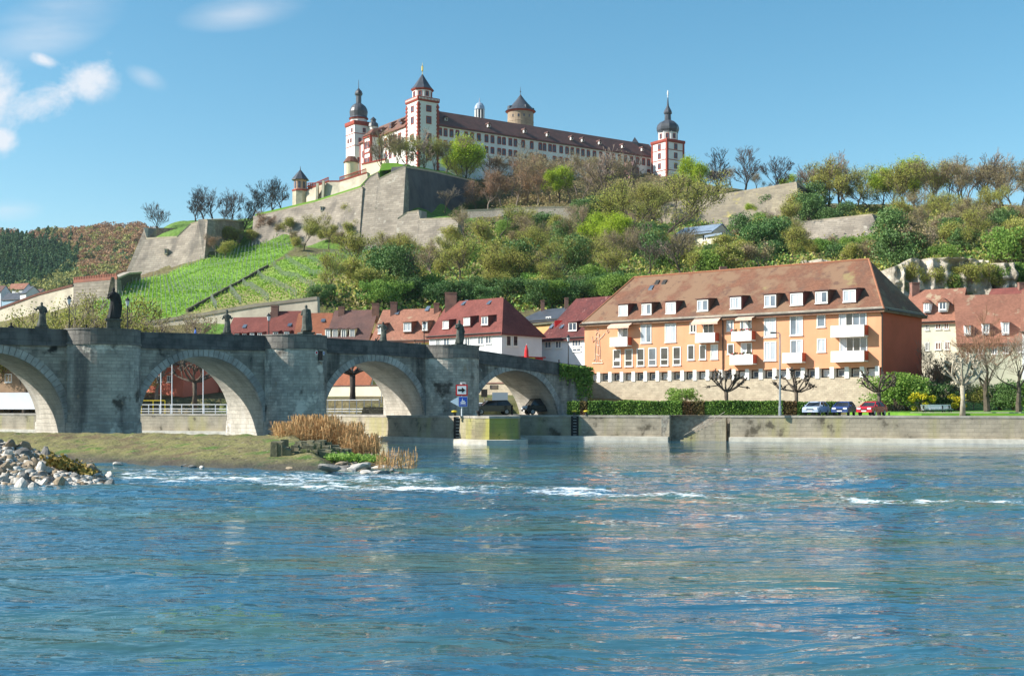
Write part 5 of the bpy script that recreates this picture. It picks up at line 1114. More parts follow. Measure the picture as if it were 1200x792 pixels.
# ochre house peeping between
A, B = pl(608, 232), pl(664, 222); ze = zat(374, 228)
t9, f9 = house('ochre_house', 'ochre house with low dark flat roof peeping between the two red roofs', A, B, 9, 4, ze, ze+2.2, m_wallo, m_slate, hl=1.5, hr=1.5, chim=((2, ze+1.2, .7, 2.6), (8.6, ze+1.2, .7, 2.6)), wins=((640, 371, 646, 375),), ov=1.0)
A, B = pl(612, 224), pl(652, 216); ze = zat(380, 220)
mb = MB(); f_ = Fac(A, B); f_.box(mb, 0, f_.L, ze-.1, ze+.15, -3, .5); mb.build('flat_roof', mat('green_flat_roof', (.12, .13, .09), (.2, .18, .12), 1), t9)
# houses right of the apartment house
A, B = pl(1076, 196), pl(1123, 186.5); ze = zat(373, 188)
h4, f4h = house('cream_house', 'cream house with red roof and two gabled dormers right of the orange apartment house', pl(1060, 190.5), B, 10, 4, ze-.2, ze+4.9, m_wallc, m_roofe, hl=0, hr=0,
   dormers=((1083, 355, 1089, 364, m_wallw, 1), (1100.5, 354, 1109, 363, m_wallw, 1)), wins=((1084, 380, 1089, 387, 2, m_darkglass), (1096, 379, 1103, 386, 2, m_chim), (1106, 378, 1112, 386, 2, m_chim), (1084, 401, 1089, 411, 2, m_darkglass), (1096, 401, 1103, 410, 2, m_chim), (1107, 400, 1113, 410, 2, m_chim)), chim=((.5, ze+4.4, 1.2, 1.5),))
A, B = pl(1123, 182), pl(1216, 179); ze = zat(400, 180)
h5, f5h = house('tiled_house', 'house with large mottled orange roof and round-topped dormers at the right edge', A, B, 12, 4, ze, ze+7.4, m_wallg, m_roofe, hl=0, hr=0,
   dormers=((1131, 382, 1137, 391, m_wallw), (1152, 380, 1159, 390, m_wallw), (1175, 378, 1182, 390, m_wallw)), wins=((1132, 404, 1138, 416), (1146, 403, 1152, 415), (1162, 403, 1169, 415), (1175, 402, 1182, 414), (1192, 401, 1199, 413)), chim=())
A, B = pl(1198, 172), pl(1290, 168); ze = zat(385, 170)
house('house', 'white house cut by the right edge beside the mottled orange roof', A, B, 12, 4, ze, ze+6, m_wallw, m_roofe)
A, B = pl(1150, 216), pl(1230, 208); ze = zat(370, 210)
house('back_house', 'reddish roof showing behind the mottled orange roof at the right edge', A, B, 10, 4, ze+1.2, ze+5.5, m_wallw, m_roofb, chim=((5, ze+4.5, .8, 1.6),))
# houses seen through and behind the arches
house('salmon_house', 'salmon-red house seen through the second arch of the bridge', pl(120, 216), pl(215, 201), 7, 3.6, 11.0, 13.3, m_wallr, m_roofd, wins=((172, 424, 178, 432), (184, 423, 190, 431), (196, 422, 202, 430), (172, 440, 178, 448), (184, 440, 190, 448), (196, 440, 202, 448)))
house('maroon_house', 'low house with dark red awning seen through the second arch', pl(205, 214), pl(262, 206), 8, 3.6, 8.2, 10.5, m_wallr, m_darkroof, wins=((222, 458, 228, 465), (236, 458, 242, 465)))
house('brown_house', 'brown house with grey roof seen through the leftmost arch', pl(-60, 215), pl(30, 205), 10, 3.6, 11.5, 15, mat('brown_plaster', (.26, .17, .1), (.2, .13, .08), .5), m_slate, wins=((6, 438, 14, 448, 2, m_darkglass), (-20, 438, -12, 448)))
house('white_house', 'white-walled house seen through the third arch of the bridge', pl(362, 212), pl(432, 205), 9, 4, zat(452, 205), zat(452, 205)+9, m_wallw, m_roofc)
mb = MB(); tg = thing('garden_wall', 'white garden wall with climbing plants seen through the third arch', 'wall', (0, 0, 0)); fg = Fac(pl(370, 196), pl(455, 188)); fg.box(mb, 0, fg.L, 3.4, zat(452.5, 192), -.4, 0); mb.build('wall', m_wallc, tg); mb = MB(); fg.box(mb, -.1, fg.L+.1, zat(452.5, 192), zat(452.5, 192)+.15, -.5, .1); mb.build('coping', m_roofd, tg)
mb = MB(); tg = thing('street_wall', 'pale stone retaining wall seen through the last arch', 'wall', (0, 0, 0)); fg = Fac(pl(540, 188), pl(668, 178)); fg.box(mb, 0, fg.L, 2.8, 8.2, -.6, 0); mb.build('wall', m_basestone, tg)
mb = MB(); fg.box(mb, 0, fg.L, 7.2, 7.4, 0, .12); mb.build('string_course', m_chim, tg)
mb = MB(); fg.box(mb, 5.3, 6.7, 6.4, 7.0, 0, .08); mb.build('vent', m_darkglass, tg)
# white parapet wall and fence at far bank seen through the leftmost arch
mb = MB(); tg = thing('garden_wall', 'white garden wall seen through the leftmost arch', 'wall', (0, 0, 0)); fg = Fac(pl(-70, 190), pl(42, 184)); fg.box(mb, 0, fg.L, 3.4, zat(460, 186), -.3, 0); mb.build('wall', m_wallw, tg)
# retaining wall between bridge end and the apartment house
mb = MB(); tg = thing('ramp_wall', 'short ivy-topped ramp wall between the bridge end and the orange apartment house', 'wall', (0, 0, 0)); e_ = bp(s_end+.4, -1, 0)
g0 = Vector((e_.x, e_.y)); g1 = Vector((OA.x, OA.y)); fg = Fac(g0-Vector((.5, 0)), g1+Vector((-.1, .5))); fg.box(mb, 0, fg.L, 2.6, 8.4, -.8, 0); mb.build('wall', m_basestone, tg)
# cottage on the hillside
A, B = pl(792, 330), pl(836, 322); 
ct, cfh = house('hillside_cottage', 'small white cottage with blue-grey metal roof half hidden on the wooded slope', A, B, 8, zat(296, 326), zat(271.5, 325), zat(262, 325), m_wallc, m_metroof, wins=((823, 275, 828, 282, 2, m_darkglass), (812, 276, 816, 284, 2, m_darkglass), (800, 278, 805, 286, 2, m_darkglass)), ov=1.2)
fe = Fac(cfh.b, cfh.b-cfh.n*8)
cs = thing('garden_shed', 'low cream shed right beside the metal-roofed cottage on the slope', 'shed', (0, 0, 0)); f_ = Fac(pl(829, 318), pl(846, 314)); mb = MB(); f_.box(mb, 0, f_.L, zat(300, 316), zat(277, 316), -4, 0); mb.build('wall', m_wallc, cs); mb = MB(); f_.box(mb, -.5, f_.L+.5, zat(277, 316), zat(274.5, 316), -4.5, .6); mb.build('roof', m_metroof, cs)
cs = thing('garden_hut', 'little brown gabled hut right of the metal-roofed cottage on the slope', 'hut', (0, 0, 0)); f_ = Fac(pl(858, 322), pl(879, 318)); mb = MB(); f_.box(mb, 0, f_.L, zat(300, 320), zat(271, 320), -4, 0); mb.build('wall', m_wallo, cs); mb = MB(); mb.hexa([f_.P(-.5, zat(272, 320), .5), f_.P(f_.L+.5, zat(272, 320), .5), f_.P(f_.L+.5, zat(272, 320), -4.5), f_.P(-.5, zat(272, 320), -4.5)], [f_.P(f_.L/2-.05, zat(263, 320), .5), f_.P(f_.L/2+.05, zat(263, 320), .5), f_.P(f_.L/2+.05, zat(263, 320), -4.5), f_.P(f_.L/2-.05, zat(263, 320), -4.5)]); mb.build('roof', m_roofd, cs)
# far houses in the valley on the left
for i, (x0, x1, yb, ye_, Y, wm, rm, lb) in enumerate(((2, 22, 362, 351, 640, mat('pale_blue_plaster', (.35, .5, .6), None), m_slate, 'pale blue house far off in the valley at the left edge'), (8, 28, 346, 339, 720, m_wallw, m_roofe, 'white house with reddish roof far off below the dark wood'), (23.5, 30.5, 353, 344, 600, m_wallw, m_slate, 'narrow white gabled house far off in the valley'), (33, 44, 352, 346, 700, m_wallc, m_roofd, 'small cream house far off below the dark wood'), (-20, 1, 350, 342, 700, m_wallw, m_roofd, 'white house far off, just at the left edge'))):
    house('valley_house', lb, pl(x0, Y), pl(x1, Y-4), 8, zat(yb, Y)-8, zat(ye_, Y), zat(ye_, Y)+3.6, wm, rm)
# ------------------------------------------------------------------ vegetation
def leaf_mesh(name, C, size, m, parent, rs, tone=None, flat=.0, aspect=1.0, local=True):
    """little leaf faces at the points C (n,3)"""
    n = len(C); a = rs.normal(size=(n, 3)); a /= np.linalg.norm(a, axis=1)[:, None]; b = rs.normal(size=(n, 3))
    if flat: a[:, 2] *= 1-flat; b[:, 2] *= 1-flat
    b -= a*(a*b).sum(1)[:, None]; b /= np.linalg.norm(b, axis=1)[:, None]
    s = size*rs.uniform(.6, 1.3, (n, 1)); a = a*s*aspect; b = b*s
    V = np.stack([C-a*.5-b*.25, C+a*.1-b*.5, C+a*.5+b*.2, C-a*.1+b*.5], 1).reshape(-1, 3)
    q = np.arange(4*n).reshape(-1, 4)
    o = link_mesh(name, V, q, m, parent, uv=False, local=local)
    t = rs.uniform(0, 1, n) if tone is None else tone
    at_ = o.data.attributes.new('tone', 'FLOAT', 'FACE'); at_.data.foreach_set('value', np.asarray(t, np.float32))
    return o
def skeleton(rs, H, trunk=.3, spread=.6, levels=4, kids=(5, 4, 4, 3), r0=.25, up=.25, wob=.18, decay=.62, first=None, lean=0.0):
    segs = []; tips = []
    def grow(p, d, L, r, lv):
        n = 3 if lv < 2 else 2; pts = [p]; rad = [r]
        for i in range(n):
            d = d+rs.normal(size=3)*wob; d[2] += up*(.35 if lv else 0); d /= np.linalg.norm(d); p = p+d*L/n; pts.append(p); rad.append(r*(1-.45*(i+1)/n))
        segs.append((lv, pts, rad))
        if lv >= 2: tips.append((pts[-1], d)); tips.append((pts[1], d))
        if lv >= levels: tips.append((pts[-1], d)); tips.append((pts[len(pts)//2], d)); return
        k = kids[min(lv, len(kids)-1)]; ph = rs.uniform(0, 6.28)
        for i in range(k):
            a = ph+i*2.4+rs.normal()*.3; o = np.array([math.cos(a), math.sin(a), 0]); sp_ = spread*(1.0 if lv else 1.15)*rs.uniform(.6, 1.3)
            if i == 0: sp_ *= .35
            nd = d+o*sp_ if abs(d[2]) > .5 else d+(o+np.array([0, 0, rs.uniform(-.2, .8)]))*sp_; nd /= np.linalg.norm(nd)
            t = 1.0 if i < 2 else rs.uniform(.45, 1.0); j = min(int(t*(len(pts)-1)), len(pts)-2); q = pts[j]+(pts[j+1]-pts[j])*(t*(len(pts)-1)-j)
            grow(q, nd, L*(decay if lv else first or decay*1.25)*rs.uniform(.75, 1.2), rad[-1]*(.75 if i == 0 else .58), lv+1)
    grow(np.zeros(3), np.array([lean, 0, 1.0]), H*trunk, r0, 0)
    return segs, tips
def tubes_np(segs, sides=lambda lv: (7, 5, 4, 3, 3, 3)[min(lv, 5)], minr=.02):
    mb = MB()
    for lv, pts, rad in segs:
        n = sides(lv); rs_ = []; pts = [Vector(p) for p in pts]; a = None
        for i, p in enumerate(pts):
            d = (pts[min(i+1, len(pts)-1)]-pts[max(i-1, 0)]).normalized(); a = d.orthogonal().normalized() if a is None else (a-d*a.dot(d)).normalized(); b = d.cross(a); r = max(rad[i], minr)
            rs_.append([p+(a*math.cos(6.2832*k/n)+b*math.sin(6.2832*k/n))*r for k in range(n)])
        mb.rings(rs_, cap=False)
    return mb
def make_tree(name, seed, H, m_wood, m_leaf=None, nleaf=0, lsize=.3, lrad=.5, twig_mat=None, **k):
    """prototype at the origin: trunk (limbs) and crown (twigs or leaves), an uneven crown with gaps"""
    rs = np.random.RandomState(seed); minr = k.pop('minr', .03); cut = k.pop('cut', 2); keep = k.pop('keep', 1.0)
    segs, tips = skeleton(rs, H, **k); top = max(t[0][2] for t in tips); s = H/top
    segs = [(lv, [p*s for p in pts], rad) for lv, pts, rad in segs]
    root = thing(name, None, None, (0, 0, 0))
    mb = tubes_np([g for g in segs if g[0] <= (9 if m_leaf else cut)], minr=minr); mb.build('trunk', m_wood, root, uv=False)
    if m_leaf:
        T = np.array([t[0]*s for t in tips]); T = T[rs.uniform(size=len(T)) < keep]; per = max(1, nleaf//len(T)); w = np.exp(rs.normal(size=len(T))*.5)
        C = np.repeat(T, per, 0)+rs.normal(size=(len(T)*per, 3))*lrad; C = C[C[:, 2] > H*.06]
        tone = np.clip(np.repeat(rs.uniform(0, 1, len(T)), per)[:len(C)]*.7+rs.uniform(0, .3, len(C)), 0, 1)
        leaf_mesh('crown', C, lsize, m_leaf, root, rs, tone)
    else:
        mb = tubes_np([g for g in segs if g[0] > cut], minr=minr*.8); mb.build('crown', twig_mat or m_wood, root, uv=False)
    return root
def make_bush(name, seed, H, W, m, n, lsize, clumps=26, wood=m_bark, asym=.35, hollow=True):
    rs = np.random.RandomState(seed); root = thing(name, None, None, (0, 0, 0))
    a = rs.uniform(0, 6.28, clumps); e = rs.uniform(0, 1, clumps)**.7; rr = rs.uniform(.35, 1, clumps)
    cz = H*(.12+.72*e); env = np.sqrt(np.clip(1-(cz/H-.38)**2/.42, .05, 1))
    cx_ = np.cos(a)*W/2*rr*env*.85; cy_ = np.sin(a)*W/2*rr*env*.85; cr = H*rs.uniform(.07, .17, clumps)
    idx = rs.choice(clumps, n, p=cr**2/(cr**2).sum()); d = rs.normal(size=(n, 3)); d /= np.linalg.norm(d, axis=1)[:, None]
    rad = rs.uniform(.55, 1.08, n)**.6 if hollow else rs.uniform(0, 1, n)
    C = np.stack([cx_[idx], cy_[idx], cz[idx]], 1)+d*(cr[idx]*rad)[:, None]*np.array([1.25, 1.25, .9]); ok = C[:, 2] > -.3; C = C[ok]
    tone = np.clip(rs.uniform(0, 1, clumps)[idx]*.6+rs.uniform(0, .4, n), 0, 1)[ok]
    mb = MB()
    for k in range(min(clumps, 12)): mb.tube([(0, 0, -.3), (cx_[k]*.4, cy_[k]*.4, cz[k]*.5), (cx_[k], cy_[k], cz[k])], [.09, .06, .03], 4)
    mb.build('trunk', wood, root, uv=False)
    leaf_mesh('crown', C, lsize, m, root, rs, tone); return root
PROTO = {}
def P_(k, l): PROTO[k] = l
P_('skyline', [make_tree('bare_tree', 10+i, 14, m_barkd, twig_mat=m_twigd, levels=5, kids=(6, 4, 4, 3, 3), r0=.40, spread=.68, trunk=.2, up=.26, minr=.05, decay=.66, cut=3) for i in range(3)])
P_('bare', [make_tree('bare_tree', 20+i, 12, m_bark, twig_mat=m_twig, levels=5, kids=(5, 4, 3, 3, 3), r0=.30, spread=.62, trunk=.17, up=.28, minr=.045, decay=.66, cut=3) for i in range(3)])
P_('red', [make_tree('russet_tree', 30+i, 12, m_twig, m_rtwig, 5200, .16, .5, levels=5, kids=(5, 4, 3, 3, 2), r0=.26, spread=.62, trunk=.12, minr=.04) for i in range(3)])
P_('brown', [make_tree('budding_tree', 40+i, 12, m_twig, m_brownbud, 4400, .16, .5, levels=5, kids=(5, 4, 3, 3, 2), r0=.26, spread=.62, trunk=.12, minr=.04) for i in range(3)])
P_('olive', [make_tree('budding_tree', 50+i, 12, m_bark, m_olive, 7000, .18, .5, levels=5, kids=(5, 4, 3, 3, 2), r0=.26, spread=.6, trunk=.13, minr=.04) for i in range(4)])
P_('lime', [make_tree('lime_green_tree', 60+i, 12, m_barkd, m_lime, 12000, .22, .6, levels=5, kids=(5, 4, 3, 3, 2), r0=.28, spread=.6, trunk=.14, minr=.04) for i in range(2)])
P_('bush_g', [make_bush('green_shrub', 70+i, 5, 6.5, m_leaf, 4800, .19, clumps=60) for i in range(3)])
P_('bush_e', [make_bush('evergreen_shrub', 80+i, 5.5, 6, m_ever, 4800, .20, clumps=55) for i in range(3)])
P_('bush_o', [make_tree('olive_shrub', 90+i, 4.5, m_twig, m_olive, 4200, .15, .35, levels=4, kids=(9, 4, 4, 3), r0=.09, spread=.9, trunk=.05, minr=.03, first=.42, up=.3) for i in range(4)])
P_('bush_b', [make_tree('brown_shrub', 100+i, 4.5, m_twig, m_brownbud, 3000, .14, .35, levels=4, kids=(9, 4, 4, 3), r0=.09, spread=.9, trunk=.05, minr=.03, first=.42, up=.3) for i in range(3)])
P_('ever', [make_bush('ivy_covered_tree', 110+i, 11, 6, m_ever, 5600, .26, clumps=44) for i in range(2)])
used = {}
PLACED = []      # (px, py, kind, region, object)
WORDS = {'skyline': ('bare dark tree', 'tree'), 'bare': ('leafless grey-brown tree', 'tree'), 'red': ('russet budding tree', 'tree'), 'brown': ('brown budding tree', 'tree'), 'olive': ('yellow-olive budding tree', 'tree'),
         'lime': ('bright lime-green tree', 'tree'), 'bush_g': ('fresh green shrub', 'shrub'), 'bush_e': ('dark evergreen shrub', 'shrub'), 'bush_o': ('olive budding shrub', 'shrub'), 'bush_b': ('brown twiggy shrub', 'shrub'), 'ever': ('dark ivy-covered tree', 'tree')}
HT = {'skyline': 14, 'bare': 12, 'red': 12, 'brown': 12, 'olive': 12, 'lime': 12, 'bush_g': 5, 'bush_e': 5.5, 'bush_o': 4.5, 'bush_b': 4.5, 'ever': 11}
vr = random.Random(77)
def plant(kind, px, Y, h, region, z=None, w=1.0, sink=.4):
    pr = PROTO[kind]; i = vr.randrange(len(pr)); x = (px-CX)*Y/F; zz = gz_pxY(px, Y) if z is None else z
    sc = h/HT[kind]; key = (kind, i); rz = vr.uniform(0, 6.28)
    if key in used: o = dup(pr[i])
    else: o = pr[i]; used[key] = 1
    o.location = (x, Y, zz-sink*sc); o.rotation_euler = (0, 0, rz); o.scale = (sc*w, sc*w, sc)
    PLACED.append((px, ground_py(px, Y), kind, region, o)); return o
def plant_at(kind, px, py, h, region, **k):
    p = hit_ground(px, py)
    if p is not None: return plant(kind, px, p.y, h, region, **k)
# skyline and upper terrace trees, one by one
for px, Y, h, k in ((183, 418, 13.5, 'skyline'), (229, 425, 14, 'skyline'), (239, 440, 14.5, 'skyline'), (250, 430, 14, 'skyline'), (262, 436, 13, 'skyline'), (272, 446, 14, 'skyline'), (284, 440, 13.5, 'skyline'), (295, 452, 12.5, 'skyline'), (318, 440, 17, 'skyline'), (331, 448, 13, 'skyline'), (306, 460, 11, 'skyline')):
    plant(k, px, Y, h*.93, 'on the skyline above the left ramparts', w=.9)
for px, Y, h, k in ((452, 440, 17, 'bare'), (466, 442, 16, 'brown'), (484, 444, 15, 'olive'), (497, 446, 17, 'bare'), (508, 448, 15, 'olive'), (521, 452, 15, 'brown')): plant(k, px, Y, h*1.12, 'on the big bastion in front of the square tower')
for px, Y, h, k in ((547, 458, 23, 'lime'), (538, 462, 14, 'lime'), (556, 462, 14, 'olive'), (570, 466, 15, 'bare'), (580, 470, 13, 'brown')): plant(k, px, Y, h*.95, 'on the terrace before the long castle wing')
plant('bare', 521.5, 408, 9.5, 'in the recess before the shaded bastion flank', z=at(521, 249, 408).z)
R1 = 'on the terrace below the long castle wing'
for px, Y, h, k in ((572, 430, 15, 'red'), (588, 432, 17, 'red'), (604, 428, 16, 'red'), (618, 436, 18, 'brown'), (630, 430, 15, 'red'), (644, 440, 19, 'brown'), (655, 432, 15, 'lime'), (668, 438, 17, 'brown'), (683, 430, 17, 'brown'), (706, 424, 23, 'bare'), (697, 444, 18, 'bare'), (720, 446, 18, 'brown'),
                    (600, 452, 18, 'red'), (636, 458, 19, 'brown'), (676, 458, 19, 'brown'), (736, 450, 18, 'brown'), (560, 438, 13, 'red'), (612, 470, 18, 'brown'), (585, 468, 14, 'bare'), (655, 474, 17, 'bare'), (744, 470, 17, 'bare'), (690, 474, 16, 'brown')): plant(k, px, Y, h*.93, R1)
R2 = 'above the right-hand bastion near the right castle tower'
for px, Y, h, k in ((752, 412, 21, 'olive'), (765, 405, 23, 'olive'), (778, 410, 20, 'olive'), (735, 402, 15, 'olive'), (790, 428, 18, 'brown'), (803, 440, 23, 'lime'), (817, 436, 16, 'lime'), (842, 440, 28, 'skyline'), (829, 455, 16, 'brown'), (873, 430, 26, 'skyline'), (858, 452, 15, 'brown'), (887, 446, 14, 'brown'), (906, 440, 25, 'skyline')): plant(k, px, Y, h*.66, R2)
R3 = 'on the crest right of the lichen-stained bastion'
for px, Y, h, k in ((925, 460, 11, 'lime'), (945, 440, 17, 'olive'), (958, 432, 20, 'bare'), (970, 425, 19, 'olive'), (983, 430, 22, 'bare'), (996, 420, 17, 'olive'), (1006, 440, 19, 'olive'), (1020, 425, 15, 'olive'), (1034, 432, 16, 'lime'), (1046, 420, 18, 'olive'), (1060, 405, 19, 'olive'), (1072, 425, 20, 'lime'), (1085, 410, 17, 'olive'),
                    (1098, 405, 18, 'brown'), (1112, 420, 20, 'bare'), (1124, 405, 17, 'brown'), (1136, 415, 19, 'brown'), (1148, 425, 22, 'bare'), (1160, 410, 21, 'bare'), (1172, 420, 19, 'brown'), (1186, 405, 18, 'brown'), (1198, 415, 18, 'brown'), (1212, 410, 18, 'bare'), (1225, 410, 17, 'olive'), (1090, 440, 19, 'bare'), (1130, 445, 21, 'bare'), (1178, 445, 20, 'bare'), (985, 452, 20, 'bare'), (945, 456, 17, 'bare'), (1050, 452, 17, 'bare')): plant(k, px, Y, h*.95, R3)
for px, py, h in ((746, 288, 18), (777, 286, 20)): plant_at('olive', px, py, h, 'standing tall left of the hillside cottage')
# wooded slope
def scatter(n, poly, kinds, hs, region, seed, mind=9):
    rr = random.Random(seed); xs = [p[0] for p in poly]; ys = [p[1] for p in poly]; got = []; tries = 0
    while len(got) < n and tries < n*60:
        tries += 1; x, y = rr.uniform(min(xs), max(xs)), rr.uniform(min(ys), max(ys))
        if not in_poly(x, y, poly) or any((x-a)**2+((y-b)*1.5)**2 < mind**2 for a, b in got): continue
        got.append((x, y)); k = rr.choice(kinds); lo, hi = hs; sc = .5 if k.startswith('bush') else 1
        h = rr.uniform(lo, hi)*(.62 if k.startswith('bush') else 1); plant_at(k, x, y, h, region, w=rr.uniform(.85, 1.25))
scatter(13, [(332, 292), (365, 272), (420, 258), (432, 288), (400, 300), (345, 303)], ['bush_o', 'bush_o', 'bush_b', 'olive'], (7, 10), 'between the two vineyard plots', 1, 8)
scatter(9, [(245, 300), (262, 285), (330, 268), (345, 274), (300, 290), (262, 308)], ['bush_b', 'bush_o', 'red'], (7, 10), 'at the foot of the long rampart wall', 2, 9)
scatter(20, [(415, 328), (450, 308), (500, 300), (520, 330), (500, 352), (430, 356), (385, 350)], ['bush_o', 'bush_g', 'olive', 'bare', 'bush_o', 'brown', 'bush_e'], (8, 12), 'right of the vineyard above the red roofs', 3, 10)
scatter(46, [(505, 300), (545, 278), (620, 272), (675, 272), (730, 272), (720, 345), (640, 360), (520, 352)], ['bush_o', 'bush_g', 'bush_o', 'bush_b', 'olive', 'olive', 'bush_o', 'brown', 'bush_b', 'bush_o', 'bush_o', 'bare', 'brown'], (8, 12), 'on the slope below the rubble terrace wall', 4, 11)
scatter(30, [(725, 285), (790, 280), (795, 300), (880, 296), (935, 290), (940, 318), (720, 338)], ['bush_o', 'bush_g', 'bush_e', 'olive', 'bush_b', 'bush_o', 'brown', 'bare'], (8, 12), 'on the slope between the cottage and the apartment roof', 5, 10)
scatter(20, [(885, 285), (945, 294), (1030, 292), (1050, 300), (1040, 318), (940, 308), (890, 296)], ['bush_o', 'bush_g', 'bush_e', 'bush_b', 'bush_g'], (6, 9), 'on the slope below the furthest right bastion', 6, 10)
scatter(44, [(1030, 262), (1090, 250), (1210, 250), (1210, 298), (1120, 300), (1050, 300)], ['bush_b', 'bush_b', 'bush_o', 'brown', 'olive', 'bush_o', 'bush_e'], (8, 13), 'on the slope above the cliff', 7, 10)
scatter(14, [(880, 262), (935, 272), (950, 290), (880, 290)], ['bush_o', 'bush_g', 'olive'], (7, 11), 'right of the hillside cottage', 8, 10)
scatter(20, [(1060, 338), (1200, 336), (1210, 345), (1060, 348)], ['bush_o', 'bush_g', 'bush_e'], (6, 9), 'at the foot of the cliff', 9, 8)
scatter(13, [(620, 352), (720, 342), (730, 352), (620, 362)], ['bush_e', 'bush_g', 'bush_e'], (8, 11), 'just behind the red roofs below the slope', 10, 9)
scatter(12, [(430, 355), (520, 350), (600, 355), (600, 362), (430, 366)], ['bush_e', 'bush_g', 'bush_e'], (8, 11), 'just behind the red-roofed row', 12, 9)
for px, py, h, k in ((603, 276, 8, 'bush_e'), (640, 276, 8, 'bush_e'), (592, 278, 6, 'bush_g'), (684, 262, 9, 'bush_e'), (700, 258, 9, 'bush_e'), (560, 247, 4, 'bush_e'), (570, 246, 4, 'bush_e'), (548, 249, 4, 'bush_e'), (610, 345, 13, 'ever'), (673, 332, 12, 'ever'), (770, 320, 11, 'ever'), (700, 300, 12, 'lime'), (724, 305, 12, 'lime'), (660, 300, 11, 'ever'),
                    (875, 266, 7, 'lime'), (900, 258, 9, 'bush_e'), (948, 262, 11, 'bush_e'), (955, 250, 12, 'bush_e'), (935, 262, 10, 'bush_o'), (972, 270, 8, 'bush_e'), (991, 258, 7, 'bush_e'), (905, 300, 11, 'bush_e'), (870, 300, 12, 'ever'), (885, 304, 10, 'bush_e'), (1040, 310, 13, 'ever'), (1055, 322, 10, 'bush_e'), (1062, 300, 10, 'bush_b'), (1185, 318, 9, 'bush_g'), (1195, 325, 10, 'bush_o'), (1098, 312, 9, 'bush_b'), (1104, 322, 6, 'bush_g'), (372, 358, 4, 'bush_e'), (386, 352, 3.5, 'bush_e'), (470, 352, 13, 'ever'), (455, 345, 12, 'bush_e')):
    plant_at(k, px, py, h, 'growing on the wooded slope', w=1.0)
# willows and shrubs behind the left part of the bridge
for px, Y, h in ((28, 205, 16), (52, 196, 17), (76, 200, 18), (98, 194, 18), (118, 202, 17), (140, 196, 16), (160, 204, 17), (183, 198, 14), (205, 205, 11), (12, 210, 13)): plant('brown' if px % 4 else 'olive', px, Y, h, 'rising behind the left part of the bridge')
# trees and bushes by the promenade
Rp = 'beside the promenade lawn'
for px, Y, h, k, w in ((1048, 146, 5.4, 'bush_g', 1.2), (1062, 147, 4.6, 'bush_g', 1.1), (1100, 150, 4.0, 'bush_e', 1.1), (1142, 150, 3.4, 'bush_o', 1.0), (1172, 150, 3.8, 'bush_e', 1.1), (1190, 148, 4.2, 'bush_e', 1.1), (1215, 146, 4, 'bush_g', 1.1), (1128, 158, 4.2, 'bush_b', 1), (1088, 156, 7.0, 'bush_b', .7), (800, 160, 3.6, 'bush_g', 1.15)):
    plant(k, px, Y, h, Rp if px > 900 else 'in front of the pale base wall of the apartment house', w=w, z=3.0, sink=.1)
fs_ = [make_bush('forsythia_bush', 130+i, 2.6, 3.4, m_yflower, 1500, .17, clumps=18) for i in range(2)]
for o, px, Y, sc, lb in ((fs_[0], 1080, 143, 1.0, 'yellow flowering bush behind the white bench'), (fs_[1], 1123, 148, .95, 'yellow flowering bush behind the pale pollarded tree')): o.location = ((px-CX)*Y/F, Y, 2.95); o.scale = (sc,)*3; tag(o, lb, 'bush')
big = [make_tree('bare_tree', 141+i, 12, m_bark, twig_mat=m_rtwig if i == 0 else m_twig, levels=5, kids=(5, 4, 4, 4, 3), r0=.40, spread=.72, trunk=.26, up=.2, minr=.022, decay=.68, cut=3) for i in range(2)]
for o, px, Y, h, lb in ((big[0], 1157, 141, 12.5, 'large spreading leafless tree on the lawn right of the pale pollarded tree'), (big[1], 1194, 137, 10.5, 'leafless tree on the lawn at the right edge of the picture')): o.location = ((px-CX)*Y/F, Y, 2.9); o.scale = (h/12,)*3; tag(o, lb, 'tree')
for px, Y, h, lb in ((1085, 160, 10, 'thin leafless tree against the shaded end wall of the apartment house'), (1106, 152, 8.5, 'reddish leafless young tree in front of the cream house')):
    o = dup(big[0] if px > 1100 else big[1], ((px-CX)*Y/F, Y, 2.9), 1.3*px, (h/12*.75, h/12*.75, h/12), lb)
# pollarded plane trees
def pollard(seed, H, m, label, px, Y, z, lim=7):
    rs = np.random.RandomState(seed); root = thing('pollarded_tree', label, 'tree', (0, 0, 0)); mb = MB(); cr = MB(); hh = H*.46
    mb.tube([(0, 0, -.1), (.05, 0, hh*.5), (0, .03, hh)], [.24*H/5, .17*H/5, .19*H/5], 8)
    for k in range(lim):
        a = 6.283*k/lim+rs.uniform(-.3, .3); d = np.array([math.cos(a), math.sin(a)*.8, rs.uniform(.25, .9)]); p = np.array([0, 0, hh*.95]); pts = [p]; L = H*rs.uniform(.34, .5); r = .10*H/5
        for i in range(4):
            d = d/np.linalg.norm(d)+rs.normal(size=3)*.22+np.array([0, 0, .12*i]); p = p+d/np.linalg.norm(d)*L/4; pts.append(p)
        mb.tube(pts, [r, r*.85, r*.75, r*.68, r*.62], 6)
        ends = [(pts[-1], d)]
        for j in (2, 3):
            d2 = d+rs.normal(size=3)*.7; d2 /= np.linalg.norm(d2); q = pts[j]+d2*H*rs.uniform(.1, .2); mb.tube([pts[j], (pts[j]+q)/2+rs.normal(size=3)*.04, q], [r*.6, r*.5, r*.45], 5); ends.append((q, d2))
        for q, d_ in ends:
            cr.sphere(q, .13*H/5, 7, 5)
            for t in range(5):
                e = q+(d_/np.linalg.norm(d_)+rs.normal(size=3)*.6)*H*.045; cr.tube([q, e], [.05*H/5, .03*H/5], 4)
    mb.build('trunk', m, root, uv=False, smooth=True); cr.build('crown', m, root, uv=False, smooth=True); root.location = ((px-CX)*Y/F, Y, z); return root
pollard(1, 6.0, m_bark, 'pollarded tree by the hedge, leftmost of those before the apartment house', 851, 141.5, 2.78, 8)
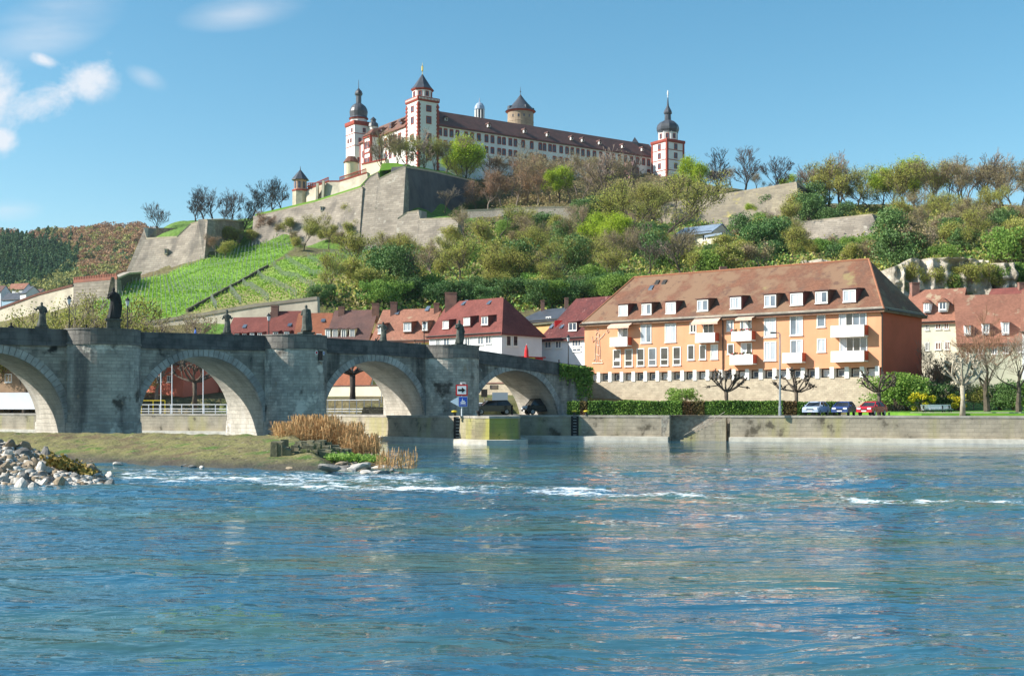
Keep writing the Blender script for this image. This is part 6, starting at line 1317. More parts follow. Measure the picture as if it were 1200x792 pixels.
pollard(2, 5.9, m_bark, 'pollarded tree right of the tall street lamp, behind the parked cars', 933, 139, 2.78, 8)
pollard(3, 5.6, m_bark, 'pollarded tree rising behind the parked red car', 1030, 137, 2.85, 8)
pollard(4, 6.8, m_barkp, 'pale-barked pollarded tree on the lawn right of the white bench', 1128, 128.5, 2.85, 9)
pollard(5, 11, m_barkd, 'dark pollarded tree seen through the third arch', 413, 176, 3.5, 8)
pollard(6, 9, m_bark, 'pollarded tree seen through the second arch', 228, 186, 3.6, 8)
# labels: kind + place, and an order inside each group of look-alikes
ORD = ['leftmost', 'second from left', 'third from left', 'fourth from left', 'fifth from left', 'sixth from left', 'seventh from left', 'eighth from left', 'ninth from left', 'tenth from left']
ORD += [w+' from left' for w in ('eleventh', 'twelfth', 'thirteenth', 'fourteenth', 'fifteenth', 'sixteenth', 'seventeenth', 'eighteenth', 'nineteenth', 'twentieth')]
groups_ = {}
for px, py, k, reg, o in PLACED: groups_.setdefault((k, reg), []).append((px, py, o))
for (k, reg), l in groups_.items():
    l.sort(key=lambda t: t[0]); w, cat = WORDS[k]; grp = w+'s '+reg
    for i, (px, py, o) in enumerate(l):
        lab = w+' '+reg if len(l) == 1 else w+' '+reg+', '+(ORD[i] if i < len(l)-1 or len(l) > 20 else 'rightmost')
        tag(o, lab, cat, grp if len(l) > 1 else None)
for k, pr in PROTO.items():
    for i, o in enumerate(pr):
        if (k, i) not in used:
            for c in list(o.children): bpy.data.objects.remove(c)
            bpy.data.objects.remove(o)
# undergrowth: leaf litter, ivy and low scrub carpeting the wooded slope
def carpet(name, n, poly, size, m, seed, lift=(0, 1.6), clump=3.0, Y0=205, Y1=640, dens=None):
    rs = np.random.RandomState(seed); xs = [p[0] for p in poly]; ys = [p[1] for p in poly]; C = []
    while len(C) < n:
        x, y = rs.uniform(min(xs), max(xs)), rs.uniform(min(ys), max(ys))
        if not in_poly(x, y, poly): continue
        p = hit_ground(x, y, Y0, Y1)
        if p is not None: C.append(tuple(p))
    C = np.array(C); k = 34; off = rs.normal(size=(len(C)*k, 3))*np.array([clump, clump, .5]); Q = np.repeat(C, k, 0)+off
    hz = rs.uniform(*lift, len(C))*rs.uniform(0, 1, len(C)); Q[:, 2] = [gz(a, b) for a, b in Q[:, :2]]; Q[:, 2] += np.repeat(hz, k)*rs.uniform(.1, 1, len(Q))
    tone = np.clip(np.repeat(rs.uniform(0, 1, len(C)), k)*.75+rs.uniform(0, .25, len(Q)), 0, 1)
    o = leaf_mesh(name, Q, size, m, None, rs, tone, local=True); return tag(o, kind='stuff')
slope = [(385, 352), (400, 322), (440, 302), (510, 298), (545, 268), (680, 266), (735, 262), (790, 262), (935, 268), (1035, 282), (1060, 262), (1210, 256), (1210, 300), (1050, 305), (1040, 330), (720, 345), (620, 362), (430, 366)]
carpet('undergrowth', 1500, slope, .62, m_olive, 1, (0, 3.2))
carpet('undergrowth', 1300, slope, .62, m_leaf, 2, (0, 3.0))
carpet('undergrowth', 800, slope, .6, m_ever, 3, (0, 2.6))
carpet('undergrowth', 1300, slope, .6, m_brownbud, 4, (0, 2.8))
crest = [(545, 246), (700, 240), (760, 228), (830, 226), (905, 218), (940, 240), (1210, 246), (1210, 256), (960, 258), (930, 240), (760, 236), (700, 246), (545, 250)]
carpet('undergrowth', 500, [(545, 246), (570, 205), (760, 200), (830, 222), (760, 236), (700, 246)], .6, m_brownbud, 5, (0, 2.4))
carpet('undergrowth', 400, [(930, 245), (1210, 243), (1210, 262), (940, 262)], .6, m_olive, 6, (0, 3))
carpet('ivy', 60, [(548, 249), (610, 248), (610, 243), (548, 245)], .45, m_ever, 7, (0, .9), 1.5)
# ------------------------------------------------------------------ cliff
def cliff(name, label, pts, Ys, seed):
    """rock face along plan line with ledges and cracks, real depth"""
    n, mz = 150, 44; rs = np.random.RandomState(seed); t = np.linspace(0, 1, n); xs = np.interp(t, np.linspace(0, 1, len(pts)), [p[0] for p in pts]); yt = np.interp(t, np.linspace(0, 1, len(pts)), [p[1] for p in pts]); yb = np.interp(t, np.linspace(0, 1, len(pts)), [p[2] for p in pts]); Y = np.interp(t, [0, 1], Ys)
    V = []
    for j in range(mz+3):
        f = min(j, mz)/mz; z0 = CH+(HY-yb)*Y/F-2; z1 = CH+(HY-yt)*Y/F; z = z0+(z1-z0)*f; x = (xs-CX)*Y/F
        led = fbm(z/1.3+3, x/14, 2, seed)*1.5-np.abs(fbm(x/2.6, z/9, 3, seed+5))*5+fbm(x/1.1, z/1.6, 3, seed+15)*1.1+fbm(x/9, z/16, 2, seed+9)*3.5
        dep = Y-led+f*2.5+(9 if j > mz+1 else (2.5 if j > mz else 0)); edge = np.minimum(t, 1-t)*12; dep = dep+np.clip(1-edge, 0, 1)*5
        V.append(np.stack([x, dep, z-(3 if j > mz+1 else 0)], 1))
    V = np.array(V).reshape(-1, 3); m_ = mz+3; ii, jj = np.meshgrid(np.arange(m_-1), np.arange(n-1), indexing='ij'); q = np.stack([ii*n+jj, ii*n+jj+1, (ii+1)*n+jj+1, (ii+1)*n+jj], -1).reshape(-1, 4)
    return tag(link_mesh(name, V, q, m_cliff, None, uv=False), label, 'cliff')
cliff('cliff', 'pale limestone cliff above the roofs at the right', [(1042, 314, 352), (1060, 308, 350), (1075, 300, 348), (1130, 300, 346), (1165, 302, 345), (1180, 306, 345), (1215, 306, 345)], (231, 230), 3)
cliff('cliff', 'small pale rock outcrop between the bushes below the furthest right bastion', [(944, 303, 318), (965, 301, 316), (985, 305, 318)], (255, 252), 8)
cliff('cliff', 'small grey rock outcrop on the slope above the white corner house', [(560, 313, 326), (572, 311, 325), (582, 316, 326)], (308, 306), 12)
# ------------------------------------------------------------------ vineyard rows
def vines(seed=4):
    rs = np.random.RandomState(seed); C = []; tone = []; posts = MB(); A = np.array([.80, .60]); Nn = np.array([-.60, .80])
    for poly, sp_, ang in ((V1, 2.6, 0), (V2, 2.4, -.35)):
        c, s = math.cos(ang), math.sin(ang); d = np.array([A[0]*c-A[1]*s, A[0]*s+A[1]*c]); nn = np.array([-d[1], d[0]])
        wp = [hit_ground(min(max(x, 110), 470), y) for x, y in poly]; wp = [(p.x, p.y) for p in wp if p is not None]
        ctr = np.mean(wp, 0); rad = 130
        for k in np.arange(-rad, rad, sp_):
            for t in np.arange(-rad, rad, .55):
                q_ = ctr+nn*k+d*t; 
                if q_[1] < 232 or q_[1] > 424: continue
                px = CX+F*q_[0]/q_[1]
                if not 95 < px < 470: continue
                z = gz_pxY(px, q_[1]); py = HY-(z-CH)*F/q_[1]
                if not in_poly(px, py, poly): continue
                if rs.uniform() < .93:
                    m_ = 4
                    for _ in range(m_): C.append((q_[0]+rs.normal()*.12, q_[1]+rs.normal()*.12, z+rs.uniform(.1, .8))); tone.append(rs.uniform(0, .6)+(.35 if poly is V2 else 0))
                if int(round(t/.55)) % 9 == 0: posts.box(q_[0]-.06, q_[0]+.06, q_[1]-.06, q_[1]+.06, z-.1, z+1.75)
    C = np.array(C); o = leaf_mesh('vineyard_vines', C, .34, m_vine, None, rs, np.clip(tone, 0, 1)); tag(o, kind='stuff'); tag(posts.build('vineyard_posts', m_post, uv=False), kind='stuff')
vines()
# grass tufts along the rampart edges of the vineyard
# ------------------------------------------------------------------ far woodland across the valley
def forest(name, n, poly, m, seed, rad=(3.5, 6), k=60, cone=False):
    rs = np.random.RandomState(seed); xs = [p[0] for p in poly]; ys = [p[1] for p in poly]; C = []; T = []; c = 0
    while c < n:
        x, y = rs.uniform(min(xs), max(xs)), rs.uniform(min(ys), max(ys))
        if not in_poly(x, y, poly): continue
        p = hit_ground(x, y, 640, 1800); c += 1
        if p is None: continue
        r = rs.uniform(*rad); d = rs.normal(size=(k, 3)); d /= np.linalg.norm(d, axis=1)[:, None]; tt = rs.uniform(0, 1, k)
        if cone: z = tt*r*3.0; w = (1-tt)*r*.85+.3; Q = np.stack([d[:, 0]*w, d[:, 1]*w, z], 1)
        else: Q = d*r*rs.uniform(.6, 1, (k, 1))+np.array([0, 0, r*1.1])
        C.append(Q+np.array(p)); T.append(np.full(k, rs.uniform(0, .8))+rs.uniform(0, .2, k))
    return tag(leaf_mesh(name, np.concatenate(C), 1.35, m, None, rs, np.concatenate(T)), kind='stuff')
m_fdark = mat('far_conifers', (.07, .15, .10), (.09, .18, .09), .02, 4, .9, vary=(.12, .2, .08), transl=.2)
m_frus = mat('far_russet_wood', (.42, .25, .16), (.38, .26, .14), .02, 4, .9, vary=(.40, .24, .14), transl=.2)
m_fgrn = mat('far_budding_wood', (.32, .30, .12), (.26, .27, .10), .02, 4, .9, vary=(.42, .42, .14), transl=.2)
forest('distant_forest', 900, [(-60, 290), (0, 282), (60, 285), (95, 305), (80, 335), (0, 350), (-60, 350)], m_fdark, 1, (2.2, 4), 110, True)
forest('distant_forest', 1300, [(-80, 268), (60, 276), (165, 268), (250, 268), (250, 330), (90, 335), (95, 300), (40, 284)], m_frus, 2, (2.6, 4.6), 110)
forest('distant_forest', 380, [(40, 275), (165, 272), (165, 330), (60, 345), (85, 305)], m_fgrn, 3, (2.5, 4.5), 100)
forest('distant_forest', 260, [(85, 300), (165, 290), (150, 330), (60, 345), (0, 352), (0, 340)], m_fdark, 4, (2.2, 4.2), 100)
forest('distant_forest', 120, [(20, 345), (80, 328), (130, 325), (60, 352), (-40, 362), (-40, 350)], m_fgrn, 5, (3, 5))
forest('distant_forest', 90, [(-60, 292), (-60, 282), (90, 276), (100, 300)], m_fdark, 6, (2.5, 4.2), 110, True)
# ------------------------------------------------------------------ reeds, rocks
def reeds():
    rs = np.random.RandomState(3); V = []; spots = []
    def add(n, px0, px1, Y0, Y1, h0, h1, zf):
        for _ in range(n):
            px = rs.uniform(px0, px1); Y = rs.uniform(Y0, Y1); spots.append(((px-CX)*Y/F, Y, zf, rs.uniform(h0, h1)))
    add(1500, 322, 425, 84.5, 93, 1.0, 1.7, .8); add(700, 345, 395, 86, 92, 1.5, 2.2, .8); add(500, 400, 445, 82, 90, .7, 1.3, .4); add(110, 440, 490, 69.5, 77, .6, 1.3, -.25)
    V = []
    for x, y, z, h in spots:
        lean = rs.normal(size=2)*.12*h; a = rs.uniform(0, 3.14); w = .022; dx, dy = math.cos(a)*w, math.sin(a)*w
        p = [(x, y, z), (x+lean[0]*.4, y+lean[1]*.4, z+h*.55), (x+lean[0], y+lean[1], z+h)]
        V += [(p[0][0]-dx, p[0][1]-dy, z), (p[0][0]+dx, p[0][1]+dy, z), (p[1][0]+dx, p[1][1]+dy, p[1][2]), (p[1][0]-dx, p[1][1]-dy, p[1][2])]
        V += [(p[1][0]-dx, p[1][1]-dy, p[1][2]), (p[1][0]+dx, p[1][1]+dy, p[1][2]), (p[2][0]+dx*.4, p[2][1]+dy*.4, p[2][2]), (p[2][0]-dx*.4, p[2][1]-dy*.4, p[2][2])]
        # plume
        pw = .055; t = p[2]; V += [(t[0]-dx*1.6, t[1]-dy*1.6, t[2]-.18), (t[0]+dx*1.6, t[1]+dy*1.6, t[2]-.16), (t[0]+dx*.8+lean[0]*.1, t[1]+dy, t[2]+.12), (t[0]-dx*.5, t[1]-dy, t[2]+.1)]
        for _ in range(2):   # leaves
            b = rs.uniform(.2, .8); q0 = (x+lean[0]*b, y+lean[1]*b, z+h*b); e = (q0[0]+rs.normal()*.28, q0[1]+rs.normal()*.28, q0[2]+rs.uniform(-.05, .35)); V += [(q0[0], q0[1], q0[2]-.015), (q0[0], q0[1], q0[2]+.015), (e[0], e[1], e[2]+.01), (e[0], e[1], e[2]-.012)]
    V = np.array(V); o = link_mesh('reeds', V, np.arange(len(V)).reshape(-1, 4), m_reed, None, uv=False); at_ = o.data.attributes.new('tone', 'FLOAT', 'FACE'); at_.data.foreach_set('value', rs.uniform(0, 1, len(V)//4).astype(np.float32)); tag(o, kind='stuff')
reeds()
def rock_mesh(seed, m):
    import bmesh
    bm = bmesh.new(); bmesh.ops.create_icosphere(bm, subdivisions=2, radius=1); rs = np.random.RandomState(seed)
    pl_ = [(rs.normal(size=3), rs.uniform(.5, .85)) for _ in range(9)]
    for v in bm.verts:
        c = np.array(v.co)
        for n_, d in pl_:
            n_ = n_/np.linalg.norm(n_); k = c@n_
            if k > d: c = c-n_*(k-d)
        v.co = c*np.array([1, .8, .65])+rs.normal(size=3)*.015
    me = bpy.data.meshes.new('stone'); bm.to_mesh(me); bm.free(); me.materials.append(m); return me
RM = {k: [rock_mesh(i+s0, m) for i in range(4)] for k, m, s0 in (('pale', m_rockw, 0), ('tan', m_rockt, 10), ('grey', m_rockg, 20))}
rr = random.Random(9)
def heap_z(px, Y):      # surface of the near rubble heap, rising towards the left
    f = min(max((128-px)/118.0, 0), 1); back_ = min(max((Y-54)/8.0, 0), 1)
    return -.25+(1.75*f**.75)*(back_**.8)
# ground core of the heap so that no stone floats
nA = 40; V = []
for i in range(nA):
    px = -220+350*i/(nA-1)
    for j in range(24):
        Y = 52.5+14*j/23; b = 1 if Y < 62 else max(0, 1-(Y-62)/4.0); z = (heap_z(px, min(Y, 62))+.05)*b-.55+.35*b; V.append(((px-CX)*Y/F, Y, z+.12*float(noise1(px/9, Y*1.3, 4))))
ii, jj = np.meshgrid(np.arange(nA-1), np.arange(23), indexing='ij'); q = np.stack([ii*24+jj, (ii+1)*24+jj, (ii+1)*24+jj+1, ii*24+jj+1], -1).reshape(-1, 4)
tag(link_mesh('rubble_ground', np.array(V), q, m_dryst, None, uv=False, smooth=True), kind='structure')
def small_rubble(n, seed, m):
    rs = np.random.RandomState(seed); V = []; Fq = []
    for i in range(n):
        px = rs.uniform(-20, 130); Y = rs.uniform(53.4, 63); s_ = rs.uniform(.07, .2); v = np.array([[-1, -1, -1], [1, -1, -1], [1, 1, -1], [-1, 1, -1], [-.6, -.8, 1], [.8, -.5, .8], [.5, .7, 1], [-.8, .5, .7]])*s_*rs.uniform(.6, 1.3, (8, 3)); o = len(V)*8
        V.append(v+np.array([(px-CX)*Y/F, Y, heap_z(px, Y)+.1])); Fq += [[o, o+3, o+2, o+1], [o+4, o+5, o+6, o+7]]+[[o+k, o+(k+1) % 4, o+4+(k+1) % 4, o+4+k] for k in range(4)]
    tag(link_mesh('small_rubble', np.concatenate(V), Fq, m, None, uv=False), kind='stuff')
small_rubble(500, 1, m_rockw); small_rubble(500, 2, m_rockt)
for k in range(222):
    px = rr.triangular(-25, 131, 30) if k % 3 else rr.uniform(-20, 133); Y = rr.uniform(53.6, 63); z = heap_z(px, Y); front = Y < 56.5
    kind = rr.choice(['pale', 'pale', 'grey', 'tan'] if front else ['tan', 'tan', 'pale', 'grey', 'pale']); s_ = rr.choice((.16, .22, .28, .33, .4, .52))*rr.uniform(.8, 1.15)
    o = bpy.data.objects.new('stone', rr.choice(RM[kind])); COL.objects.link(o); o.location = ((px-CX)*Y/F, Y, z+.1*s_); o.rotation_euler = (rr.uniform(0, 6), rr.uniform(0, 6), rr.uniform(0, 6)); o.scale = (s_*rr.uniform(.8, 1.4), s_, s_*rr.uniform(.7, 1))
    tag(o, {'pale': 'pale angular stone in the rubble heap at the left edge of the river', 'tan': 'tan angular stone in the rubble heap at the left edge of the river', 'grey': 'grey angular stone in the rubble heap at the left edge of the river'}[kind], 'stone', kind+' stones of the left rubble heap')
for k in range(36):      # flat rocks off the tip of the embankment
    px = rr.uniform(385, 476); Y = rr.uniform(66.5, 76); s_ = rr.uniform(.3, .75)*(1.0 if px < 450 else .7); kind = rr.choice(['tan', 'grey', 'grey', 'pale'])
    o = bpy.data.objects.new('stone', rr.choice(RM[kind])); COL.objects.link(o); o.location = ((px-CX)*Y/F, Y, -.05+.45*max(0, (440-px)/60)*rr.random()); o.rotation_euler = (rr.uniform(-.3, .3), rr.uniform(-.3, .3), rr.uniform(0, 6)); o.scale = (s_*1.3, s_, s_*.55)
    tag(o, kind+' flat rock at the water off the right tip of the grassy embankment', 'stone', kind+' rocks off the embankment tip')
rs_ = np.random.RandomState(2)
for i in range(40):      # stones along the toe of the embankment
    t = rs_.uniform(0, 1); j = t*(len(toe)-1); a = int(min(j, len(toe)-2)); p = np.array(toe[a])*(1-(j-a))+np.array(toe[a+1])*(j-a)+rs_.normal(size=2)*.5
    s_ = rs_.uniform(.14, .34); kind = ['grey', 'tan', 'grey', 'pale'][i % 4]; o = bpy.data.objects.new('stone', RM[kind][i % 4]); COL.objects.link(o); o.location = (p[0], p[1]+.3, .06); o.rotation_euler = (0, 0, t*50); o.scale = (s_*1.4, s_, s_*.7); tag(o, kind+' stone at the waterline along the foot of the grassy embankment', 'stone', kind+' stones along the embankment foot')
# rough dark stone end of the embankment
mb = MB(); t = thing('groyne_end', 'dark rough stone block forming the right end of the grassy embankment', 'stone block', (-12, 80, 0)); 
gr_ = random.Random(4)
for k in range(150):
    f = gr_.random(); g = gr_.random(); x = -15.2+f*5.0+g*1.6; y = 74.2+g*8+f*1.2; zt = 1.55-1.5*f**1.6-(1.1 if g < .12 else 0); w = gr_.uniform(.35, .8); h = gr_.uniform(.18, .3)
    a = gr_.uniform(-.3, .3); c_, s_ = math.cos(a)*w, math.sin(a)*w; z = zt-gr_.random()*.5; mb.hexa([(x, y, z-1.2), (x+c_, y+s_, z-1.2), (x+c_-s_*.7, y+s_+c_*.7, z-1.2), (x-s_*.7, y+c_*.7, z-1.2)], [(x+.05, y+.04, z), (x+c_-.04, y+s_+.03, z-gr_.random()*.1), (x+c_-s_*.7-.05, y+s_+c_*.7, z), (x-s_*.7+.03, y+c_*.7-.05, z-gr_.random()*.1)])
mb.build('masonry', m_groyne, t)
def tufts(name, n, pts, size, m, seed, h=.25):
    rs = np.random.RandomState(seed); C = np.array([pts(rs) for _ in range(n)]); C = np.repeat(C, 6, 0)+rs.normal(size=(n*6, 3))*np.array([.16, .16, h*.3]); tag(leaf_mesh(name, C, size, m, None, rs), kind='stuff')
def emb_pt(rs):
    f = rs.uniform(.05, .97); g = rs.uniform(.25, 1)**.6; c0 = np.array([np.interp(f, np.linspace(0, 1, len(crest)), [p[i] for p in crest]) for i in (0, 1)]); t0 = np.array([np.interp(f, np.linspace(0, 1, len(toe)), [p[i] for p in toe]) for i in (0, 1)])
    p = t0*(1-g)+c0*g; return (p[0], p[1], .15+(g-.15)*1.65)
m_drygrass = mat('dry_bank_grass', (.34, .29, .11), (.16, .15, .05), .5, 6, .9, vary=(.16, .25, .04))
tufts('bank_grass', 9000, emb_pt, .15, m_drygrass, 3, .2)
def gravel(n, seed):
    rs = np.random.RandomState(seed); V = []; Fq = []
    for i in range(n):
        x, y, z = emb_pt(rs); s_ = abs(rs.normal())*.10+.05; v = np.array([[-1, -1, -1], [1, -1, -1], [1, 1, -1], [-1, 1, -1], [-.7, -.8, 1], [.8, -.6, .9], [.6, .7, 1], [-.8, .6, .8]])*s_*rs.uniform(.6, 1.3, (8, 3)); a = rs.uniform(0, 3); v[:, :2] = v[:, :2]@np.array([[math.cos(a), -math.sin(a)], [math.sin(a), math.cos(a)]]); o = len(V)*8; V.append(v*np.array([1.4, 1.1, .7])+np.array([x, y, z+.03]))
        Fq += [[o, o+3, o+2, o+1], [o+4, o+5, o+6, o+7]]+[[o+k, o+(k+1) % 4, o+4+(k+1) % 4, o+4+k] for k in range(4)]
    tag(link_mesh('gravel', np.concatenate(V), Fq, m_rockt if seed % 2 else m_rockg, None, uv=False), kind='stuff')
gravel(1900, 3); gravel(1500, 4)
tufts('bank_grass', 500, lambda rs: ((rs.uniform(385, 455)-CX)*.05+0*rs.uniform(), 0, 0) if False else (lambda px, Y: ((px-CX)*Y/F, Y, .55-.004*(px-385)))(rs.uniform(385, 450), rs.uniform(74, 80)), .16, m_leaf, 4)
tufts('bank_grass', 420, lambda rs: (lambda px, Y: ((px-CX)*Y/F, Y, heap_z(px, 62)+.1))(rs.uniform(55, 105), rs.uniform(58, 63)), .2, mat('yellow_grass', (.34, .26, .06), (.25, .17, .04), 1), 5)
# ------------------------------------------------------------------ statues on the piers
def statue(label, s, o_, H, face, pose, seed, ped=1.05, mt=None):
    base = bp(s, o_, 0); zb = deck(s)-.05; t = thing('bridge_statue', label, 'statue', (base.x, base.y, zb))
    def L(x, y, z): c, s_ = math.cos(face), math.sin(face); return Vector((base.x+x*c-y*s_, base.y+x*s_+y*c, zb+z))
    mb = MB(); w = .56*H/2.6
    for a, b, z0, z1 in ((w*1.15, w*1.0, -1.3, .12), (w*.9, w*.9, .12, ped-.16), (w*1.12, w*1.12, ped-.16, ped)): mb.hexa([L(-a, -b, z0), L(a, -b, z0), L(a, b, z0), L(-a, b, z0)], [L(-a, -b, z1), L(a, -b, z1), L(a, b, z1), L(-a, b, z1)])
    mb.build('pedestal', m_patina, t)
    mb = MB(); rs = np.random.RandomState(seed); h = H; rings = []; n = 20
    prof = [(0, .27, .22, 0, 0), (.04, .30, .24, 0, 0), (.18, .25, .21, .01, 0), (.34, .215, .19, .03, .01), (.48, .20, .165, .035, .02), (.58, .175, .14, .02, .02), (.68, .205, .15, 0, .01), (.76, .225, .15, -.01, 0), (.81, .19, .125, -.01, 0), (.845, .07, .07, -.005, -.005)]
    for f, rx, ry, ox, oy in prof:
        row_ = []
        for k in range(n):
            a = 6.283*k/n; fold = 1+.10*math.sin(a*6+seed+f*5)*(1-f) if f < .6 else 1
            row_.append(L((ox+rx*fold*math.cos(a))*h*.62, (oy+ry*fold*math.sin(a))*h*.62, ped+f*h))
        rings.append(row_)
    mb.rings(rings)
    mb.sphere(L(0, -.02*h, ped+.905*h), .062*h, 12, 8, sc=(.85, .95, 1.15)); mb.tube([L(0, 0, ped+.83*h), L(0, -.01*h, ped+.87*h)], .035*h, 8)
    mb.sphere(L(0, -.062*h*1.25, ped+.90*h), .013*h, 6, 4)       # nose
    mb.sphere(L(0, -.045*h, ped+.868*h), .035*h, 8, 5)           # beard
    sh = .775
    def arm(sx, el, ha): mb.tube([L(sx*.12*h, 0, ped+sh*h), L(el[0]*h, el[1]*h, ped+el[2]*h), L(ha[0]*h, ha[1]*h, ped+ha[2]*h)], [.048*h, .042*h, .026*h], 8); mb.sphere(L(ha[0]*h, ha[1]*h, ped+ha[2]*h), .03*h, 7, 5)
    if pose == 'staff': arm(-1, (-.2, -.03, .64), (-.19, -.14, .60)); arm(1, (.19, -.02, .62), (.05, -.15, .62)); mb.tube([L(-.2*h, -.15*h, ped+.02), L(-.19*h, -.14*h, ped+1.0*h)], .013*h, 5)
    elif pose == 'book': arm(-1, (-.19, .0, .62), (-.06, -.16, .60)); arm(1, (.2, 0, .62), (.1, -.15, .58)); mb.obox(L(-.08*h, -.2*h, ped+.58*h), (.14*h, 0, 0), (0, .05*h, 0), (0, 0, .1*h))
    elif pose == 'raised': arm(-1, (-.21, -.05, .66), (-.27, -.16, .70)); arm(1, (.19, 0, .6), (.11, -.12, .52))
    elif pose == 'cloak': arm(-1, (-.17, -.02, .62), (-.02, -.15, .64)); arm(1, (.17, -.02, .62), (.03, -.15, .66)); mb.tube([L(.02*h, .1*h, ped+.8*h), L(.03*h, .13*h, ped+.45*h), L(.0, .12*h, ped+.05*h)], [.13*h, .17*h, .18*h], 10)
    elif pose == 'mitre': arm(-1, (-.19, -.02, .62), (-.15, -.14, .66)); arm(1, (.19, 0, .64), (.24, -.12, .68))
    if pose in ('mitre', 'cloak2'): mb.rings([[L(a*.055*h, b*.045*h, ped+.945*h) for a, b in ((-1, -1), (1, -1), (1, 1), (-1, 1))], [L(a*.06*h, b*.04*h, ped+.99*h) for a, b in ((-1, -1), (1, -1), (1, 1), (-1, 1))], [L(a*.008*h, b*.02*h, ped+1.05*h) for a, b in ((-1, -1), (1, -1), (1, 1), (-1, 1))]])
    if pose == 'drape': arm(-1, (-.16, -.02, .64), (-.1, -.14, .7)); arm(1, (.2, .03, .62), (.22, -.05, .5)); mb.tube([L(.16*h, 0, ped+.72*h), L(.2*h, .05*h, ped+.4*h), L(.15*h, .05*h, ped+.06*h)], [.05*h, .07*h, .07*h], 8)
    b = mb.build('body', mt or m_patina, t, uv=False, smooth=True); md = b.modifiers.new('fuse', 'REMESH'); md.mode = 'VOXEL'; md.voxel_size = .035*H/2.6; md.use_smooth_shade = True
    return t
def s_for(px, o_=1.2):
    lo, hi = -40, 80
    for _ in range(50):
        m_ = (lo+hi)/2; q_ = bp(m_, o_, 0)
        if CX+F*q_.x/q_.y < px: lo = m_
        else: hi = m_
    return lo
statue('leftmost bridge statue, a robed figure with one elbow out, on a low pedestal', s_for(49, -5.6), -5.6, 2.35, .3, 'raised', 1, .55)
statue('dark tall saint statue on a high pedestal on the broad left pier', s_for(133, 1.3), 1.3, 2.95, .35, 'drape', 2, 1.05, mat('black_statue_stone', (.035, .035, .033), (.02, .02, .02), 2, 6, .8))
statue('mitred bishop statue standing right of the broad left pier', s_for(266, -5.8), -5.8, 2.35, .2, 'mitre', 3, .5)
statue('cloaked saint statue, hooded and broad, on the middle pier', s_for(359, 1.0), 1.0, 2.85, -2.6, 'cloak', 4, .45)
statue('slender greenish statue with raised arm between the middle pier and the right pier', s_for(449, -5.8), -5.8, 2.3, -.2, 'raised', 5, .5)
statue('draped statue bending sideways on the right-hand pier', s_for(538, 1.0), 1.0, 2.75, .5, 'drape', 6, .35)
# ------------------------------------------------------------------ lamps
def lantern_lamp(label, px, o_, top_py, z0=None, Y=None):
    if Y is None: s = s_for(px, o_); p = bp(s, o_, deck(s)-.95)
    else: p = Vector(((px-CX)*Y/F, Y, z0))
    H = CH+(HY-top_py)*p.y/F-p.z; t = thing('street_lamp', label, 'street lamp', p, 'lantern lamps along the bridge')
    mb = MB(); mb.lathe(p, [(.13, 0), (.13, .25), (.075, .4), (.055, H*.45), (.045, H-.95), (.1, H-.9), (.05, H-.84)], 8); mb.build('pole', m_iron, t)
    mb = MB(); mb.lathe(p, [(.11, H-.84), (.2, H-.35)], 6); l = mb.build('lantern', mat('lamp_glass', (.55, .58, .6), None, rough=.15), t)
    mb = MB(); mb.lathe(p, [(.26, H-.36), (.1, H-.12), (.05, H-.08), (.03, H)], 6); mb.build('lantern_roof', m_iron, l); return t
lantern_lamp('lantern street lamp between the leftmost statue and the dark tall saint', 81, -5.5, 346)
lantern_lamp('lantern street lamp just right of the dark tall saint statue', 149.5, -2.0, 348)
lantern_lamp('small distant lantern lamp in front of the smooth red roofs', 315, -6.0, 366.5)
lantern_lamp('lantern street lamp left of the draped statue on the right pier', 497, -6.2, 376)
lantern_lamp('lantern street lamp before the pale wall of the maroon-roofed house', 666, -3.0, 392)
p = Vector((at(914, 486.5, 130).x, 130, QZ)); t = thing('tall_street_lamp', 'tall grey street lamp with a short arm by the quay edge before the apartment house', 'street lamp', p)
Hh = CH+(HY-391)*130/F-QZ; mb = MB(); mb.tube([p, p+Vector((0, 0, 3.4)), p+Vector((0, 0, Hh))], [.13, .10, .065], 8); mb.build('pole', m_steel, t); mb = MB(); mb.lathe(p, [(.16, 0), (.16, .9), (.13, .95)], 8); mb.build('base', m_steel, t)
mb = MB(); mb.tube([p+Vector((0, 0, Hh)), p+Vector((-.25, 0, Hh+.12)), p+Vector((-.5, 0, Hh+.12))], .045, 6); a_ = mb.build('arm', m_steel, t); mb = MB(); mb.obox(p+Vector((-1.0, -.13, Hh+.02)), (.6, 0, 0), (0, .26, 0), (0, 0, .15)); mb.build('lamp_head', m_gutter, a_)
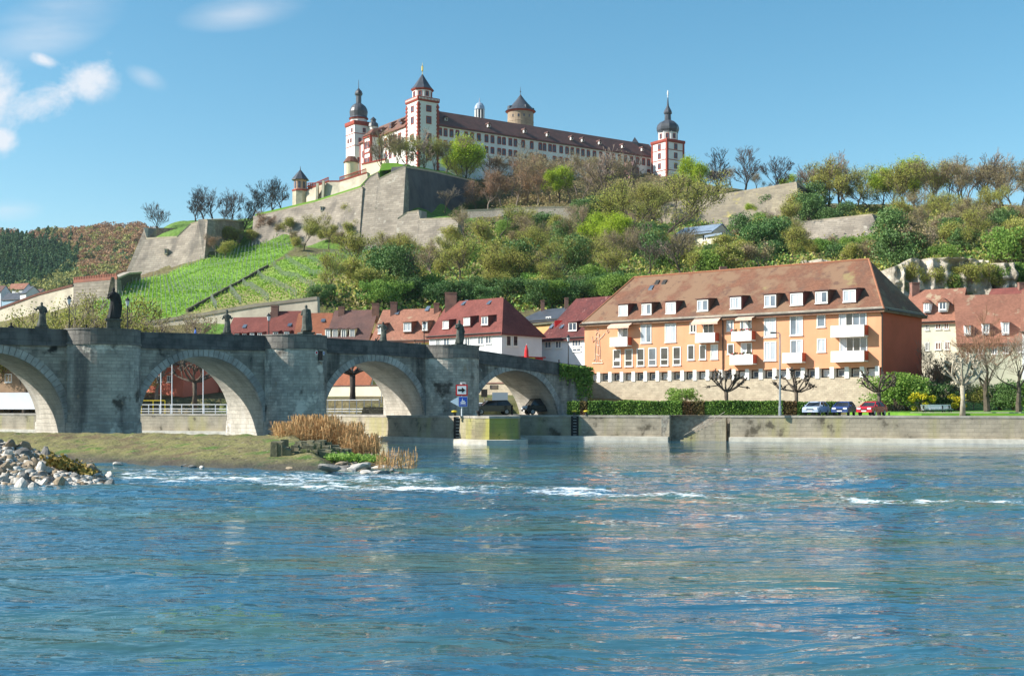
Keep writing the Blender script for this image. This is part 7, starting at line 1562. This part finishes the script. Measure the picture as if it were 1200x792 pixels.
# ------------------------------------------------------------------ cars
def car(label, px, Y, ang, body, cat='car', kind='hatch', z=QZ, name='parked_car'):
    m_b = mat('car_paint_'+body[0], body[1], None, rough=.22, spec=.8); root = thing(name, label, cat, (0, 0, 0))
    if kind == 'hatch': L_, W_, prof, gl = 4.1, 1.7, [(-2.05, .35), (-2.05, .72), (-1.85, .9), (-1.0, 1.0), (1.75, 1.0), (2.0, .9), (2.05, .55), (2.0, .35)], [(-1.15, .98), (-.45, 1.42), (1.0, 1.46), (1.75, 1.02)]
    elif kind == 'suv': L_, W_, prof, gl = 4.7, 1.85, [(-2.35, .4), (-2.35, .85), (-2.2, 1.05), (-1.2, 1.15), (2.2, 1.15), (2.35, 1.0), (2.35, .6), (2.3, .4)], [(-1.35, 1.13), (-.7, 1.66), (1.7, 1.72), (2.2, 1.17)]
    else: L_, W_, prof, gl = 4.9, 1.95, [(-2.45, .4), (-2.45, .8), (-2.3, 1.05), (-1.8, 1.15), (2.3, 1.2), (2.45, 1.0), (2.45, .4)], [(-1.9, 1.13), (-1.3, 1.9), (2.2, 1.95), (2.38, 1.2)]
    def sec(pts, w, tp=1.0): return [[Vector((x, s*w/2*(1 if z_ < .8 else tp), z_)) for x, z_ in pts] for s in (-1, -.93, .93, 1)]
    mb = MB(); wy = [-W_/2+.06, -W_/2, W_/2, W_/2-.06]; import itertools
    n = len(prof); rings = []
    for y, sc in ((-W_/2, .93), (-W_/2+.12, 1.0), (W_/2-.12, 1.0), (W_/2, .93)): rings.append([Vector((x*(.985 if sc < 1 else 1), y, .35+(z_-.35)*(sc if z_ > .5 else 1))) for x, z_ in prof])
    mb.rings(rings); mb.build('body', m_b, root, smooth=False)
    (x0, z0), (x1, z1), (x2, z2), (x3, z3) = gl; w0, w1 = W_/2-.06, W_/2-.24
    mb = MB(); mb.hexa([(x0, -w0, z0-.06), (x3, -w0, z0-.06), (x3, w0, z0-.06), (x0, w0, z0-.06)], [(x1, -w1, z1), (x2, -w1, z2), (x2, w1, z2), (x1, w1, z1)]); mb.build('windows', m_darkglass, root)
    mb = MB(); mb.hexa([(x1-.06, -w1-.03, z1-.03), (x2+.06, -w1-.03, z2-.03), (x2+.06, w1+.03, z2-.03), (x1-.06, w1+.03, z1-.03)], [(x1+.05, -w1+.05, z1+.05), (x2-.05, -w1+.05, z2+.05), (x2-.05, w1-.05, z2+.05), (x1+.05, w1-.05, z1+.05)])
    for s in (-1, 1):
        for (a, b) in (((x0, s*w0, z0), (x1, s*w1, z1)), ((x3, s*w0, z3), (x2, s*w1, z2)), (((x0+x3)/2, s*(w0+.01), z0), ((x1+x2)/2, s*(w1+.01), z1))): mb.tube([a, b], .045, 4)
    mb.build('roof', m_b, root)
    R_ = .32 if kind == 'hatch' else .36
    for x in (-L_/2+.78, L_/2-.78):
        for s in (-1, 1):
            mb = MB(); y = s*(W_/2-.1); mb.rings([[Vector((x+R_*r*math.cos(6.283*k/18), y+d*s, R_+R_*r*math.sin(6.283*k/18))) for k in range(18)] for r, d in ((.7, -.1), (1, -.1), (1, .09), (.7, .115))]); w = mb.build('wheel', m_blk, root)
            mb = MB(); mb.rings([[Vector((x+R_*r*math.cos(6.283*k/12), y+d*s, R_+R_*r*math.sin(6.283*k/12))) for k in range(12)] for r, d in ((.66, .1), (.62, .125), (.2, .13))]); mb.build('rim', m_steel, w)
    for s in (-1, 1):
        mb = MB(); mb.obox((-L_/2-.012, s*(W_/2-.28)-.2, .66), (.12, 0, 0), (0, .4, 0), (0, 0, .17)); mb.build('headlight', mat('headlight_lens', (.75, .78, .8), None, rough=.1), root)
        mb = MB(); mb.obox((L_/2-.1, s*(W_/2-.2)-.12, .7), (.115, 0, 0), (0, .24, 0), (0, 0, .2)); mb.build('tail_light', m_rpaint, root)
        mb = MB(); mb.obox((x0+.25, s*(W_/2+.02)-.09, z0), (.1, 0, 0), (0, .18, 0), (0, 0, .13)); mb.build('mirror', m_b, root)
    mb = MB(); mb.obox((-L_/2-.018, -.26, .43), (.03, 0, 0), (0, .52, 0), (0, 0, .11)); mb.build('number_plate', m_wpaint, root)
    mb = MB(); mb.obox((-L_/2-.01, -.45, .58), (.03, 0, 0), (0, .9, 0), (0, 0, .12)); mb.build('grille', m_blk, root)
    root.location = ((px-CX)*Y/F, Y, z); root.rotation_euler = (0, 0, ang); return root
car('silver-blue parked car, leftmost of the three on the quay', 956.5, 131.2, R(58), ('silver_blue', (.40, .47, .60)))
car('dark blue parked car between the silver-blue one and the red one', 989, 131, R(62), ('navy', (.035, .07, .22)), z=QZ)
car('red parked car, rightmost of the three on the quay', 1022, 130.2, R(50), ('red', (.50, .015, .03)))
car('black estate car parked in the shade beneath the last arch', 577, 150, R(14), ('black', (.012, .012, .014)), kind='suv', name='parked_car')
car('silver car half hidden behind the black car beneath the last arch', 563, 158, R(70), ('silver', (.5, .52, .55)))
car('dark van parked in deep shade at the right side of the last arch', 636, 151, R(20), ('charcoal', (.02, .02, .022)), kind='van', cat='van', name='parked_van')
# ------------------------------------------------------------------ navigation signs on the quay head
sp_ = at(541, 486, 122.6); sp_.z = QZ; t = thing('navigation_sign', 'post on the rounded quay head with an arrow board, blue ship board and white triangle', 'sign', sp_)
mb = MB(); mb.tube([sp_, sp_+Vector((0, 0, 3.25))], .06, 8); mb.tube([sp_+Vector((-.12, 0, 3.0)), sp_+Vector((-.12, 0, 3.3)), sp_+Vector((.4, 0, 3.3)), sp_+Vector((.4, 0, 3.0))], .035, 5); mb.build('post', m_wpaint, t)
zc = CH+(HY-456.7)*122.6/F
def board(x0, x1, z0, z1, y, m, name, par): mb = MB(); mb.obox((sp_.x+x0, sp_.y+y, z0), (x1-x0, 0, 0), (0, .04, 0), (0, 0, z1-z0)); return mb.build(name, m, par)
def poly_plate(pts, y, m, name, par, th=.02): mb = MB(); mb.hexa([(sp_.x+a, sp_.y+y, b) for a, b in pts], [(sp_.x+a, sp_.y+y+th, b) for a, b in pts]); return mb.build(name, m, par)
b1 = board(-.58, .6, zc-.58, zc+.52, -.12, m_rpaint, 'arrow_board', t); board(-.44, .46, zc-.44, zc+.38, -.135, m_wpaint, 'board_face', b1)
ar = [(-.36, -.13), (.02, -.13), (.02, -.30), (.38, -.03), (.02, .24), (.02, .07), (-.36, .07)]
mb = MB(); mb.hexa([(sp_.x+a, sp_.y-.15, zc+b) for a, b in ar[:2]+[ar[5]]+[ar[6]]], [(sp_.x+a, sp_.y-.14, zc+b) for a, b in ar[:2]+[ar[5]]+[ar[6]]]); mb.hexa([(sp_.x+a, sp_.y-.15, zc+b) for a, b in ar[2:5]], [(sp_.x+a, sp_.y-.14, zc+b) for a, b in ar[2:5]]); mb.build('arrow', m_blk, b1)
zc2 = CH+(HY-470.5)*122.6/F; b2 = board(-.3, .58, zc2-.5, zc2+.5, -.12, m_wpaint, 'ship_board', t); board(-.27, .55, zc2-.47, zc2+.47, -.135, m_bpaint, 'board_face', b2)
mb = MB()
for q_ in ([(-.15, -.05), (.45, -.05), (.35, -.18), (-.05, -.18)], [(.0, .0), (.3, .0), (.3, .1), (.0, .1)], [(.06, .13), (.12, .13), (.12, .3), (.06, .3)], [(-.15, -.3), (.45, -.3), (.45, -.25), (-.15, -.25)]): mb.hexa([(sp_.x+a, sp_.y-.15, zc2+b) for a, b in q_], [(sp_.x+a, sp_.y-.14, zc2+b) for a, b in q_])
mb.build('ship_symbol', m_wpaint, b2)
poly_plate([(-.33, zc2-.45), (-.33, zc2+.48), (-1.15, zc2)], -.12, mat('pale_blue_white_paint', (.62, .72, .8), None), 'triangle_board', t)
def ladder(label, px, Y, zt=QZ-.1, n=7):
    x = (px-CX)*Y/F; t = thing('quay_ladder', label, 'ladder', (x, Y, 0)); mb = MB()
    for s in (-.24, .24): mb.obox((x+s-.05, Y-.2, -.6), (.1, 0, 0), (0, .1, 0), (0, 0, zt+.6))
    mb.build('rail', m_blk, t); mb = MB()
    for k in range(n+3): mb.obox((x-.24, Y-.17, -.4+k*.32), (.48, 0, 0), (0, .05, 0), (0, 0, .05))
    mb.build('rungs', m_steel, t); mb = MB(); mb.obox((x-.42, Y-.12, -.3), (.84, 0, 0), (0, .04, 0), (0, 0, zt+.3)); mb.build('recess', m_blk, t); return t
def y_on(px, P0, P1):
    d = Vector(((px-CX)/F, 1)); a, b = Vector(P0), Vector(P1); e = b-a; n_ = Vector((e.y, -e.x)); return a.dot(n_)/d.dot(n_)
ladder('dark iron ladder down the rounded quay head below the navigation sign', 536.5, y_on(536.5, BANK[4], BANK[5])-.15)
ladder('dark iron ladder down the quay wall left of the river stairs', 673.5, y_on(673.5, BANK[11], BANK[12])-.1)
for px, Y, lb in ((532.5, 124.2, 'low yellowish mooring bollard just left of the navigation sign'), (561, 123.4, 'dark mooring bollard right of the navigation sign on the quay head'), (673, 138.5, 'yellow mooring bollard above the second ladder'), (687, 137.6, 'dark-stemmed mooring bollard right of the second ladder')):
    x = (px-CX)*Y/F; t = thing('mooring_bollard', lb, 'bollard', (x, Y, QZ)); mb = MB(); mb.lathe((x, Y, QZ), [(.2, 0), (.16, .1), (.15, .35)], 12); mb.build('stem', m_blk, t); mb = MB(); mb.lathe((x, Y, QZ), [(.16, .34), (.3, .4), (.28, .5), (.1, .55)], 12); mb.build('cap', m_ypaint if px in (532.5, 673, 687) else m_blk, t)
for px, Y, lb in ((600, 148, 'short dark bollard right of the black car under the last arch'), (620, 147, 'second short dark bollard under the last arch'), (879, 137, 'thin white post in front of the hedge')):
    x = (px-CX)*Y/F; t = thing('bollard', lb, 'bollard', (x, Y, QZ)); mb = MB(); mb.lathe((x, Y, QZ), [(.11, 0), (.1, 1.0)], 10); mb.build('post', m_blk if px < 700 else m_wpaint, t); mb = MB(); mb.lathe((x, Y, QZ), [(.13, 1.0), (.13, 1.1), (.04, 1.18)], 10); mb.build('cap', m_blk if px < 700 else m_rpaint, t)
# hedge
def hedge(name, label, pxa, Ya, pxb, Yb, w, h, m, seed, z=QZ):
    rs = np.random.RandomState(seed); a, b = pl(pxa, Ya), pl(pxb, Yb); L_ = (b-a).length; d = (b-a)/L_; nn = Vector((d.y, -d.x)); root = thing(name, label, 'hedge', (a.x, a.y, z))
    mb = MB(); g = [a+nn*w*.42, b+nn*w*.42, b-nn*w*.42, a-nn*w*.42]; mb.hexa([(q_.x, q_.y, z) for q_ in g], [(q_.x, q_.y, z+h*.93) for q_ in g]); mb.build('core', mat('hedge_core', (.03, .05, .015), None), root)
    n = int(L_*620); u = rs.uniform(0, L_, n); f = rs.uniform(0, 1, n); side = rs.uniform(0, 1, n) < .62; o_ = np.where(side, w/2+rs.normal(size=n)*.05, rs.uniform(-w/2, w/2, n)); zz = np.where(side, f*h, h+rs.normal(size=n)*.05)+z
    wav = fbm(u/1.5, np.zeros(n), 3, seed)*.12; C = np.stack([a.x+d.x*u+nn.x*(o_+wav), a.y+d.y*u+nn.y*(o_+wav), zz+wav*np.where(side, .2, 1)], 1)
    leaf_mesh('foliage', C-np.array(root.location), .17, m, root, rs, np.clip(fbm(u/2, zz, 3, seed)+.5+rs.uniform(-.2, .2, n), 0, 1)); return root
m_hedge = mat('hedge_leaves', (.07, .16, .02), (.05, .12, .02), 1, 4, .8, vary=(.15, .26, .04))
hedge('hedge', 'long clipped green hedge along the promenade before the apartment house', 690, 141.5, 800, 139, 1.2, 1.5, m_hedge, 1); 
hedge('hedge', 'brown dormant section in the clipped hedge beneath the green bush', 800.5, 139, 826, 138.4, 1.2, 1.48, mat('brown_hedge', (.13, .05, .025), (.10, .06, .025), 1, vary=(.12, .10, .03)), 2)
hedge('hedge', 'right-hand stretch of the clipped green hedge ending behind the tall street lamp', 826.5, 138.4, 918, 136.2, 1.2, 1.5, m_hedge, 3)
hedge('hedge', 'short brown hedge section just right of the tall street lamp', 918.5, 136.2, 934, 135.8, 1.1, 1.45, mat('brown_hedge', (.13, .05, .025)), 5)
hedge('hedge', 'short last piece of clipped hedge behind the silver-blue car', 934.5, 135.8, 984, 134.8, 1.1, 1.4, m_hedge, 6)
hedge('hedge', 'short clipped hedge nearest the bridge end', 666, 142.3, 681, 141.8, 1.2, 1.5, m_hedge, 4)
hedge('hedge', 'brown section of hedge near the bridge end', 681.3, 141.8, 689.6, 141.5, 1.2, 1.5, mat('brown_hedge', (.13, .05, .025)), 7)
# benches
def bench(label, px, Y, ang, z):
    root = thing('park_bench', label, 'bench', (0, 0, 0)); mb = MB()
    for k in range(4): mb.box(-1.4, 1.4, -.22+k*.12, -.13+k*.12, .42, .46)
    mb.build('seat', m_wpaint, root); mb = MB()
    for k in range(4): mb.obox((-1.4, .26+k*.03, .52+k*.12), (2.8, 0, 0), (0, .04, 0), (0, 0, .09))
    mb.build('backrest', m_wpaint, root)
    for x in (-1.15, 1.15): mb = MB(); mb.box(x-.05, x+.05, -.2, -.12, 0, .42); mb.box(x-.05, x+.05, .2, .28, 0, .9); mb.box(x-.05, x+.05, -.12, .2, .34, .41); mb.build('leg', m_iron, root)
    root.location = ((px-CX)*Y/F, Y, z); root.rotation_euler = (0, 0, ang)
bench('white slatted park bench on the lawn in front of the yellow bush', 1095, 133.5, R(14), 2.93)
bench('second white bench just behind the white slatted bench on the lawn', 1103, 137.5, R(14), 2.96)
# railings on the far quay behind the arches
def railing(label, a, b, z, h=1.05, m=m_wpaint, n=12, yellow=False):
    A_2, B_2 = Vector(a), Vector(b); t = thing('railing', label, 'railing', (A_2.x, A_2.y, z)); mb = MB()
    for k in range(n+1): q_ = A_2+(B_2-A_2)*(k/n); mb = MB(); mb.obox((q_.x-.05, q_.y-.05, z), (.1, 0, 0), (0, .1, 0), (0, 0, h)); mb.build('post', m, t)
    mb = MB()
    for zz in (.35, .7, h): mb.tube([(A_2.x, A_2.y, z+zz), (B_2.x, B_2.y, z+zz)], .05, 4)
    mb.build('rails', m, t); return t
railing('white railing on the far quay seen through the second arch', (-58, 176.6), (-37.5, 169.5), QZ, 1.3)
railing('pale railing on the far quay seen through the third arch', (-28.5, 172), (-17.5, 163), 2.75, 1.9, m_steel, 10)
railing('yellow barrier on the far quay seen through the left of the second arch', (-57, 179), (-49.5, 176.5), QZ, 1.9, m_ypaint, 4)
for px, lb in ((188.5, 'thin white flagpole seen through the left of the second arch'), (201.5, 'tall thin white pole seen through the middle of the second arch'), (238, 'thin white post at the right inside the second arch')):
    p = Vector(((px-CX)*180/F, 180, 2.7)); t = thing('pole', lb, 'pole', p); mb = MB(); mb.tube([p, p+Vector((0, 0, 7.5))], [.09, .06], 6); mb.sphere(p+Vector((0, 0, 7.55)), .12, 6, 4); mb.build('shaft', m_wpaint, t)
# red life-ring post and stairs seen through the third arch
p = Vector(((447-CX)*168/F, 168, 3)); t = thing('notice_post', 'small red notice on a post seen through the third arch', 'sign', p); mb = MB(); mb.tube([p, p+Vector((0, 0, 4.6))], .05, 6); mb.build('post', m_steel, t); mb = MB(); mb.obox(p+Vector((-.18, -.08, 3.2)), (.36, 0, 0), (0, .05, 0), (0, 0, 1.2)); mb.build('board', m_rpaint, t)
t = thing('bank_stairs', 'stone stairs with railing climbing from the quay inside the third arch', 'stairs', (-18, 160, 2.7)); mb = MB()
for k in range(6): mb.obox((-19.5, 160-.0+k*.35, 2.6), (3.2, 0, 0), (0, .4, 0), (0, 0, .2+.18*k))
mb.build('steps', m_dryst, t); mb = MB(); mb.tube([(-16.2, 160, 3.6), (-16.2, 162.1, 4.7)], .04, 5); mb.tube([(-16.2, 160, 2.8), (-16.2, 160, 3.6)], .04, 5); mb.tube([(-16.2, 162.1, 3.4), (-16.2, 162.1, 4.7)], .04, 5); mb.build('handrail', m_rpaint, t)
# road signs beneath the last arch
p = Vector(((567.5-CX)*158/F, 158, QZ)); t = thing('road_sign', 'grey road sign on a post beneath the last arch', 'sign', p); mb = MB(); mb.tube([p, p+Vector((0, 0, 3.0))], .05, 6); mb.build('post', m_steel, t); mb = MB(); mb.obox(p+Vector((-.4, -.08, 2.2)), (.8, 0, 0), (0, .05, 0), (0, 0, 1.0)); mb.build('board', m_gutter, t)
p = Vector(((586-CX)*166/F, 166, QZ)); t = thing('information_board', 'pale blue-grey information board against the wall beneath the last arch', 'sign', p); mb = MB(); mb.tube([p+Vector((-.9, 0, 0)), p+Vector((-.9, 0, 2.8))], .05, 5); mb.tube([p+Vector((.9, 0, 0)), p+Vector((.9, 0, 2.8))], .05, 5); mb.build('post', m_steel, t); mb = MB(); mb.obox(p+Vector((-1.05, -.08, 1.4)), (2.1, 0, 0), (0, .06, 0), (0, 0, 1.5)); mb.build('board', mat('grey_blue_board', (.35, .42, .5), None), t)
mb = MB(); p = bp(.965*BL, -.9, 6.0); t = thing('height_sign', 'small white and red clearance sign under the soffit of the last arch', 'sign', p); mb.obox(p+Vector((-1.0, -.1, -.3)), (2.0, .0, 0), (0, .06, 0), (0, 0, .6)); mb.build('board', m_wpaint, t); mb = MB(); mb.obox(p+Vector((-.1, -.115, -.2)), (1.0, 0, 0), (0, .02, 0), (0, 0, .4)); mb.build('marking', m_rpaint, t)
# small niche window and marks on the middle pier
pc = piers[4]
def pier_pt(s_c, an, z, r=HWD): return bp(s_c-math.cos(an)*r, math.sin(an)*r, z)
t = thing('pier_niche', 'small dark square niche in the middle pier', 'niche', pier_pt(pc, 1.95, 8)); mb = MB(); a_, b_ = pier_pt(pc, 1.86, 8.3, HWD+.02), pier_pt(pc, 2.06, 8.3, HWD+.02); nrm = (a_-pier_pt(pc, 1.86, 8.3, 2)).normalized()
mb.obox(a_-nrm*.3, b_-a_, nrm*.36, (0, 0, .95)); mb.build('opening', m_blk, t); mb = MB(); mb.obox(a_-nrm*.3+Vector((0, 0, -.14)), b_-a_, nrm*.48, (0, 0, .13)); mb.obox(a_-nrm*.3+Vector((0, 0, .96)), b_-a_, nrm*.42, (0, 0, .1)); mb.build('sill', m_cope, t)
for an, mm, lb in ((1.78, m_rpaint, 'small round red mark on the middle pier above the niche'), (2.14, m_bpaint, 'small round blue mark on the middle pier above the niche')):
    c_ = pier_pt(pc, an, 9.05, HWD); nn = (c_-pier_pt(pc, an, 9.05, 2)).normalized(); t = thing('river_mark', lb, 'sign', c_); mb = MB(); mb.tube([c_-nn*.05, c_+nn*.06], .2, 14); mb.build('plate', m_wpaint, t); mb = MB(); mb.tube([c_+nn*.05, c_+nn*.075], .13, 12); mb.build('disc', mm, t)
# people on the bridge
def person(label, px, o_, top, shirt, face=0.0, H=1.72):
    s = s_for(px, o_); b = bp(s, o_, deck(s)-PAR+.16); t = thing('person', label, 'person', b)
    vs_ = [(0, 0, .95), (0, 0, 1.2), (0, 0, 1.42), (0, 0, 1.52), (0, -.01, 1.66), (.1, 0, .9), (.11, 0, .5), (.12, .0, .06), (.12, -.14, .03), (-.1, 0, .9), (-.11, 0, .5), (-.12, .0, .06), (-.12, -.14, .03), (.2, 0, 1.4), (.25, .02, 1.12), (.22, -.12, .92), (-.2, 0, 1.4), (-.25, .02, 1.12), (-.22, -.12, .92)]
    ed = [(0, 1), (1, 2), (2, 3), (3, 4), (0, 5), (5, 6), (6, 7), (7, 8), (0, 9), (9, 10), (10, 11), (11, 12), (2, 13), (13, 14), (14, 15), (2, 16), (16, 17), (17, 18)]
    rd = [.15, .14, .15, .06, .1, .1, .065, .045, .04, .1, .065, .045, .04, .065, .045, .035, .065, .045, .035]
    me = bpy.data.meshes.new('body'); me.from_pydata([Vector(v)*H/1.75 for v in vs_], ed, []); sk = me.skin_vertices or None
    o = bpy.data.objects.new('body', me); COL.objects.link(o); o.parent = t; m_ = o.modifiers.new('skin', 'SKIN')
    if not me.skin_vertices: me.attributes.new('tmp', 'FLOAT', 'POINT')
    try:
        for i, r_ in enumerate(rd): me.skin_vertices[0].data[i].radius = (r_, r_)
        me.skin_vertices[0].data[0].use_root = True
    except Exception: pass
    o.modifiers.new('sub', 'SUBSURF').levels = 1; me.materials.append(shirt); t.rotation_euler = (0, 0, face)
    mb = MB(); mb.sphere(b+Vector((0, .01, 1.70*H/1.75)), .105, 10, 6); mb.build('hair', m_barkd, t); return t
m_cl = [mat('dark_clothes', (.03, .03, .04)), mat('blue_jacket', (.05, .12, .4)), mat('brown_coat', (.14, .08, .05))]
person('person in dark clothes walking on the bridge near the left edge', 13, -2.2, 378, m_cl[0], .5)
person('person in dark clothes on the broad left pier, left of the tall saint statue', 101, -1.0, 380, m_cl[0], 1.2)
person('person in a blue jacket on the bridge left of the mitred statue', 229, -1.6, 384, m_cl[1], 2.0, 1.85)
person('person in a brown coat on the bridge beside the draped statue', 486, -1.6, 398, m_cl[2], 2.0)
person('person in dark clothes near the right end of the bridge', 655, -1.6, 415, m_cl[0], 1.0)
# parasol and stall at the bridge end
s = s_for(617, -3.0); b = bp(s, -3.0, deck(s)-PAR+.1); t = thing('folded_parasol', 'folded red parasol at the right end of the bridge', 'parasol', b); mb = MB(); mb.tube([b, b+Vector((0, 0, 3.3))], .04, 6); mb.build('pole', m_wpaint, t); mb = MB(); mb.lathe(b, [(.26, 1.2), (.3, 1.5), (.22, 2.6), (.05, 3.2)], 8); mb.build('canopy', m_rpaint, t)
s = s_for(609, -4.2); b = bp(s, -4.2, deck(s)-PAR+.1); t = thing('market_stall', 'low stall with red and yellow awning behind the folded parasol', 'stall', b); e = Vector((BD.x, BD.y, 0)); g = Vector((BN.x, BN.y, 0))
mb = MB(); mb.obox(b-e*1.2, e*5.0, g*-1.6, (0, 0, 1.7)); mb.build('counter', m_rpaint, t); mb = MB(); mb.obox(b-e*1.4+g*.3+Vector((0, 0, 1.72)), e*5.4, g*-2.2, (0, 0, .12)); mb.build('awning', mat('red_awning', (.5, .03, .03)), t); mb = MB(); mb.obox(b+e*1.2+g*.33+Vector((0, 0, 1.35)), e*1.0, g*-.04, (0, 0, .36)); mb.build('valance', m_ypaint, t)
# hanging ivy over the abutment
rs = np.random.RandomState(8); C = []
for _ in range(2600):
    u = rs.uniform(-4.2, 1.2); zt = deck(s_end+u)-.2; z = zt-abs(rs.normal())*1.8*(1 if u > -1.5 else .4); C.append(tuple(bp(s_end+u, .18+abs(rs.normal())*.2, z)))
iv = thing('ivy', 'ivy hanging over the wall at the right end of the bridge', 'ivy', (0, 0, 0)); leaf_mesh('foliage', np.array(C), .26, m_leaf, iv, rs); 
# ------------------------------------------------------------------ haze
hz = MB(); hz.box(-2600, 2600, -60, 1900, -4.6, 260); hzo = hz.build('haze', [], None, uv=False); tag(hzo, kind='stuff')
hm = bpy.data.materials.new('haze'); hm.use_nodes = True; hn = hm.node_tree.nodes; hl_ = hm.node_tree.links; hn.remove(hn['Principled BSDF']); pv = hn.new('ShaderNodeVolumePrincipled')
pv.inputs['Color'].default_value = (.78, .88, 1, 1); pv.inputs['Density'].default_value = .00004; pv.inputs['Anisotropy'].default_value = .2; hl_.new(pv.outputs[0], hn['Material Output'].inputs['Volume']); hzo.data.materials.append(hm)
bpy.context.view_layer.update()
